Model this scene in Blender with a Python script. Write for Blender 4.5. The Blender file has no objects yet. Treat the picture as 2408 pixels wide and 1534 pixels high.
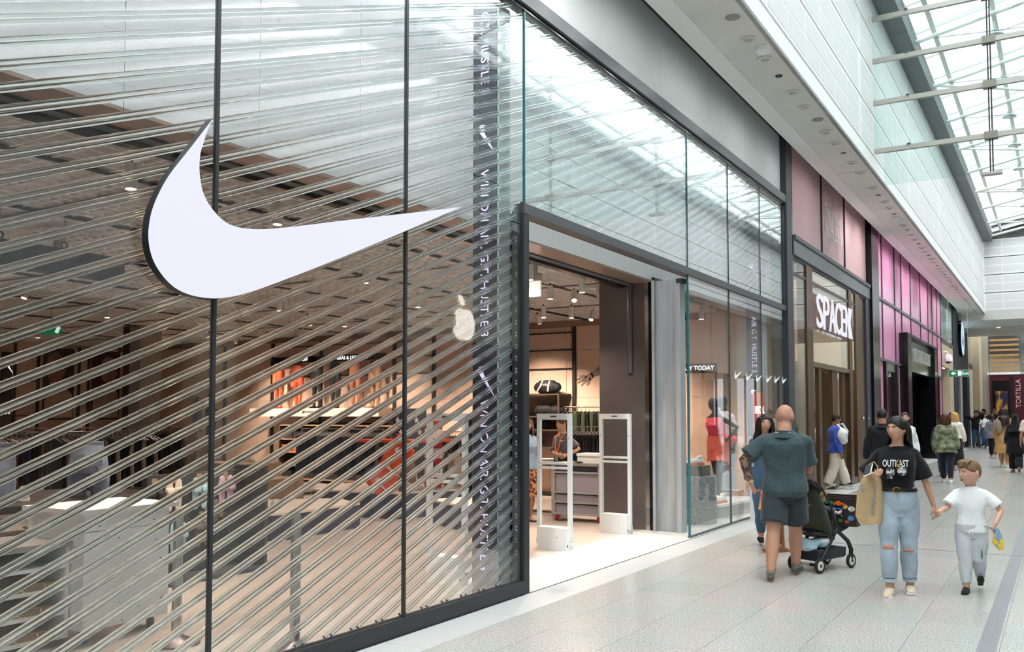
import bpy, bmesh, math, random
import numpy as np
from mathutils import Vector, Matrix

random.seed(7); RNG = np.random.default_rng(7)
PI = math.pi
SC = bpy.context.scene
COL = SC.collection

# ------------------------------------------------------------------ camera
cam_d = bpy.data.cameras.new('camera')
cam_d.sensor_width = 36.0
cam_d.sensor_fit = 'HORIZONTAL'
cam_d.lens = 36.0 * 2127.0 / 2408.0
cam_d.shift_y = 0.0432
cam_d.clip_start = 0.05
cam_d.clip_end = 400
cam = bpy.data.objects.new('camera', cam_d)
COL.objects.link(cam)
cam.location = (0, 0, 1.65)
cam.rotation_euler = (math.radians(90 + 2.8), 0, math.radians(31.3))
SC.camera = cam

# ------------------------------------------------------------------ world: overcast sky
W = bpy.data.worlds.new('overcast_sky'); SC.world = W; W.use_nodes = True
nt = W.node_tree; nt.nodes.clear()
o_ = nt.nodes.new('ShaderNodeOutputWorld'); bg = nt.nodes.new('ShaderNodeBackground')
tc = nt.nodes.new('ShaderNodeTexCoord'); sx = nt.nodes.new('ShaderNodeSeparateXYZ')
mr = nt.nodes.new('ShaderNodeMapRange')
mr.inputs['From Min'].default_value = -0.05; mr.inputs['From Max'].default_value = 1.0
mr.inputs['To Min'].default_value = 0.36; mr.inputs['To Max'].default_value = 1.0
nz = nt.nodes.new('ShaderNodeTexNoise'); nz.inputs['Scale'].default_value = 3.0; nz.inputs['Detail'].default_value = 5
mapn = nt.nodes.new('ShaderNodeMapping'); mapn.inputs['Scale'].default_value = (1, 1, 3)
rmp = nt.nodes.new('ShaderNodeValToRGB')
rmp.color_ramp.elements[0].position = 0.35; rmp.color_ramp.elements[0].color = (0.76, 0.86, 0.94, 1)
rmp.color_ramp.elements[1].position = 0.62; rmp.color_ramp.elements[1].color = (0.95, 0.98, 1.0, 1)
mul = nt.nodes.new('ShaderNodeVectorMath'); mul.operation = 'SCALE'
L = nt.links.new
L(tc.outputs['Generated'], sx.inputs[0]); L(sx.outputs['Z'], mr.inputs['Value'])
L(tc.outputs['Generated'], mapn.inputs['Vector']); L(mapn.outputs[0], nz.inputs['Vector'])
L(nz.outputs['Fac'], rmp.inputs['Fac']); L(rmp.outputs['Color'], mul.inputs[0]); L(mr.outputs[0], mul.inputs['Scale'])
L(mul.outputs[0], bg.inputs['Color']); bg.inputs['Strength'].default_value = 3.2
L(bg.outputs[0], o_.inputs['Surface'])
# ------------------------------------------------------------------ sun behind thin cloud
sd = bpy.data.lights.new('sun', 'SUN'); sd.energy = 1.6; sd.angle = math.radians(60); sd.color = (1.0, 0.985, 0.96)
so = bpy.data.objects.new('sun', sd); COL.objects.link(so)
so.rotation_euler = (math.radians(12), math.radians(10), 0); so.location = (0, 10, 30)

SC.view_settings.view_transform = 'Standard'
SC.view_settings.look = 'None'
SC.view_settings.exposure = 0.7
SC.view_settings.gamma = 1.0
SC.view_settings.use_curve_mapping = False
try:
    SC.cycles.use_denoising = True
    SC.cycles.transparent_max_bounces = 24
    SC.cycles.max_bounces = 8
    SC.cycles.diffuse_bounces = 3
    SC.cycles.glossy_bounces = 3
    SC.cycles.transmission_bounces = 7
    SC.cycles.caustics_reflective = False
    SC.cycles.caustics_refractive = False
    SC.cycles.use_adaptive_sampling = True
    SC.cycles.adaptive_threshold = 0.18
    SC.cycles.sample_clamp_indirect = 6.0
except Exception:
    pass

# ------------------------------------------------------------------ helpers
def lin(c):
    if isinstance(c, str):
        c = c.lstrip('#'); c = [int(c[i:i+2], 16) / 255 for i in (0, 2, 4)]
    return tuple((x / 12.92 if x <= 0.04045 else ((x + 0.055) / 1.055) ** 2.4) for x in c[:3])

MATS = {}
def mat(name, col='808080', rough=0.5, metal=0.0, spec=0.5, emit=None, es=1.0, var=0.0, vscale=8.0, bump=0.0, bscale=40.0,
        col2=None, stretch=(1, 1, 1), coat=0.0, sheen=0.0, trans=0.0, ior=1.45, objrand=0.0, coords='Object'):
    if name in MATS: return MATS[name]
    m = bpy.data.materials.new(name); m.use_nodes = True; MATS[name] = m
    n = m.node_tree.nodes; l = m.node_tree.links
    b = n['Principled BSDF']
    c = lin(col); b.inputs['Base Color'].default_value = (*c, 1)
    b.inputs['Roughness'].default_value = rough; b.inputs['Metallic'].default_value = metal
    b.inputs['Specular IOR Level'].default_value = spec
    b.inputs['Coat Weight'].default_value = coat
    b.inputs['Sheen Weight'].default_value = sheen
    b.inputs['Transmission Weight'].default_value = trans; b.inputs['IOR'].default_value = ior
    m.diffuse_color = (*c, 1)
    if emit:
        b.inputs['Emission Color'].default_value = (*lin(emit), 1); b.inputs['Emission Strength'].default_value = es
    if var or bump or col2 or objrand:
        t = n.new('ShaderNodeTexCoord'); mp = n.new('ShaderNodeMapping'); mp.inputs['Scale'].default_value = stretch
        l.new(t.outputs[coords], mp.inputs['Vector'])
    if var or col2:
        z = n.new('ShaderNodeTexNoise'); z.inputs['Scale'].default_value = vscale; z.inputs['Detail'].default_value = 4
        l.new(mp.outputs[0], z.inputs['Vector'])
        r = n.new('ShaderNodeValToRGB')
        d = lin(col2) if col2 else tuple(max(0, x * (1 - var)) for x in c)
        e = c if col2 else tuple(min(1, x * (1 + var)) for x in c)
        r.color_ramp.elements[0].position = 0.35 if not col2 else 0.45; r.color_ramp.elements[0].color = (*d, 1)
        r.color_ramp.elements[1].position = 0.65 if not col2 else 0.55; r.color_ramp.elements[1].color = (*e, 1)
        l.new(z.outputs['Fac'], r.inputs['Fac']); out = r.outputs['Color']
        if objrand:
            oi = n.new('ShaderNodeObjectInfo'); hs = n.new('ShaderNodeHueSaturation')
            mm = n.new('ShaderNodeMapRange'); mm.inputs['To Min'].default_value = 1 - objrand; mm.inputs['To Max'].default_value = 1 + objrand
            l.new(oi.outputs['Random'], mm.inputs['Value']); l.new(mm.outputs[0], hs.inputs['Value']); l.new(out, hs.inputs['Color'])
            out = hs.outputs['Color']
        l.new(out, b.inputs['Base Color'])
    if bump:
        z2 = n.new('ShaderNodeTexNoise'); z2.inputs['Scale'].default_value = bscale; z2.inputs['Detail'].default_value = 6
        l.new(mp.outputs[0], z2.inputs['Vector'])
        bp = n.new('ShaderNodeBump'); bp.inputs['Strength'].default_value = bump; bp.inputs['Distance'].default_value = 0.02
        l.new(z2.outputs['Fac'], bp.inputs['Height']); l.new(bp.outputs[0], b.inputs['Normal'])
    return m

def glassmat(name, tint=(0.975, 0.984, 0.984), f0=0.045, gl=(1, 1, 1), rough=0.0):
    """flat glazing: clear with reflection rising towards grazing angles"""
    if name in MATS: return MATS[name]
    m = bpy.data.materials.new(name); m.use_nodes = True; MATS[name] = m
    n = m.node_tree.nodes; l = m.node_tree.links; n.clear()
    o = n.new('ShaderNodeOutputMaterial'); mx = n.new('ShaderNodeMixShader')
    tr = n.new('ShaderNodeBsdfTransparent'); tr.inputs['Color'].default_value = (*tint, 1)
    g = n.new('ShaderNodeBsdfGlossy'); g.inputs['Roughness'].default_value = rough; g.inputs['Color'].default_value = (*gl, 1)
    lw = n.new('ShaderNodeLayerWeight'); lw.inputs['Blend'].default_value = 0.5
    pw = n.new('ShaderNodeMath'); pw.operation = 'POWER'; pw.inputs[1].default_value = 5.0
    ma = n.new('ShaderNodeMath'); ma.operation = 'MULTIPLY_ADD'; ma.inputs[1].default_value = 1 - f0; ma.inputs[2].default_value = f0
    l.new(lw.outputs['Facing'], pw.inputs[0]); l.new(pw.outputs[0], ma.inputs[0]); l.new(ma.outputs[0], mx.inputs['Fac'])
    l.new(tr.outputs[0], mx.inputs[1]); l.new(g.outputs[0], mx.inputs[2]); l.new(mx.outputs[0], o.inputs['Surface'])
    m.diffuse_color = (0.8, 0.9, 0.9, 0.3)
    return m

def wmat(o):
    m = o.matrix_basis.copy()
    if o.parent: m = wmat(o.parent) @ o.matrix_parent_inverse @ m
    return m

def attach(o, parent, world=True):
    o.parent = parent
    if world: o.matrix_parent_inverse = wmat(parent).inverted()

def tag(o, label=None, cat=None, group=None, kind=None):
    if label: o['label'] = label
    if cat: o['category'] = cat
    if group: o['group'] = group
    if kind: o['kind'] = kind
    return o

def empty(name, loc=(0, 0, 0), rz=0.0, label=None, cat=None, group=None, kind=None, parent=None):
    o = bpy.data.objects.new(name, None); COL.objects.link(o); o.empty_display_size = 0.1
    o.location = loc; o.rotation_euler = (0, 0, rz)
    if parent: attach(o, parent)
    return tag(o, label, cat, group, kind)

def thing(name, label, cat, loc=(0, 0, 0), rz=0.0, group=None):
    return empty(name, loc, rz, label, cat, group)

_cube = {}
def cube_mesh(m):
    k = m.name
    if k not in _cube:
        me = bpy.data.meshes.new('block_' + k)
        me.from_pydata([(x, y, z) for x in (0, 1) for y in (0, 1) for z in (0, 1)], [],
                       [(0, 1, 3, 2), (4, 6, 7, 5), (0, 4, 5, 1), (2, 3, 7, 6), (0, 2, 6, 4), (1, 5, 7, 3)])
        me.materials.append(m); _cube[k] = me
    return _cube[k]

def bx(name, m, parent, lo, hi, world=True):
    """axis-aligned block from lo to hi, shared mesh"""
    o = bpy.data.objects.new(name, cube_mesh(m)); COL.objects.link(o)
    lo, hi = [min(a, b) for a, b in zip(lo, hi)], [max(a, b) for a, b in zip(lo, hi)]
    o.location = lo; o.scale = [max(b - a, 1e-4) for a, b in zip(lo, hi)]
    if parent: attach(o, parent, world)
    return o

class MB:
    def __init__(s): s.v = []; s.f = []; s.mi = []; s.cur = 0
    def add(s, vs, fs):
        k = len(s.v); s.v += [tuple(map(float, p)) for p in vs]
        s.f += [tuple(i + k for i in q) for q in fs]; s.mi += [s.cur] * len(fs); return s
    def box(s, lo, hi):
        (a, b, c), (d, e, f) = lo, hi
        return s.add([(x, y, z) for x in (a, d) for y in (b, e) for z in (c, f)],
                     [(0, 1, 3, 2), (4, 6, 7, 5), (0, 4, 5, 1), (2, 3, 7, 6), (0, 2, 6, 4), (1, 5, 7, 3)])
    def obox(s, c, size, M=None):
        M = M or Matrix.Identity(3); h = [q / 2 for q in size]
        vs = [Vector(c) + M @ Vector((x * h[0], y * h[1], z * h[2])) for x in (-1, 1) for y in (-1, 1) for z in (-1, 1)]
        return s.add(vs, [(0, 1, 3, 2), (4, 6, 7, 5), (0, 4, 5, 1), (2, 3, 7, 6), (0, 2, 6, 4), (1, 5, 7, 3)])
    def loft(s, rings, cap=True, closed=False):
        n = len(rings[0]); k = len(rings); vs = [p for r in rings for p in r]; fs = []
        for i in range(k - 1 + (1 if closed else 0)):
            a, b = i * n, ((i + 1) % k) * n
            for j in range(n): fs.append((a + j, a + (j + 1) % n, b + (j + 1) % n, b + j))
        if cap and not closed:
            fs.append(tuple(range(n - 1, -1, -1))); fs.append(tuple((k - 1) * n + j for j in range(n)))
        return s.add(vs, fs)
    def tube(s, pts, r, n=10, up=None, flat=1.0, cap=True, round_=False):
        """swept tube; r scalar/list; flat = ratio of the side axis to the up axis"""
        P = [Vector(p) for p in pts]; k = len(P)
        rr = [r] * k if isinstance(r, (int, float)) else list(r)
        if round_:
            d0 = (P[0] - P[1]).normalized(); d1 = (P[-1] - P[-2]).normalized()
            P0 = [P[0] + d0 * rr[0] * a for a in (0.95, 0.7, 0.38)]; r0 = [rr[0] * a for a in (0.31, 0.71, 0.92)]
            P1 = [P[-1] + d1 * rr[-1] * a for a in (0.38, 0.7, 0.95)]; r1 = [rr[-1] * a for a in (0.92, 0.71, 0.31)]
            P = P0 + P + P1; rr = r0 + rr + r1; k = len(P)
        T = []
        for i in range(k):
            a = P[max(i - 1, 0)]; b = P[min(i + 1, k - 1)]; t = (b - a)
            T.append(t.normalized() if t.length > 1e-9 else Vector((0, 0, 1)))
        u = Vector(up) if up else (Vector((0, 0, 1)) if abs(T[0].z) < 0.9 else Vector((0, 1, 0)))
        rings = []
        for i in range(k):
            t = T[i]; u = (u - t * u.dot(t))
            if u.length < 1e-6: u = t.orthogonal()
            u.normalize(); w = t.cross(u)
            rings.append([P[i] + (u * math.cos(2 * PI * j / n) + w * (flat * math.sin(2 * PI * j / n))) * rr[i] for j in range(n)])
        return s.loft(rings, cap)
    def lathe(s, prof, c=(0, 0, 0), n=20, M=None):
        """prof: (radius, height) up the z axis"""
        M = M or Matrix.Identity(3)
        rings = [[Vector(c) + M @ Vector((r * math.cos(2 * PI * j / n), r * math.sin(2 * PI * j / n), z)) for j in range(n)] for r, z in prof]
        return s.loft(rings, True)
    def sphere(s, c, r, nu=16, nv=10, M=None):
        M = M or Matrix.Identity(3); r = (r, r, r) if isinstance(r, (int, float)) else r
        vs = [Vector(c) + M @ Vector((0, 0, -r[2]))]
        for i in range(1, nv):
            a = -PI / 2 + PI * i / nv
            for j in range(nu):
                b = 2 * PI * j / nu
                vs.append(Vector(c) + M @ Vector((r[0] * math.cos(a) * math.cos(b), r[1] * math.cos(a) * math.sin(b), r[2] * math.sin(a))))
        vs.append(Vector(c) + M @ Vector((0, 0, r[2]))); fs = []
        for j in range(nu): fs.append((0, 1 + (j + 1) % nu, 1 + j))
        for i in range(nv - 2):
            for j in range(nu):
                a = 1 + i * nu; b = a + nu
                fs.append((a + j, a + (j + 1) % nu, b + (j + 1) % nu, b + j))
        e = len(vs) - 1; a = 1 + (nv - 2) * nu
        for j in range(nu): fs.append((e, a + j, a + (j + 1) % nu))
        return s.add(vs, fs)
    def prism(s, poly, axis, a, b):
        """2-D outline (in the two other axes, in x,y,z order) extruded along axis from a to b"""
        def P(q, t):
            if axis == 'x': return (t, q[0], q[1])
            if axis == 'y': return (q[0], t, q[1])
            return (q[0], q[1], t)
        n = len(poly); vs = [P(q, a) for q in poly] + [P(q, b) for q in poly]
        fs = [tuple(range(n)), tuple(range(2 * n - 1, n - 1, -1))]
        fs += [(j, n + j, n + (j + 1) % n, (j + 1) % n) for j in range(n)]
        return s.add(vs, fs)
    def mesh(s, name, mats, smooth=False):
        me = bpy.data.meshes.new(name); me.from_pydata(s.v, [], s.f)
        for m in (mats if isinstance(mats, (list, tuple)) else [mats]): me.materials.append(m)
        me.polygons.foreach_set('material_index', s.mi)
        bm = bmesh.new(); bm.from_mesh(me); bmesh.ops.recalc_face_normals(bm, faces=bm.faces); bm.to_mesh(me); bm.free()
        if smooth:
            me.polygons.foreach_set('use_smooth', [True] * len(me.polygons))
            me.set_sharp_from_angle(angle=0.75)
        me.update(); return me
    def build(s, name, mats, parent=None, smooth=False, world=True):
        o = bpy.data.objects.new(name, s.mesh(name, mats, smooth)); COL.objects.link(o)
        if parent: attach(o, parent, world)
        return o

def inst(name, me, parent=None, loc=(0, 0, 0), rot=(0, 0, 0), scale=(1, 1, 1), world=True):
    o = bpy.data.objects.new(name, me); COL.objects.link(o)
    o.location = loc; o.rotation_euler = rot; o.scale = scale
    if parent: attach(o, parent, world)
    return o

ORD = ('first second third fourth fifth sixth seventh eighth ninth tenth eleventh twelfth thirteenth fourteenth fifteenth sixteenth seventeenth eighteenth nineteenth twentieth '
       'twenty-first twenty-second twenty-third twenty-fourth twenty-fifth twenty-sixth twenty-seventh twenty-eighth twenty-ninth thirtieth thirty-first thirty-second thirty-third thirty-fourth thirty-fifth thirty-sixth').split()
def copy_tree(o, parent=None):
    c = o.copy(); COL.objects.link(c)
    if parent: c.parent = parent
    for ch in list(o.children): copy_tree(ch, c)
    return c

TMP = bpy.data.scenes.new('bench')
def evaluated_mesh(o):
    """mesh of o with its modifiers applied, evaluated on an otherwise empty bench scene"""
    TMP.collection.objects.link(o); vl = TMP.view_layers[0]; vl.update()
    me = bpy.data.meshes.new_from_object(o.evaluated_get(vl.depsgraph))
    TMP.collection.objects.unlink(o); return me

def text(name, s, m, parent, loc, rot, size=0.2, sx=1.0, ext=0.004, align='CENTER', sub=None, bold=0.0):
    cu = bpy.data.curves.new(name, 'FONT'); cu.body = s; cu.size = size; cu.extrude = ext
    cu.align_x = align; cu.align_y = 'CENTER'; cu.offset = bold; cu.resolution_u = 3
    o = bpy.data.objects.new(name, cu); me = evaluated_mesh(o)
    bpy.data.objects.remove(o); bpy.data.curves.remove(cu)
    me.materials.clear(); me.materials.append(m); me.name = name
    o = bpy.data.objects.new(name, me); COL.objects.link(o)
    o.location = loc; o.rotation_euler = rot; o.scale = (sx, 1, 1)
    if parent: attach(o, parent)
    return o

def light(name, kind, loc, energy, col, parent=None, **kw):
    d = bpy.data.lights.new(name, kind); d.energy = energy; d.color = col
    for k, v in kw.items():
        if k != 'rot': setattr(d, k, v)
    o = bpy.data.objects.new(name, d); COL.objects.link(o); o.location = loc
    if 'rot' in kw: o.rotation_euler = kw['rot']
    if parent: attach(o, parent)
    return o

# ------------------------------------------------------------------ materials
BLK = mat('black_powder_coat', '2b2d31', 0.45)
BLKG = mat('black_gloss', '0d0d0f', 0.18)
DKG = mat('dark_grey_metal', '55585c', 0.45)
WHT = mat('white_panel', 'f5f4f2', 0.5)
WHT2 = mat('white_paint', 'eff0f0', 0.55)
PERF = mat('perforated_white_panel', 'e1e1df', 0.6)
SOF = mat('warm_grey_plaster', 'e2e0dc', 0.6, var=0.03, vscale=1.5)
CHAR = mat('charcoal_cladding', '6e7175', 0.5)
NAVYW = mat('navy_paint', '2c3444', 0.5)
STEEL = mat('brushed_steel', '716b6c', 0.34, 0.7, var=0.025, vscale=2, stretch=(1, 1, 12))
GALV = mat('galvanised_steel', 'a4a8ac', 0.5, 0.35, var=0.16, vscale=3, bump=0.04, bscale=20)
CHROME = mat('polished_steel', 'c8c8c8', 0.18, 1.0)
BRONZE = mat('bronze_metal', '5f4630', 0.35, 0.55, var=0.15, vscale=3, stretch=(1, 1, 0.2))
BROWNM = mat('copper_soffit_panel', 'a38d82', 0.35, 0.6)
GREYP = mat('pale_grey_glass_panel', 'd3dadc', 0.35, var=0.08, vscale=0.8)
PINKP = mat('dusty_pink_panel', 'cda9ae', 0.45)
PINKG = mat('pink_reeded_glass', 'ee9fcb', 0.2, var=0.10, vscale=6, stretch=(1, 9, 0.15), coat=0.25)
STONE = mat('beige_limestone', 'c3b299', 0.6, var=0.06, vscale=3)
STONE2 = mat('cream_plaster', 'd8d0c0', 0.65, var=0.04, vscale=2)
GLASS = glassmat('shopfront_glass')
GLASSU = glassmat('upper_shopfront_glass', (0.95, 0.98, 0.98), 0.20)
ROOFG = glassmat('roof_glass', (0.96, 0.99, 0.99), 0.03)
SCRG = glassmat('screen_glass', (0.90, 0.965, 0.95), 0.05)
TEAL = mat('glass_edge_teal', '2f6a70', 0.2)
PINKT = glassmat('clear_door_glass', (0.9, 0.93, 0.92), 0.06)
ROOFW = mat('white_roof_steel', 'e2e3dc', 0.4)
GRYS = mat('silver_beam', 'b9b6ae', 0.35, 0.4)
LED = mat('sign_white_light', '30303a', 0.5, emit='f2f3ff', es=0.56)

def tilemat():
    m = bpy.data.materials.new('terrazzo_tile'); m.use_nodes = True; MATS['terrazzo_tile'] = m
    n = m.node_tree.nodes; l = m.node_tree.links; b = n['Principled BSDF']
    t = n.new('ShaderNodeNewGeometry')
    n1 = n.new('ShaderNodeTexNoise'); n1.inputs['Scale'].default_value = 70; n1.inputs['Detail'].default_value = 4
    n2 = n.new('ShaderNodeTexNoise'); n2.inputs['Scale'].default_value = 1.1; n2.inputs['Detail'].default_value = 2
    l.new(t.outputs['Position'], n1.inputs['Vector']); l.new(t.outputs['Position'], n2.inputs['Vector'])
    r = n.new('ShaderNodeValToRGB'); e = r.color_ramp.elements
    e[0].position = 0.33; e[0].color = (*lin('92938f'), 1); e[1].position = 0.5; e[1].color = (*lin('c0c1be'), 1)
    x = e.new(0.66); x.color = (*lin('cfd0ce'), 1)
    l.new(n1.outputs['Fac'], r.inputs['Fac'])
    mx = n.new('ShaderNodeMix'); mx.data_type = 'RGBA'; mx.blend_type = 'MULTIPLY'; mx.inputs['Factor'].default_value = 1
    r2 = n.new('ShaderNodeValToRGB'); r2.color_ramp.elements[0].color = (*lin('f2f4f0'), 1); r2.color_ramp.elements[1].color = (*lin('fbf2f0'), 1)
    r2.color_ramp.elements[0].position = 0.4; r2.color_ramp.elements[1].position = 0.6
    l.new(n2.outputs['Fac'], r2.inputs['Fac']); l.new(r.outputs[0], mx.inputs['A']); l.new(r2.outputs[0], mx.inputs['B'])
    oi = n.new('ShaderNodeObjectInfo'); hs = n.new('ShaderNodeHueSaturation'); mm = n.new('ShaderNodeMapRange')
    mm.inputs['To Min'].default_value = 0.965; mm.inputs['To Max'].default_value = 1.03
    l.new(oi.outputs['Random'], mm.inputs['Value']); l.new(mm.outputs[0], hs.inputs['Value']); l.new(mx.outputs['Result'], hs.inputs['Color'])
    l.new(hs.outputs[0], b.inputs['Base Color']); b.inputs['Roughness'].default_value = 0.2
    return m
TILE = tilemat()
GROUT = mat('floor_grout', '8d8f8c', 0.7)
STRIP = mat('dark_floor_strip', '87878a', 0.4, var=0.05, vscale=30)
GRAN = mat('grey_granite_border', 'bfc1c1', 0.35, var=0.2, vscale=120)
SFLOOR = mat('store_terrazzo', 'b4aaa1', 0.3, var=0.06, vscale=60)
THRESH = mat('pale_stone_threshold', 'd2cfc9', 0.35, var=0.06, vscale=90)

GX = -4.30      # plane of the shopfront glass
FAS = -3.08     # plane of the upper fascia
OPP = 5.0       # plane of the opposite shopfronts
Y0, YE = -14.0, 49.0

# ------------------------------------------------------------------ floor
floor = bx('floor', GROUT, None, (-60, -16, -0.2), (16, 75, -0.006)); tag(floor, kind='structure')
tile_me = MB().box((0.0015, 0.0015, -0.006), (0.5985, 0.5985, 0)).mesh('tile', TILE)
tiles = []
for i in range(-2, 15):
    for j in range(-38, 108):
        x = -3.42 + 0.6 * i; y = -0.43 + 0.6 * j
        if x < -3.45 or x + 0.6 > OPP + 0.01: continue
        tiles.append((x, y))
def seen(x, y):
    # near the walkway that the photograph looks along
    d = Vector((x + 0.3, y + 0.3)); f_ = d.x * -0.5195 + d.y * 0.8545; r_ = d.x * 0.8545 + d.y * 0.5195
    return f_ > 4.5 and abs(r_ / f_) < 0.62
tiles.sort(key=lambda q: (not seen(*q), math.hypot(q[0], q[1])))
for x, y in tiles[:290]:
    inst('tile', tile_me, floor, (x, y, 0))
rest = MB()
for x, y in tiles[290:]:
    rest.box((x + 0.0015, y + 0.0015, -0.006), (x + 0.5985, y + 0.5985, 0))
tag(rest.build('tile_field', TILE, floor), kind='stuff')
for a, b in ((-3.42, -3.42 - 0.44), (-3.86, -4.24)):
    k = 0
    y = -14.0
    while y < 49:
        bx('border_tile', GRAN if a < -3.5 else TILE, floor, (a - 0.0015, y + 0.0015, -0.006), (b + 0.0015, min(y + 1.2, 49) - 0.0015, 0.0)); y += 1.2
fs_ = bx('trim_1', STRIP, None, (-0.56, -14, -0.004), (-0.44, 49, 0.0012)); tag(fs_, kind='structure')
k = 2
for y in (12.17, 18.76, 25.4, 32.0, 38.6, 5.58 - 6.6):
    tag(bx('trim_%d' % k, mat('dark_joint', '6b6e70', 0.5), None, (-3.42, y - 0.016, -0.004), (OPP, y + 0.016, 0.0014)), kind='structure'); k += 1
# store floor slabs
sf = bx('floor_store', SFLOOR, None, (-26, -3, -0.006), (-4.42, 17.0, 0.0)); tag(sf, kind='structure')
bx('threshold', THRESH, sf, (-5.2, 7.34, -0.002), (-4.26, 16.7, 0.003))
tag(bx('floor_far_shops', mat('shop_floor', 'b8ac9c', 0.4), None, (-12, 17.0, -0.006), (-4.3, 60, 0.0)), kind='structure')
tag(bx('floor_end', TILE, None, (-6, 49, -0.006), (12, 68, 0.0)), kind='structure')
tag(bx('floor_opposite', SFLOOR, None, (5.0, -14, -0.006), (12, 49, 0.0)), kind='structure')

# ------------------------------------------------------------------ large glazing of the first shop
win1 = empty('window_1', (GX, 2, 0), kind='structure')
for a, b in ((-3.7, -1.86), (-1.83, 1.80), (1.83, 3.64), (3.67, 5.475), (5.505, 7.24)):
    p = bx('pane', GLASS, win1, (GX - 0.006, a, 0.12), (GX + 0.006, b, 5.54))
    q = bx('bottom_rail', BLK, win1, (GX - 0.05, a - 0.015, 0), (GX + 0.04, b + 0.015, 0.12))
for y in (-1.845, 1.815, 3.655, 5.49):
    bx('mullion', BLK, win1, (GX - 0.012, y - 0.013, 0.12), (GX + 0.012, y + 0.013, 5.54))
door1 = empty('door_1', (GX, 9.4, 0), kind='structure')
bx('jamb', BLK, door1, (GX - 0.10, 7.24, 0), (GX + 0.03, 7.335, 3.55))
bx('jamb_inner', BLKG, door1, (GX - 0.20, 7.25, 0), (GX - 0.10, 7.33, 3.55))
bx('transom', mat('transom_grey', '4c4e53', 0.4), door1, (GX - 0.08, 7.24, 3.54), (GX + 0.035, 11.66, 3.635))
bx('transom', mat('transom_grey'), door1, (GX - 0.08, 11.664, 3.54), (GX + 0.035, 16.68, 3.635))
bx('transom_underside', mat('transom_brown', '4a3a36', 0.5), door1, (GX - 0.16, 7.335, 3.56), (GX - 0.08, 16.68, 3.60))
win2 = empty('window_2', (GX, 12, 3.6), kind='structure')
ups = (7.29, 11.645, 13.41, 15.11, 16.68)
for a, b in zip(ups[:-1], ups[1:]):
    bx('pane', GLASSU, win2, (GX - 0.006, a + 0.004, 3.635), (GX + 0.006, b - 0.004, 5.54))
for y, w, m in ((7.29, 0.006, TEAL), (11.645, 0.010, TEAL), (13.41, 0.005, DKG), (15.11, 0.005, DKG)):
    bx('glass_edge', m, win2, (GX - 0.012, y - w, 3.635), (GX + 0.012, y + w, 5.54))
hr = bx('trim_10', mat('head_rail_grey', '5c6468', 0.35), None, (GX - 0.08, -3.7, 5.54), (GX + 0.05, 16.7, 5.68)); tag(hr, kind='structure')
bx('lower_lip', BLKG, hr, (GX - 0.085, -3.7, 5.50), (GX + 0.02, 16.7, 5.54))
win3 = empty('window_3', (GX, 14, 0), kind='structure')
low = (11.645, 13.41, 15.11, 16.68)
for a, b in zip(low[:-1], low[1:]):
    bx('pane', GLASS, win3, (GX - 0.006, a + 0.004, 0.02), (GX + 0.006, b - 0.004, 3.54))
for y, w, m in ((11.645, 0.014, TEAL), (13.41, 0.006, DKG), (15.11, 0.006, DKG)):
    bx('glass_edge', m, win3, (GX - 0.014, y - w, 0.0), (GX + 0.014, y + w, 3.54))
bx('floor_channel', mat('channel_dark_teal', '3b4a4c', 0.4), win3, (GX - 0.02, 11.63, 0), (GX + 0.02, 16.68, 0.022))
# signboard band above the glazing, with the black track on top
band = empty('wall_signband', (GX, 6, 5.7), kind='structure')
for a, b in ((-3.7, 1.8), (1.8, 5.4), (5.4, 9.1), (9.1, 10.9), (10.9, 12.7), (12.7, 14.5), (14.5, 16.7)):
    bx('panel', GREYP, band, (GX - 0.14, a + 0.002, 5.68), (GX - 0.05, b - 0.002, 6.86))
trk = bx('trim_11', mat('black_track', '34343a', 0.5), None, (GX - 0.10, -3.7, 6.80), (GX + 0.06, 17.2, 7.0)); tag(trk, kind='structure')
for y, s in ((10.9, 0.03), (11.6, 0.02), (12.1, 0.035), (12.35, 0.03), (14.3, 0.03), (15.6, 0.02), (15.8, 0.03)):
    bx('clip', CHROME, trk, (GX + 0.06, y, 6.83), (GX + 0.075, y + s, 6.86))
post = bx('trim_12', mat('slate_post', '3a3f47', 0.45), None, (GX - 0.25, 16.68, 0), (GX + 0.06, 17.05, 6.97)); tag(post, kind='structure')
bx('reveal', BLKG, post, (GX - 0.22, 17.05, 0), (GX + 0.05, 17.16, 6.97))
# ------------------------------------------------------------------ white bulkhead, copper soffit
bulk = empty('wall_bulkhead', (-5, 6, 3.6), kind='structure')
y = -3.2
while y < 16.5:
    b = min(y + 1.12, 16.7)
    bx('panel', WHT2, bulk, (-5.06, y + 0.003, 3.58), (-5.0, b - 0.003, 6.8)); y += 1.12
bx('backing', DKG, bulk, (-5.10, -3.2, 3.6), (-5.06, 16.7, 6.8))
cs = empty('ceiling_soffit', (-5.2, 6, 3.57), kind='structure')
y = -3.2
while y < 12.0:
    b = min(y + 1.12, 12.1)
    bx('panel', BROWNM, cs, (-5.30, y + 0.002, 3.555), (-5.0, b - 0.002, 3.58)); y += 1.12
bx('shutter_track', BLKG, cs, (-5.52, -3.2, 3.50), (-5.42, 12.1, 3.60))
bx('shutter_track', DKG, cs, (-5.42, -3.2, 3.54), (-5.32, 12.1, 3.60))
# ------------------------------------------------------------------ slabs over the shops
tag(bx('ceiling_slab_left', DKG, None, (-24.2, -14, 7.2), (-4.3, 60, 7.35)), kind='structure')
tag(bx('ceiling_slab_right', DKG, None, (5.0, -14, 7.2), (8.4, 49, 7.35)), kind='structure')
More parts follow.
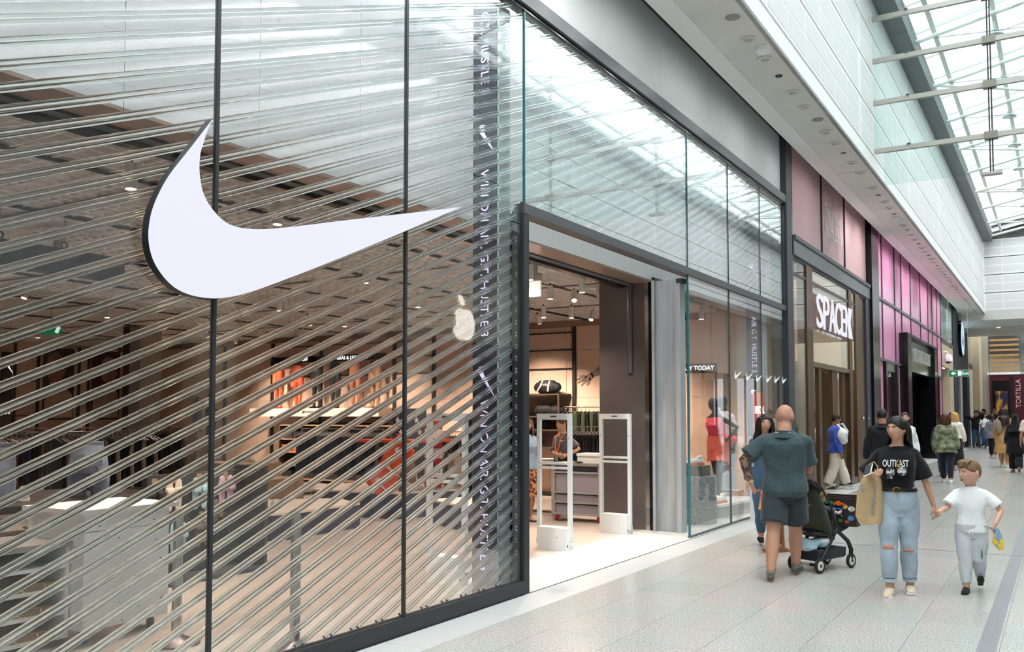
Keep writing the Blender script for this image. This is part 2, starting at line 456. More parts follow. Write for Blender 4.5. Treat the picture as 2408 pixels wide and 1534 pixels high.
# ------------------------------------------------------------------ store shell
tag(bx('wall_store_right', mat('store_wall_beige', 'd8b9a2', 0.6), None, (-24.2, 17.0, 0), (-4.5, 17.2, 5.0)), kind='structure')
tag(bx('wall_store_back', mat('store_wall_beige'), None, (-24.2, -3, 0), (-24, 17.0, 5.0)), kind='structure')
tag(bx('wall_store_left', mat('store_wall_beige'), None, (-24, -3.2, 0), (-4.4, -3.0, 5.0)), kind='structure')
ceil = bx('ceiling_store', mat('store_ceiling_grey', 'e6ddd6', 0.8), None, (-24, -3.2, 3.95), (-5.1, 17.0, 4.1)); tag(ceil, kind='structure')
CEL = mat('ceiling_cell_blade', 'efe6df', 0.6)
x = -5.8
while x > -24:
    bx('slat', CEL, ceil, (x - 0.006, -3, 3.62), (x + 0.006, 17, 3.70)); x -= 0.165
y = -2.9
while y < 17:
    bx('slat', CEL, ceil, (-24, y - 0.006, 3.62), (-5.65, y + 0.006, 3.70)); y += 0.165
for x in (-6.6, -8.4, -10.3, -12.4, -14.8, -17.5, -20.5):
    bx('lighting_track', BLK, ceil, (x - 0.018, -2.8, 3.60), (x + 0.018, 16.9, 3.63))
for y in (0.2, 2.6, 5.0, 7.4, 9.8, 12.2, 14.6):
    bx('ceiling_channel', mat('channel_grey', '6d6663', 0.6), ceil, (-24, y - 0.02, 3.605), (-5.7, y + 0.02, 3.62))
# steel column by the entrance with its shutter guide
colm = empty('steel_column', (-5.5, 12.2, 0), label='brushed steel clad column at the right side of the open entrance', cat='column')
bx('cladding', STEEL, colm, (-5.84, 12.1, 0), (-5.12, 12.5, 3.62))
bx('cladding_edge', CHROME, colm, (-5.12, 12.1, 0), (-5.06, 12.5, 3.62))
bx('guide_rail', DKG, colm, (-5.36, 12.07, 2.25), (-5.31, 12.1, 3.60))
bx('guide_rail', CHROME, colm, (-5.375, 12.075, 2.23), (-5.36, 12.1, 3.60))
bx('shutter_channel', BLKG, colm, (-5.05, 12.09, 0), (-4.97, 12.5, 3.62))
gv = empty('galvanised_column', (-4.75, 12.1, 0), label='dull galvanised steel column between entrance and display window', cat='column')
bx('web', GALV, gv, (-4.93, 12.08, 0), (-4.62, 12.12, 3.56))
bx('flange', mat('galvanised_light', 'b4b9bd', 0.45, 0.3, var=0.1, vscale=6), gv, (-4.62, 12.02, 0), (-4.55, 12.22, 3.56))
bx('flange', GALV, gv, (-4.97, 12.0, 0), (-4.93, 12.2, 3.56))
bolt = MB().lathe([(0.008, 0), (0.008, 0.006), (0.004, 0.01)], n=8, M=Matrix.Rotation(PI / 2, 3, 'X')).mesh('bolt', CHROME)
for z in (0.55, 0.9, 1.45, 1.8, 2.15, 2.75):
    inst('bolt', bolt, gv, (-4.89, 12.08, z))
bx('bracket', BLK, gv, (-4.6, 12.0, 3.50), (-4.5, 12.2, 3.56))
# ------------------------------------------------------------------ clear acrylic rods strung behind the glazing
def rodmat():
    m = bpy.data.materials.new('clear_acrylic_rod'); m.use_nodes = True; MATS['clear_acrylic_rod'] = m
    n = m.node_tree.nodes; l = m.node_tree.links; n.clear()
    o = n.new('ShaderNodeOutputMaterial'); g = n.new('ShaderNodeBsdfGlass')
    g.inputs['Color'].default_value = (0.97, 1.0, 0.99, 1); g.inputs['IOR'].default_value = 1.30; g.inputs['Roughness'].default_value = 0.07
    l.new(g.outputs[0], o.inputs['Surface']); return m
ROD = rodmat()
rodm = MB()
rodm.loft([[(x, 0.0126 * math.cos(2 * PI * j / 14), 0.0126 * math.sin(2 * PI * j / 14)) for j in range(14)] for x in (0, 1)])
rodm = rodm.mesh('rod', ROD, True)
rods = thing('rod_screen', 'screen of slanted clear acrylic rods strung in pairs behind the shop glazing', 'screen', (GX - 0.045, 7, 0))
SL = 0.41; aR = math.atan(SL)
def rod(y0, z0, y1, z1):
    Lr = math.hypot(y1 - y0, z1 - z0)
    if Lr < 0.05: return
    o = inst('rod', rodm, None, (GX - 0.045, y0, z0), (0, 0, 0), (Lr, 1, 1))
    o.rotation_euler = (0, -aR, PI / 2); attach(o, rods)
for k in range(-18, 52):
    for dz in (-0.0140, 0.0140):
        c = 5.579 - 0.1125 * k + dz
        # lower left field: y 1.9..7.22, z 0.13..5.5
        ya, yb = 1.9, 7.22
        za = c + SL * (ya - 7.3)
        if za < 0.13: ya = 7.3 + (0.13 - c) / SL
        if c + SL * (yb - 7.3) > 5.49: yb = 7.3 + (5.49 - c) / SL
        cont = c > 3.66
        if cont: yb = min(16.5, 7.3 + (5.49 - c) / SL)
        if yb > ya + 0.05: rod(ya, c + SL * (ya - 7.3), yb, c + SL * (yb - 7.3))
        if not cont:
            ya = 7.3 + (3.66 - c) / SL; yb = min(16.6, 7.3 + (5.49 - c) / SL)
            if yb > ya + 0.05 and ya < 16.5: rod(ya, 3.66, yb, c + SL * (yb - 7.3))
# ------------------------------------------------------------------ the tick sign on the glass
SW = [(3.37, 3.29), (3.27, 3.15), (3.18, 3.03), (3.09, 2.91), (3.03, 2.8), (2.99, 2.7), (2.975, 2.61), (2.975, 2.56), (2.985, 2.5), (3.01, 2.44), (3.05, 2.39), (3.1, 2.345), (3.16, 2.312), (3.24, 2.293), (3.33, 2.288), (3.42, 2.293), (3.53, 2.315), (3.66, 2.357), (3.83, 2.422), (4.2, 2.575), (4.61, 2.75), (5.11, 2.968), (5.81, 3.28),
      (5.11, 3.095), (4.46, 2.925), (4.13, 2.835), (3.91, 2.777), (3.77, 2.744), (3.67, 2.727), (3.58, 2.718), (3.5, 2.723), (3.44, 2.744), (3.38, 2.785), (3.335, 2.83), (3.305, 2.885), (3.29, 2.95), (3.285, 3.01), (3.29, 3.08), (3.31, 3.14), (3.335, 3.215)]
kx = 4.225 / 4.0
SWs = [(y * kx, 1.65 + (z - 1.65) * kx) for y, z in SW]
def smooth_loop(P, corners, it=2):
    for _ in range(it):
        Q = []; nc = set(); n = len(P)
        for i in range(n):
            a, b = P[i], P[(i + 1) % n]
            if i in corners:
                nc.add(len(Q)); Q.append(a); Q.append((a[0] * .75 + b[0] * .25, a[1] * .75 + b[1] * .25))
            else: Q.append((a[0] * .75 + b[0] * .25, a[1] * .75 + b[1] * .25))
            if (i + 1) % n not in corners: Q.append((a[0] * .25 + b[0] * .75, a[1] * .25 + b[1] * .75))
            else: Q.append((a[0] * .25 + b[0] * .75, a[1] * .25 + b[1] * .75))
        P, corners = Q, nc
    return P
SWf = smooth_loop(SWs, {0, 22})
sg = thing('illuminated_tick_sign', 'large white curved tick sign with black sides fixed to the left glazing', 'sign', (GX + 0.05, 4.0, 2.4))
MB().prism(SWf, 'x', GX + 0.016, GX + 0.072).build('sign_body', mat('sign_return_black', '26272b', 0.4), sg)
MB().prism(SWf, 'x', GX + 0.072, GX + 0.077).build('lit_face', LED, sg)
def tick(name, m, parent, c, s, axis='x', th=0.003, flip=1, rot=0.0):
    """small tick emblem centred at c in the plane perpendicular to axis"""
    P = SWf[::3]; cy_ = sum(q[0] for q in P) / len(P); cz = sum(q[1] for q in P) / len(P); k = s / 3.0
    Q = [((a - cy_) * k * flip, (b - cz) * k) for a, b in P]
    ca, sa = math.cos(rot), math.sin(rot); Q = [(a * ca - b * sa, a * sa + b * ca) for a, b in Q]
    i = 'xyz'.index(axis); oth = [j for j in range(3) if j != i]
    Q = [(a + c[oth[0]], b + c[oth[1]]) for a, b in Q]
    return MB().prism(Q, axis, c[i] - th / 2, c[i] + th / 2).build(name, m, parent)
DEC = mat('white_vinyl_glow', 'f2f3f5', 0.4, emit='ffffff', es=0.12)  # decal white carries a little added glow, though it is no lamp
for i, (y, z) in enumerate(((13.72, 2.26), (14.32, 2.255), (14.87, 2.25), (15.47, 2.26), (15.98, 2.262), (16.5, 2.27))):
    tick('decal', DEC, win3, (GX + 0.009, y, z), 0.36)
# ------------------------------------------------------------------ soffit over the shopfronts with its downlights
sof = empty('ceiling_1', (-3.7, 15, 6.5), kind='structure')
for a, b in ((Y0, 18.73), (18.75, YE)):
    MB().prism([(-4.36, 7.0), (-4.24, 6.95), (-3.75, 6.47), (FAS, 6.47), (FAS, 6.52), (-4.36, 7.2)], 'y', a, b).build('panel', SOF, sof)
def fixture_meshes():
    d = {}
    WR = mat('downlight_ring_white', 'dedcd8', 0.4); DKL = mat('downlight_interior', '77756f', 0.5); LENS = mat('downlight_lens', 'b9b7b2', 0.3)
    d['ring'] = MB().lathe([(0.075, 0.0), (0.105, 0.0), (0.108, -0.012), (0.095, -0.018), (0.078, -0.012)], n=24).mesh('ring', WR, True)
    d['well'] = MB().lathe([(0.0775, 0.002), (0.0775, -0.008), (0.001, -0.009)], n=20).mesh('well', DKL, True)
    d['eye'] = MB().sphere((0, 0.012, -0.006), (0.062, 0.055, 0.03), 16, 8).mesh('eyeball', LENS, True)
    d['disc'] = MB().lathe([(0.001, 0.0), (0.09, 0.0), (0.092, -0.006), (0.085, -0.01), (0.001, -0.011)], n=24).mesh('disc', mat('speaker_grille', '9a9893', 0.6), True)
    d['sring'] = MB().lathe([(0.03, 0.0), (0.05, 0.0), (0.05, -0.01), (0.03, -0.008)], n=18).mesh('ring', BLKG, True)
    d['score'] = MB().lathe([(0.001, 0.0), (0.024, 0.0), (0.02, -0.01), (0.001, -0.011)], n=14).mesh('core', CHROME, True)
    return d
FM = fixture_meshes()
ys = [0.95, 1.69, 2.43, 3.17, 3.91, 4.65, 5.39, 6.13, 6.87, 7.61, 8.35, 9.1, 9.84, 10.58, 11.31, 12.07, 12.79, 13.55, 14.31, 15.05, 15.79, 16.53, 17.24, 18.0, 18.85]  # the run nearest the camera is unseen, added to light the left glazing
yy = 20.26
while yy < 48.5: ys.append(yy); yy += 0.735
kinds = {10.58: 'disc', 12.79: 'small', 15.05: 'disc', 17.24: 'small'}
near = [('nearest the camera end of the soffit'), ]
cnt = {}
for i, y in enumerate(ys):
    kd = kinds.get(y, 'eye')
    if y > 19: kd = 'small' if (i % 3 == 2) else 'eye'
    if kd == 'disc':
        o = inst('ceiling_speaker', FM['disc'], None, (-3.30, y, 6.469))
        tag(o, 'flat round grey speaker grille in the soffit ' + ('beside the square white box' if y < 13 else 'above the shop door end of the glazing'), 'speaker', 'soffit fittings')
    else:
        o = empty('ceiling_downlight', (-3.33 - max(0, y - 18) * 0.002, y, 6.469))
        if kd == 'eye':
            c_ = ('e', y > 18.7); cnt[c_] = cnt.get(c_, 0) + 1; lab = ORD[cnt[c_] - 1] + (' white eyeball downlight along the near soffit strip, counted from the camera' if y < 18.7 else ' white eyeball downlight beyond the soffit expansion joint')
            inst('ring', FM['ring'], o, (0, 0, 0), world=False); inst('well', FM['well'], o, (0, 0, 0), world=False)
            inst('eyeball', FM['eye'], o, (0, 0, 0), world=False)
            if i % 2 == 0 or y < 19:
                d_ = light('added_eyeball_beam', 'SPOT', (0, 0, -0.04), (75 if y < 8 else 15) if y < 19 else 80, (1.0, 0.97, 0.93), None, spot_size=math.radians(150), spot_blend=1.0, shadow_soft_size=0.06); d_.rotation_euler = (0, math.radians(30), 0); attach(d_, o, False)  # beam added to brighten the shopfronts; the fitting itself looks unlit
        else:
            c_ = ('s', y > 18.7); cnt[c_] = cnt.get(c_, 0) + 1; lab = ORD[cnt[c_] - 1] + (' small dark ringed spotlight along the near soffit strip' if y < 18.7 else ' small dark ringed spotlight beyond the soffit expansion joint')
            inst('ring', FM['sring'], o, (0, 0, 0), world=False); inst('core', FM['score'], o, (0, 0, 0), world=False)
        tag(o, lab, 'downlight', ('soffit ' + kd + ' lights near' if y < 18.7 else 'soffit ' + kd + ' lights far'))
def rbox(c, s, r=0.03, n=4):
    """rounded slab, z-extent s[2]"""
    P = []
    for cx, cy2, a0 in ((1, 1, 0), (-1, 1, 90), (-1, -1, 180), (1, -1, 270)):
        for k in range(n + 1):
            a = math.radians(a0 + 90 * k / n)
            P.append((c[0] + cx * (s[0] / 2 - r) + r * math.cos(a), c[1] + cy2 * (s[1] / 2 - r) + r * math.sin(a)))
    return P
o = MB().prism(rbox((0, 0), (0.17, 0.2), 0.045), 'z', -0.06, 0).build('wifi_box', WHT); o.location = (-3.24, 11.69, 6.47)
tag(o, 'rounded square white box on the soffit between two downlights', 'access point')
o = MB().prism(rbox((0, 0), (0.17, 0.2), 0.045), 'z', -0.06, 0).build('wifi_box', WHT); o.location = (-3.34, 23.62, 6.47)
tag(o, 'rounded square white box on the soffit far along above the pink shop', 'access point')
bx('expansion_joint', DKG, sof, (-4.3, 18.72, 6.9), (-4.24, 18.76, 7.0))
# ------------------------------------------------------------------ upper fascia walls
GZ = (6.47, 6.78, 7.61, 8.45, 9.25, 10.0)
def fascia(name, xf, sgn, fields):
    w = bx(name, mat('groove_grey', '9b9b94', 0.6), None, (xf - sgn * 0.3, Y0, 6.5), (xf - sgn * 0.055, YE, 10.3)); tag(w, kind='structure')
    bx('band', WHT, w, (xf - sgn * 0.055, Y0, 6.47), (xf, YE, 6.765))
    bx('backing_band', WHT, w, (xf - sgn * 1.0, Y0, 6.52), (xf - sgn * 0.055, YE, 6.6))
    fl_ = []
    for a, b in zip(GZ[1:-1], GZ[2:]):
        y = Y0 - 0.2
        while y < YE:
            e = min(y + 6.35, YE)
            bx('panel', WHT, w, (xf - sgn * 0.055, max(y, Y0) + 0.012, a + 0.035), (xf, e - 0.012, b - 0.015))
            for r in (0, 1):
                z0 = a + 0.085 + r * 0.36; yy = y + 0.15
                while yy + 0.9 < e + 0.05:
                    if yy > Y0: fl_.append((yy, z0))
                    yy += 1.02
            y += 6.35
    if fields:
        fl_.sort(key=lambda q: (q[0] < 7.0, q[0]))
        for q in fl_[:280]: bx('perforated_field', PERF, w, (xf, q[0], q[1]), (xf + sgn * 0.003, q[0] + 0.97, q[1] + 0.32))
        fl_ = fl_[280:]
    m = MB()
    for q in fl_: m.box((min(xf, xf + sgn * 0.003), q[0], q[1]), (max(xf, xf + sgn * 0.003), q[0] + 0.97, q[1] + 0.32))
    tag(m.build('perforated_field_rest', PERF, w), kind='stuff')
    # dark ledge carrying the roof
    y = Y0
    while y < YE:
        e = min(y + 5.0, YE)
        bx('ledge_panel', CHAR, w, (xf - sgn * 0.3, y + 0.008, 10.0), (xf + sgn * 0.40, e - 0.008, 10.32)); y += 5.0
    bx('roof_kerb', WHT, w, (xf + sgn * 0.24, Y0, 10.32), (xf + sgn * 0.40, YE, 10.46))
    return w
fascia('wall_left_upper', FAS, 1, True)
fascia('wall_right_upper', 3.78, -1, False)
# back of the mall behind the camera
tag(bx('wall_behind', WHT2, None, (-5, Y0 - 0.2, 0), (8, Y0, 12)), kind='structure')
# ------------------------------------------------------------------ glazed roof
roof = empty('ceiling_roof', (0.35, 15, 10.5), kind='structure')
PX = (-2.70, -2.3, -1.1, 0.35, 1.8, 3.0, 3.40)
def rz(x): return 10.47 + 0.2 * (min(x, 0.7 - x) + 2.70)
prof = lambda x: rz(x)
for x in PX:
    bx('purlin', ROOFW, roof, (x - 0.05, Y0, rz(x) - 0.13), (x + 0.05, YE, rz(x) - 0.02))
pane_m = {}
yb = Y0
rows = []
while yb < YE - 0.1: rows.append(yb); yb += 1.65
for i, (a, b) in enumerate(zip(PX[:-1], PX[1:])):
    me = MB().add([(a, 0, rz(a)), (b, 0, rz(b)), (b, 1.62, rz(b)), (a, 1.62, rz(a)), (a, 0, rz(a) + 0.012), (b, 0, rz(b) + 0.012), (b, 1.62, rz(b) + 0.012), (a, 1.62, rz(a) + 0.012)],
                  [(0, 1, 2, 3), (4, 5, 6, 7), (0, 1, 5, 4), (1, 2, 6, 5), (2, 3, 7, 6), (3, 0, 4, 7)]).mesh('roof_pane', ROOFG)
    for y in rows: inst('roof_pane', me, roof, (0, y, 0))
bar = MB(); tub = MB()
for a, b in ((PX[0], 0.35), (0.35, PX[-1])):
    bar.add([(a, -0.03, rz(a) - 0.09), (b, -0.03, rz(b) - 0.09), (b, 0.03, rz(b) - 0.09), (a, 0.03, rz(a) - 0.09), (a, -0.03, rz(a) + 0.02), (b, -0.03, rz(b) + 0.02), (b, 0.03, rz(b) + 0.02), (a, 0.03, rz(a) + 0.02)],
            [(0, 1, 2, 3), (4, 5, 6, 7), (0, 1, 5, 4), (1, 2, 6, 5), (2, 3, 7, 6), (3, 0, 4, 7)])
    tub.tube([(a, 0, rz(a) - 0.26), (b, 0, rz(b) - 0.26)], 0.055, 10)
bar = bar.mesh('glazing_bar', ROOFW); tub = tub.mesh('roof_tube', ROOFW, True)
brace = MB().tube([(-2.65, 0, rz(-2.65) - 0.24), (-0.2, 3.3, rz(-0.2) - 0.3)], 0.04, 8).tube([(3.35, 0, rz(3.35) - 0.24), (0.9, 3.3, rz(0.9) - 0.3)], 0.04, 8).mesh('brace', ROOFW, True)
cable = MB().tube([(-2.6, 0, 10.3), (0.35, 0, 10.05), (3.3, 0, 10.3)], 0.008, 6).mesh('tie_cable', DKG, True)
for i, y in enumerate(rows):
    inst('glazing_bar', bar, roof, (0, y - 0.015, 0))
    if i % 2 == 0:
        inst('roof_tube', tub, roof, (0, y, 0)); inst('tie_cable', cable, roof, (0, y + 0.1, 0))
        if i % 4 == 0: inst('brace', brace, roof, (0, y, 0))
# pendant lamps under the roof
lampm = [MB().lathe([(0.03, 0.16), (0.06, 0.15), (0.07, 0.08), (0.18, 0.02), (0.19, 0.0), (0.17, -0.005), (0.05, 0.03)], n=20).mesh('shade', mat('pendant_grey', '8c9496', 0.4, 0.3), True),
         MB().lathe([(0.001, 0.0), (0.14, 0.0), (0.13, -0.012), (0.001, -0.014)], n=18).mesh('lens', mat('pendant_lens', 'd5dada', 0.3), True),
         MB().tube([(0, 0, 0.16), (0, 0, 0.52)], 0.012, 8).mesh('stem', GRYS)]
for i, y in enumerate(np.arange(6.5, 48, 3.3)):
    t = empty('pendant_lamp', (-1.1, float(y), 10.28))
    for n_, me in zip(('shade', 'lens', 'stem'), lampm): inst(n_, me, t, world=False)
    tag(t, ORD[i] + ' grey bell shaped pendant lamp in the row under the glass roof', 'lamp', 'roof pendants')
# hanging glass screen across the mall
scr = thing('glass_smoke_screen', 'clear glass screen with four silver rails hung across the mall above the shops', 'glass screen', (0.35, 18.7, 6.1))
SZ = (6.80, 7.76, 8.60, 9.45)
for z in SZ:
    bx('rail', GRYS, scr, (-3.03, 18.66, z - 0.035), (3.73, 18.74, z + 0.055))
    for x in (-1.0, 1.7): bx('clamp', mat('clamp_grey', '8f8a80', 0.4, 0.5), scr, (x - 0.11, 18.62, z - 0.06), (x + 0.11, 18.78, z + 0.075))
    for x in (-2.4, -0.2, 2.6): bx('lug', DKG, scr, (x - 0.03, 18.63, z + 0.055), (x + 0.03, 18.66, z + 0.075))
lv = (6.06,) + SZ + (10.3,)
for a, b in zip(lv[:-1], lv[1:]):
    for x0, x1 in ((-3.03 if b > 6.9 else -2.86, -1.01), (-0.99, 1.69), (1.71, 3.72)):
        bx('pane', SCRG, scr, (x0, 18.694, a + 0.06), (x1, 18.706, b - 0.036))
for x in (-1.0, 1.7):
    for d in (-0.022, 0.022): MB().tube([(x + d, 18.7, 6.12), (x + d, 18.7, 11.0)], 0.013, 8).build('hanger', mat('hanger_dark', '4a4440', 0.4, 0.4), scr)
    bx('foot_plate', GRYS, scr, (x - 0.17, 18.62, 6.07), (x + 0.17, 18.78, 6.12))
# ------------------------------------------------------------------ end of the mall
ew = bx('wall_end_upper', mat('groove_grey'), None, (FAS, YE + 0.05, 6.62), (5.2, YE + 0.3, 10.2)); tag(ew, kind='structure')
EZ = (6.62, 7.50, 8.37, 9.22, 10.12)
for a, b in zip(EZ[:-1], EZ[1:]):
    bx('panel', WHT, ew, (FAS, YE, a + 0.03), (5.2, YE + 0.05, b - 0.02))
    for r in (0, 1):
        x = FAS + 0.06
        for wd in (0.75, 1.0, 1.0, 1.0, 1.0, 1.0, 1.0):
            bx('perforated_field', PERF, ew, (x, YE - 0.004, a + 0.12 + r * 0.37), (x + wd - 0.05, YE, a + 0.43 + r * 0.37)); x += wd
for i in range(8): bx('louvre', CHAR, ew, (FAS, YE - 0.03, 10.13 + i * 0.095), (5.2, YE + 0.3, 10.13 + i * 0.095 + 0.075))
bx('white_header', WHT, ew, (-2.7, YE - 0.2, 10.9), (3.8, YE + 0.3, 11.6))
bx('ledge', CHAR, ew, (-2.7, YE - 0.35, 10.75), (3.8, YE + 0.05, 10.92))
es = MB().prism([(YE, 6.64), (YE + 0.05, 6.2), (YE + 0.9, 5.95), (YE + 7, 5.95), (YE + 7, 6.64)], 'x', -4.6, 5.2).build('ceiling_end', SOF); tag(es, kind='structure')
for x, y, w_ in ((-2.6, 50.6, 'left'), (-0.6, 50.8, 'right'), (-1.5, 53, 'rear')):
    o = inst('ceiling_downlight', MB().lathe([(0.001, 0), (0.09, 0), (0.08, -0.012), (0.001, -0.013)], n=14).mesh('d', mat('lit_lens', 'fff6e6', 0.4, emit='fff2dc', es=3.0)), None, (x, y, 5.949))
    tag(o, w_ + ' small lit downlight in the bridge soffit at the far end', 'downlight', 'bridge soffit lights')
fw = bx('wall_end_lower', STONE2, None, (-6, 60.15, 0), (9, 60.4, 9)); tag(fw, kind='structure')
st = empty('slatted_balustrade', (-2.4, 59.7, 4.1)); tag(st, 'pale wooden slats with steel posts across the far landing', 'balustrade')
WOOD = mat('pale_oak', 'b3844f', 0.5, var=0.12, vscale=3)
for i in range(11):
    bx('slat', WOOD, st, (-3.55, 59.55, 4.15 + i * 0.295), (-2.05, 59.62, 4.26 + i * 0.295))
    if i < 4: bx('slat', WOOD, st, (-1.9, 59.55, 4.15 + i * 0.295), (0.5, 59.62, 4.26 + i * 0.295))
for x in (-3.6, -1.98, 0.5): bx('post', DKG, st, (x - 0.02, 59.5, 3.9), (x + 0.02, 59.54, 6.3))
bx('backing', mat('stair_grey', '66696b', 0.5), st, (-3.6, 59.75, 5.15), (2.0, 59.8, 7.0))
bx('landing_edge', WHT2, st, (-3.7, 59.5, 3.96), (5, 59.98, 4.1))
bx('pane', glassmat('balustrade_glass', (0.85, 0.9, 0.9), 0.06), st, (-1.95, 59.45, 4.0), (1.5, 59.46, 6.0))
# restaurant unit at the far end
MAR = mat('maroon_wall', '4a1224', 0.5)
rt = thing('restaurant_front', 'dark maroon restaurant front with vertical lettering at the far end', 'shopfront', (-1.5, 59.6, 0))
bx('surround', MAR, rt, (-3.6, 59.55, 0), (1.5, 59.7, 3.95)); bx('dark_opening_slab', BLKG, rt, (-3.45, 59.5, 0), (-2.55, 59.56, 3.6))  # flat black slab stands for the dark opening
bx('picture', mat('amber_picture', 'c08a2a', 0.5, col2='2a2340', vscale=2.0), rt, (-3.3, 59.46, 1.4), (-2.7, 59.50, 3.0))
bx('pier', mat('dark_maroon', '2c0a18', 0.5), rt, (-2.55, 59.45, 0), (-2.38, 59.56, 3.8)); bx('sign_board', MAR, rt, (-2.38, 59.42, 0), (-1.85, 59.55, 3.9))
text('lettering', 'TORTILLA', mat('lettering_tan', 'd9b9b0', 0.5), rt, (-2.13, 59.40, 2.85), (PI / 2, -PI / 2, 0), 0.36, 1.0, 0.01)

# unseen linear lamps added in the window cavity head to brighten the bulkhead
for k, (a, b) in enumerate(((-2.5, 1.6), (1.9, 6.6), (7.4, 11.8), (12.0, 16.4))):
    t = thing('added_window_strip_lamp', ('added unseen strip lamp in the window head left of the first mullion', 'added unseen strip lamp in the window head over the tick sign', 'added unseen strip lamp in the window head over the entrance', 'added unseen strip lamp in the window head over the display window')[k], 'lamp', (-4.7, (a + b) / 2, 6.6), 0, 'added window head lamps')
    bx('housing', WHT, t, (-4.78, a, 6.62), (-4.62, b, 6.8)); bx('bracket', WHT, t, (-5.0, a + .5, 6.7), (-4.78, a + .56, 6.76)); bx('bracket', WHT, t, (-5.0, b - .56, 6.7), (-4.78, b - .5, 6.76)); bx('diffuser', mat('added_strip_diffuser', 'ffffff', .5, emit='f2f7ff', es=1.5), t, (-4.76, a + .02, 6.6), (-4.64, b - .02, 6.62))
    d_ = light('added_strip_light', 'AREA', (-4.7, (a + b) / 2, 6.59), (28, 28, 11, 9)[k] * (b - a), (.95, .98, 1.0), t, shape='RECTANGLE', size=.12, size_y=b - a)

# closing walls and slab around the far landing
tag(bx('wall_right_end', STONE2, None, (5.2, YE, 0), (5.4, 60.4, 9.2)), kind='structure')
tag(bx('ceiling_landing', ROOFG, None, (-6, YE + 7, 9.0), (5.4, 60.4, 9.2)), kind='structure')
# ------------------------------------------------------------------ second shop: pink header, bronze glazing
XB = GX
s2 = empty('wall_shop_second', (XB, 21, 5), kind='structure')
for a, b in ((17.2, 19.82), (19.86, 22.2), (22.24, 25.0)):
    bx('header_panel', PINKP, s2, (XB - 0.1, a, 5.02), (XB - 0.02, b, 6.95))
for y in (19.84, 22.22): bx('joint_bar', BLK, s2, (XB - 0.1, y - 0.03, 5.0), (XB + 0.01, y + 0.03, 6.95))
bx('top_bar', DKG, s2, (XB - 0.1, 17.16, 6.93), (XB + 0.02, 25.0, 7.0))
bx('lower_beam', mat('beam_grey', '6c7074', 0.4), s2, (XB - 0.12, 17.16, 4.66), (XB + 0.07, 25.0, 4.98))
bx('lower_beam_lip', DKG, s2, (XB - 0.12, 17.16, 4.95), (XB + 0.10, 25.0, 5.03))
bx('lower_beam_lip', BLK, s2, (XB - 0.10, 17.16, 4.60), (XB + 0.03, 25.0, 4.67))
GHO = mat('pink_ghost_letter', 'c29ea3', 0.45)
text('ghost_monogram', 'SV', GHO, s2, (XB - 0.0185, 21.0, 5.9), (PI / 2, 0, PI / 2), 2.3, 0.9, 0.001)
IV = mat('ivory_lettering', 'fffaf6', 0.5)
text('header_lettering', 'This is your', IV, s2, (XB - 0.012, 21.0, 6.12), (PI / 2, 0, PI / 2), 0.40, 0.85, 0.003)
text('header_lettering', 'beauty space', IV, s2, (XB - 0.012, 21.05, 5.70), (PI / 2, 0, PI / 2), 0.40, 0.85, 0.003)
w4 = empty('window_4', (XB, 21, 0), kind='structure')
for a, b, c in ((18.25, 18.75, 4.62), (22.4, 22.75, 4.62), (23.2, 23.75, 4.62)):
    bx('mullion', BRONZE, w4, (XB - 0.16, a, 0), (XB + 0.03, b, c))
for a, b in ((17.16, 18.25), (18.75, 22.4), (22.75, 23.2)):
    bx('transom', BRONZE, w4, (XB - 0.14, a, 4.3), (XB + 0.02, b, 4.36))
    bx('pane', GLASS, w4, (XB - 0.006, a, 4.36), (XB + 0.006, b, 4.6))
    bx('pane', GLASS, w4, (XB - 0.006, a, 2.72 if a > 18 else 0.1), (XB + 0.006, b, 4.3))
bx('door_head', mat('aged_brass', '7c6c58', 0.4, 0.5), w4, (XB - 0.14, 18.75, 2.62), (XB + 0.02, 22.75, 2.72))
bx('base_rail', mat('base_stone', '6b6259', 0.5), w4, (XB - 0.1, 17.16, 0), (XB + 0.02, 18.25, 0.1))
bx('base_rail', mat('base_stone'), w4, (XB - 0.1, 22.6, 0), (XB + 0.02, 25.0, 0.14))
bx('side_pier', BRONZE, w4, (XB - 0.2, 23.75, 0), (XB + 0.0, 24.5, 4.62))
bx('side_pier', mat('slate_post'), w4, (XB - 0.2, 24.5, 0), (XB + 0.05, 25.05, 4.66))
d2 = empty('door_2', (XB, 20.5, 0), kind='structure')
for a, b in ((19.55, 19.8), (20.85, 21.4), (21.95, 22.4)):
    bx('door_stile', BRONZE, d2, (XB - 0.13, a, 0.02), (XB - 0.05, b, 2.62))
bx('pane', GLASS, d2, (XB - 0.10, 18.75, 0.02), (XB - 0.09, 19.55, 2.62))
bx('pane', GLASS, d2, (XB - 0.10, 21.4, 0.3), (XB - 0.09, 21.95, 2.62))
for y in (21.1, 23.95, 24.62): inst('door_knob', MB().sphere((0, 0, 0), 0.04, 10, 6).mesh('door_knob', CHROME, True), d2, (XB + 0.03, y, 1.55))
sp = thing('illuminated_shop_sign', 'white illuminated condensed capital letters on a brown box over the second shop door', 'sign', (XB + 0.1, 20.4, 3.4))
bx('sign_box', mat('sign_brown', '6d4c38', 0.5), sp, (XB - 0.05, 18.62, 3.42), (XB + 0.02, 22.1, 4.12))
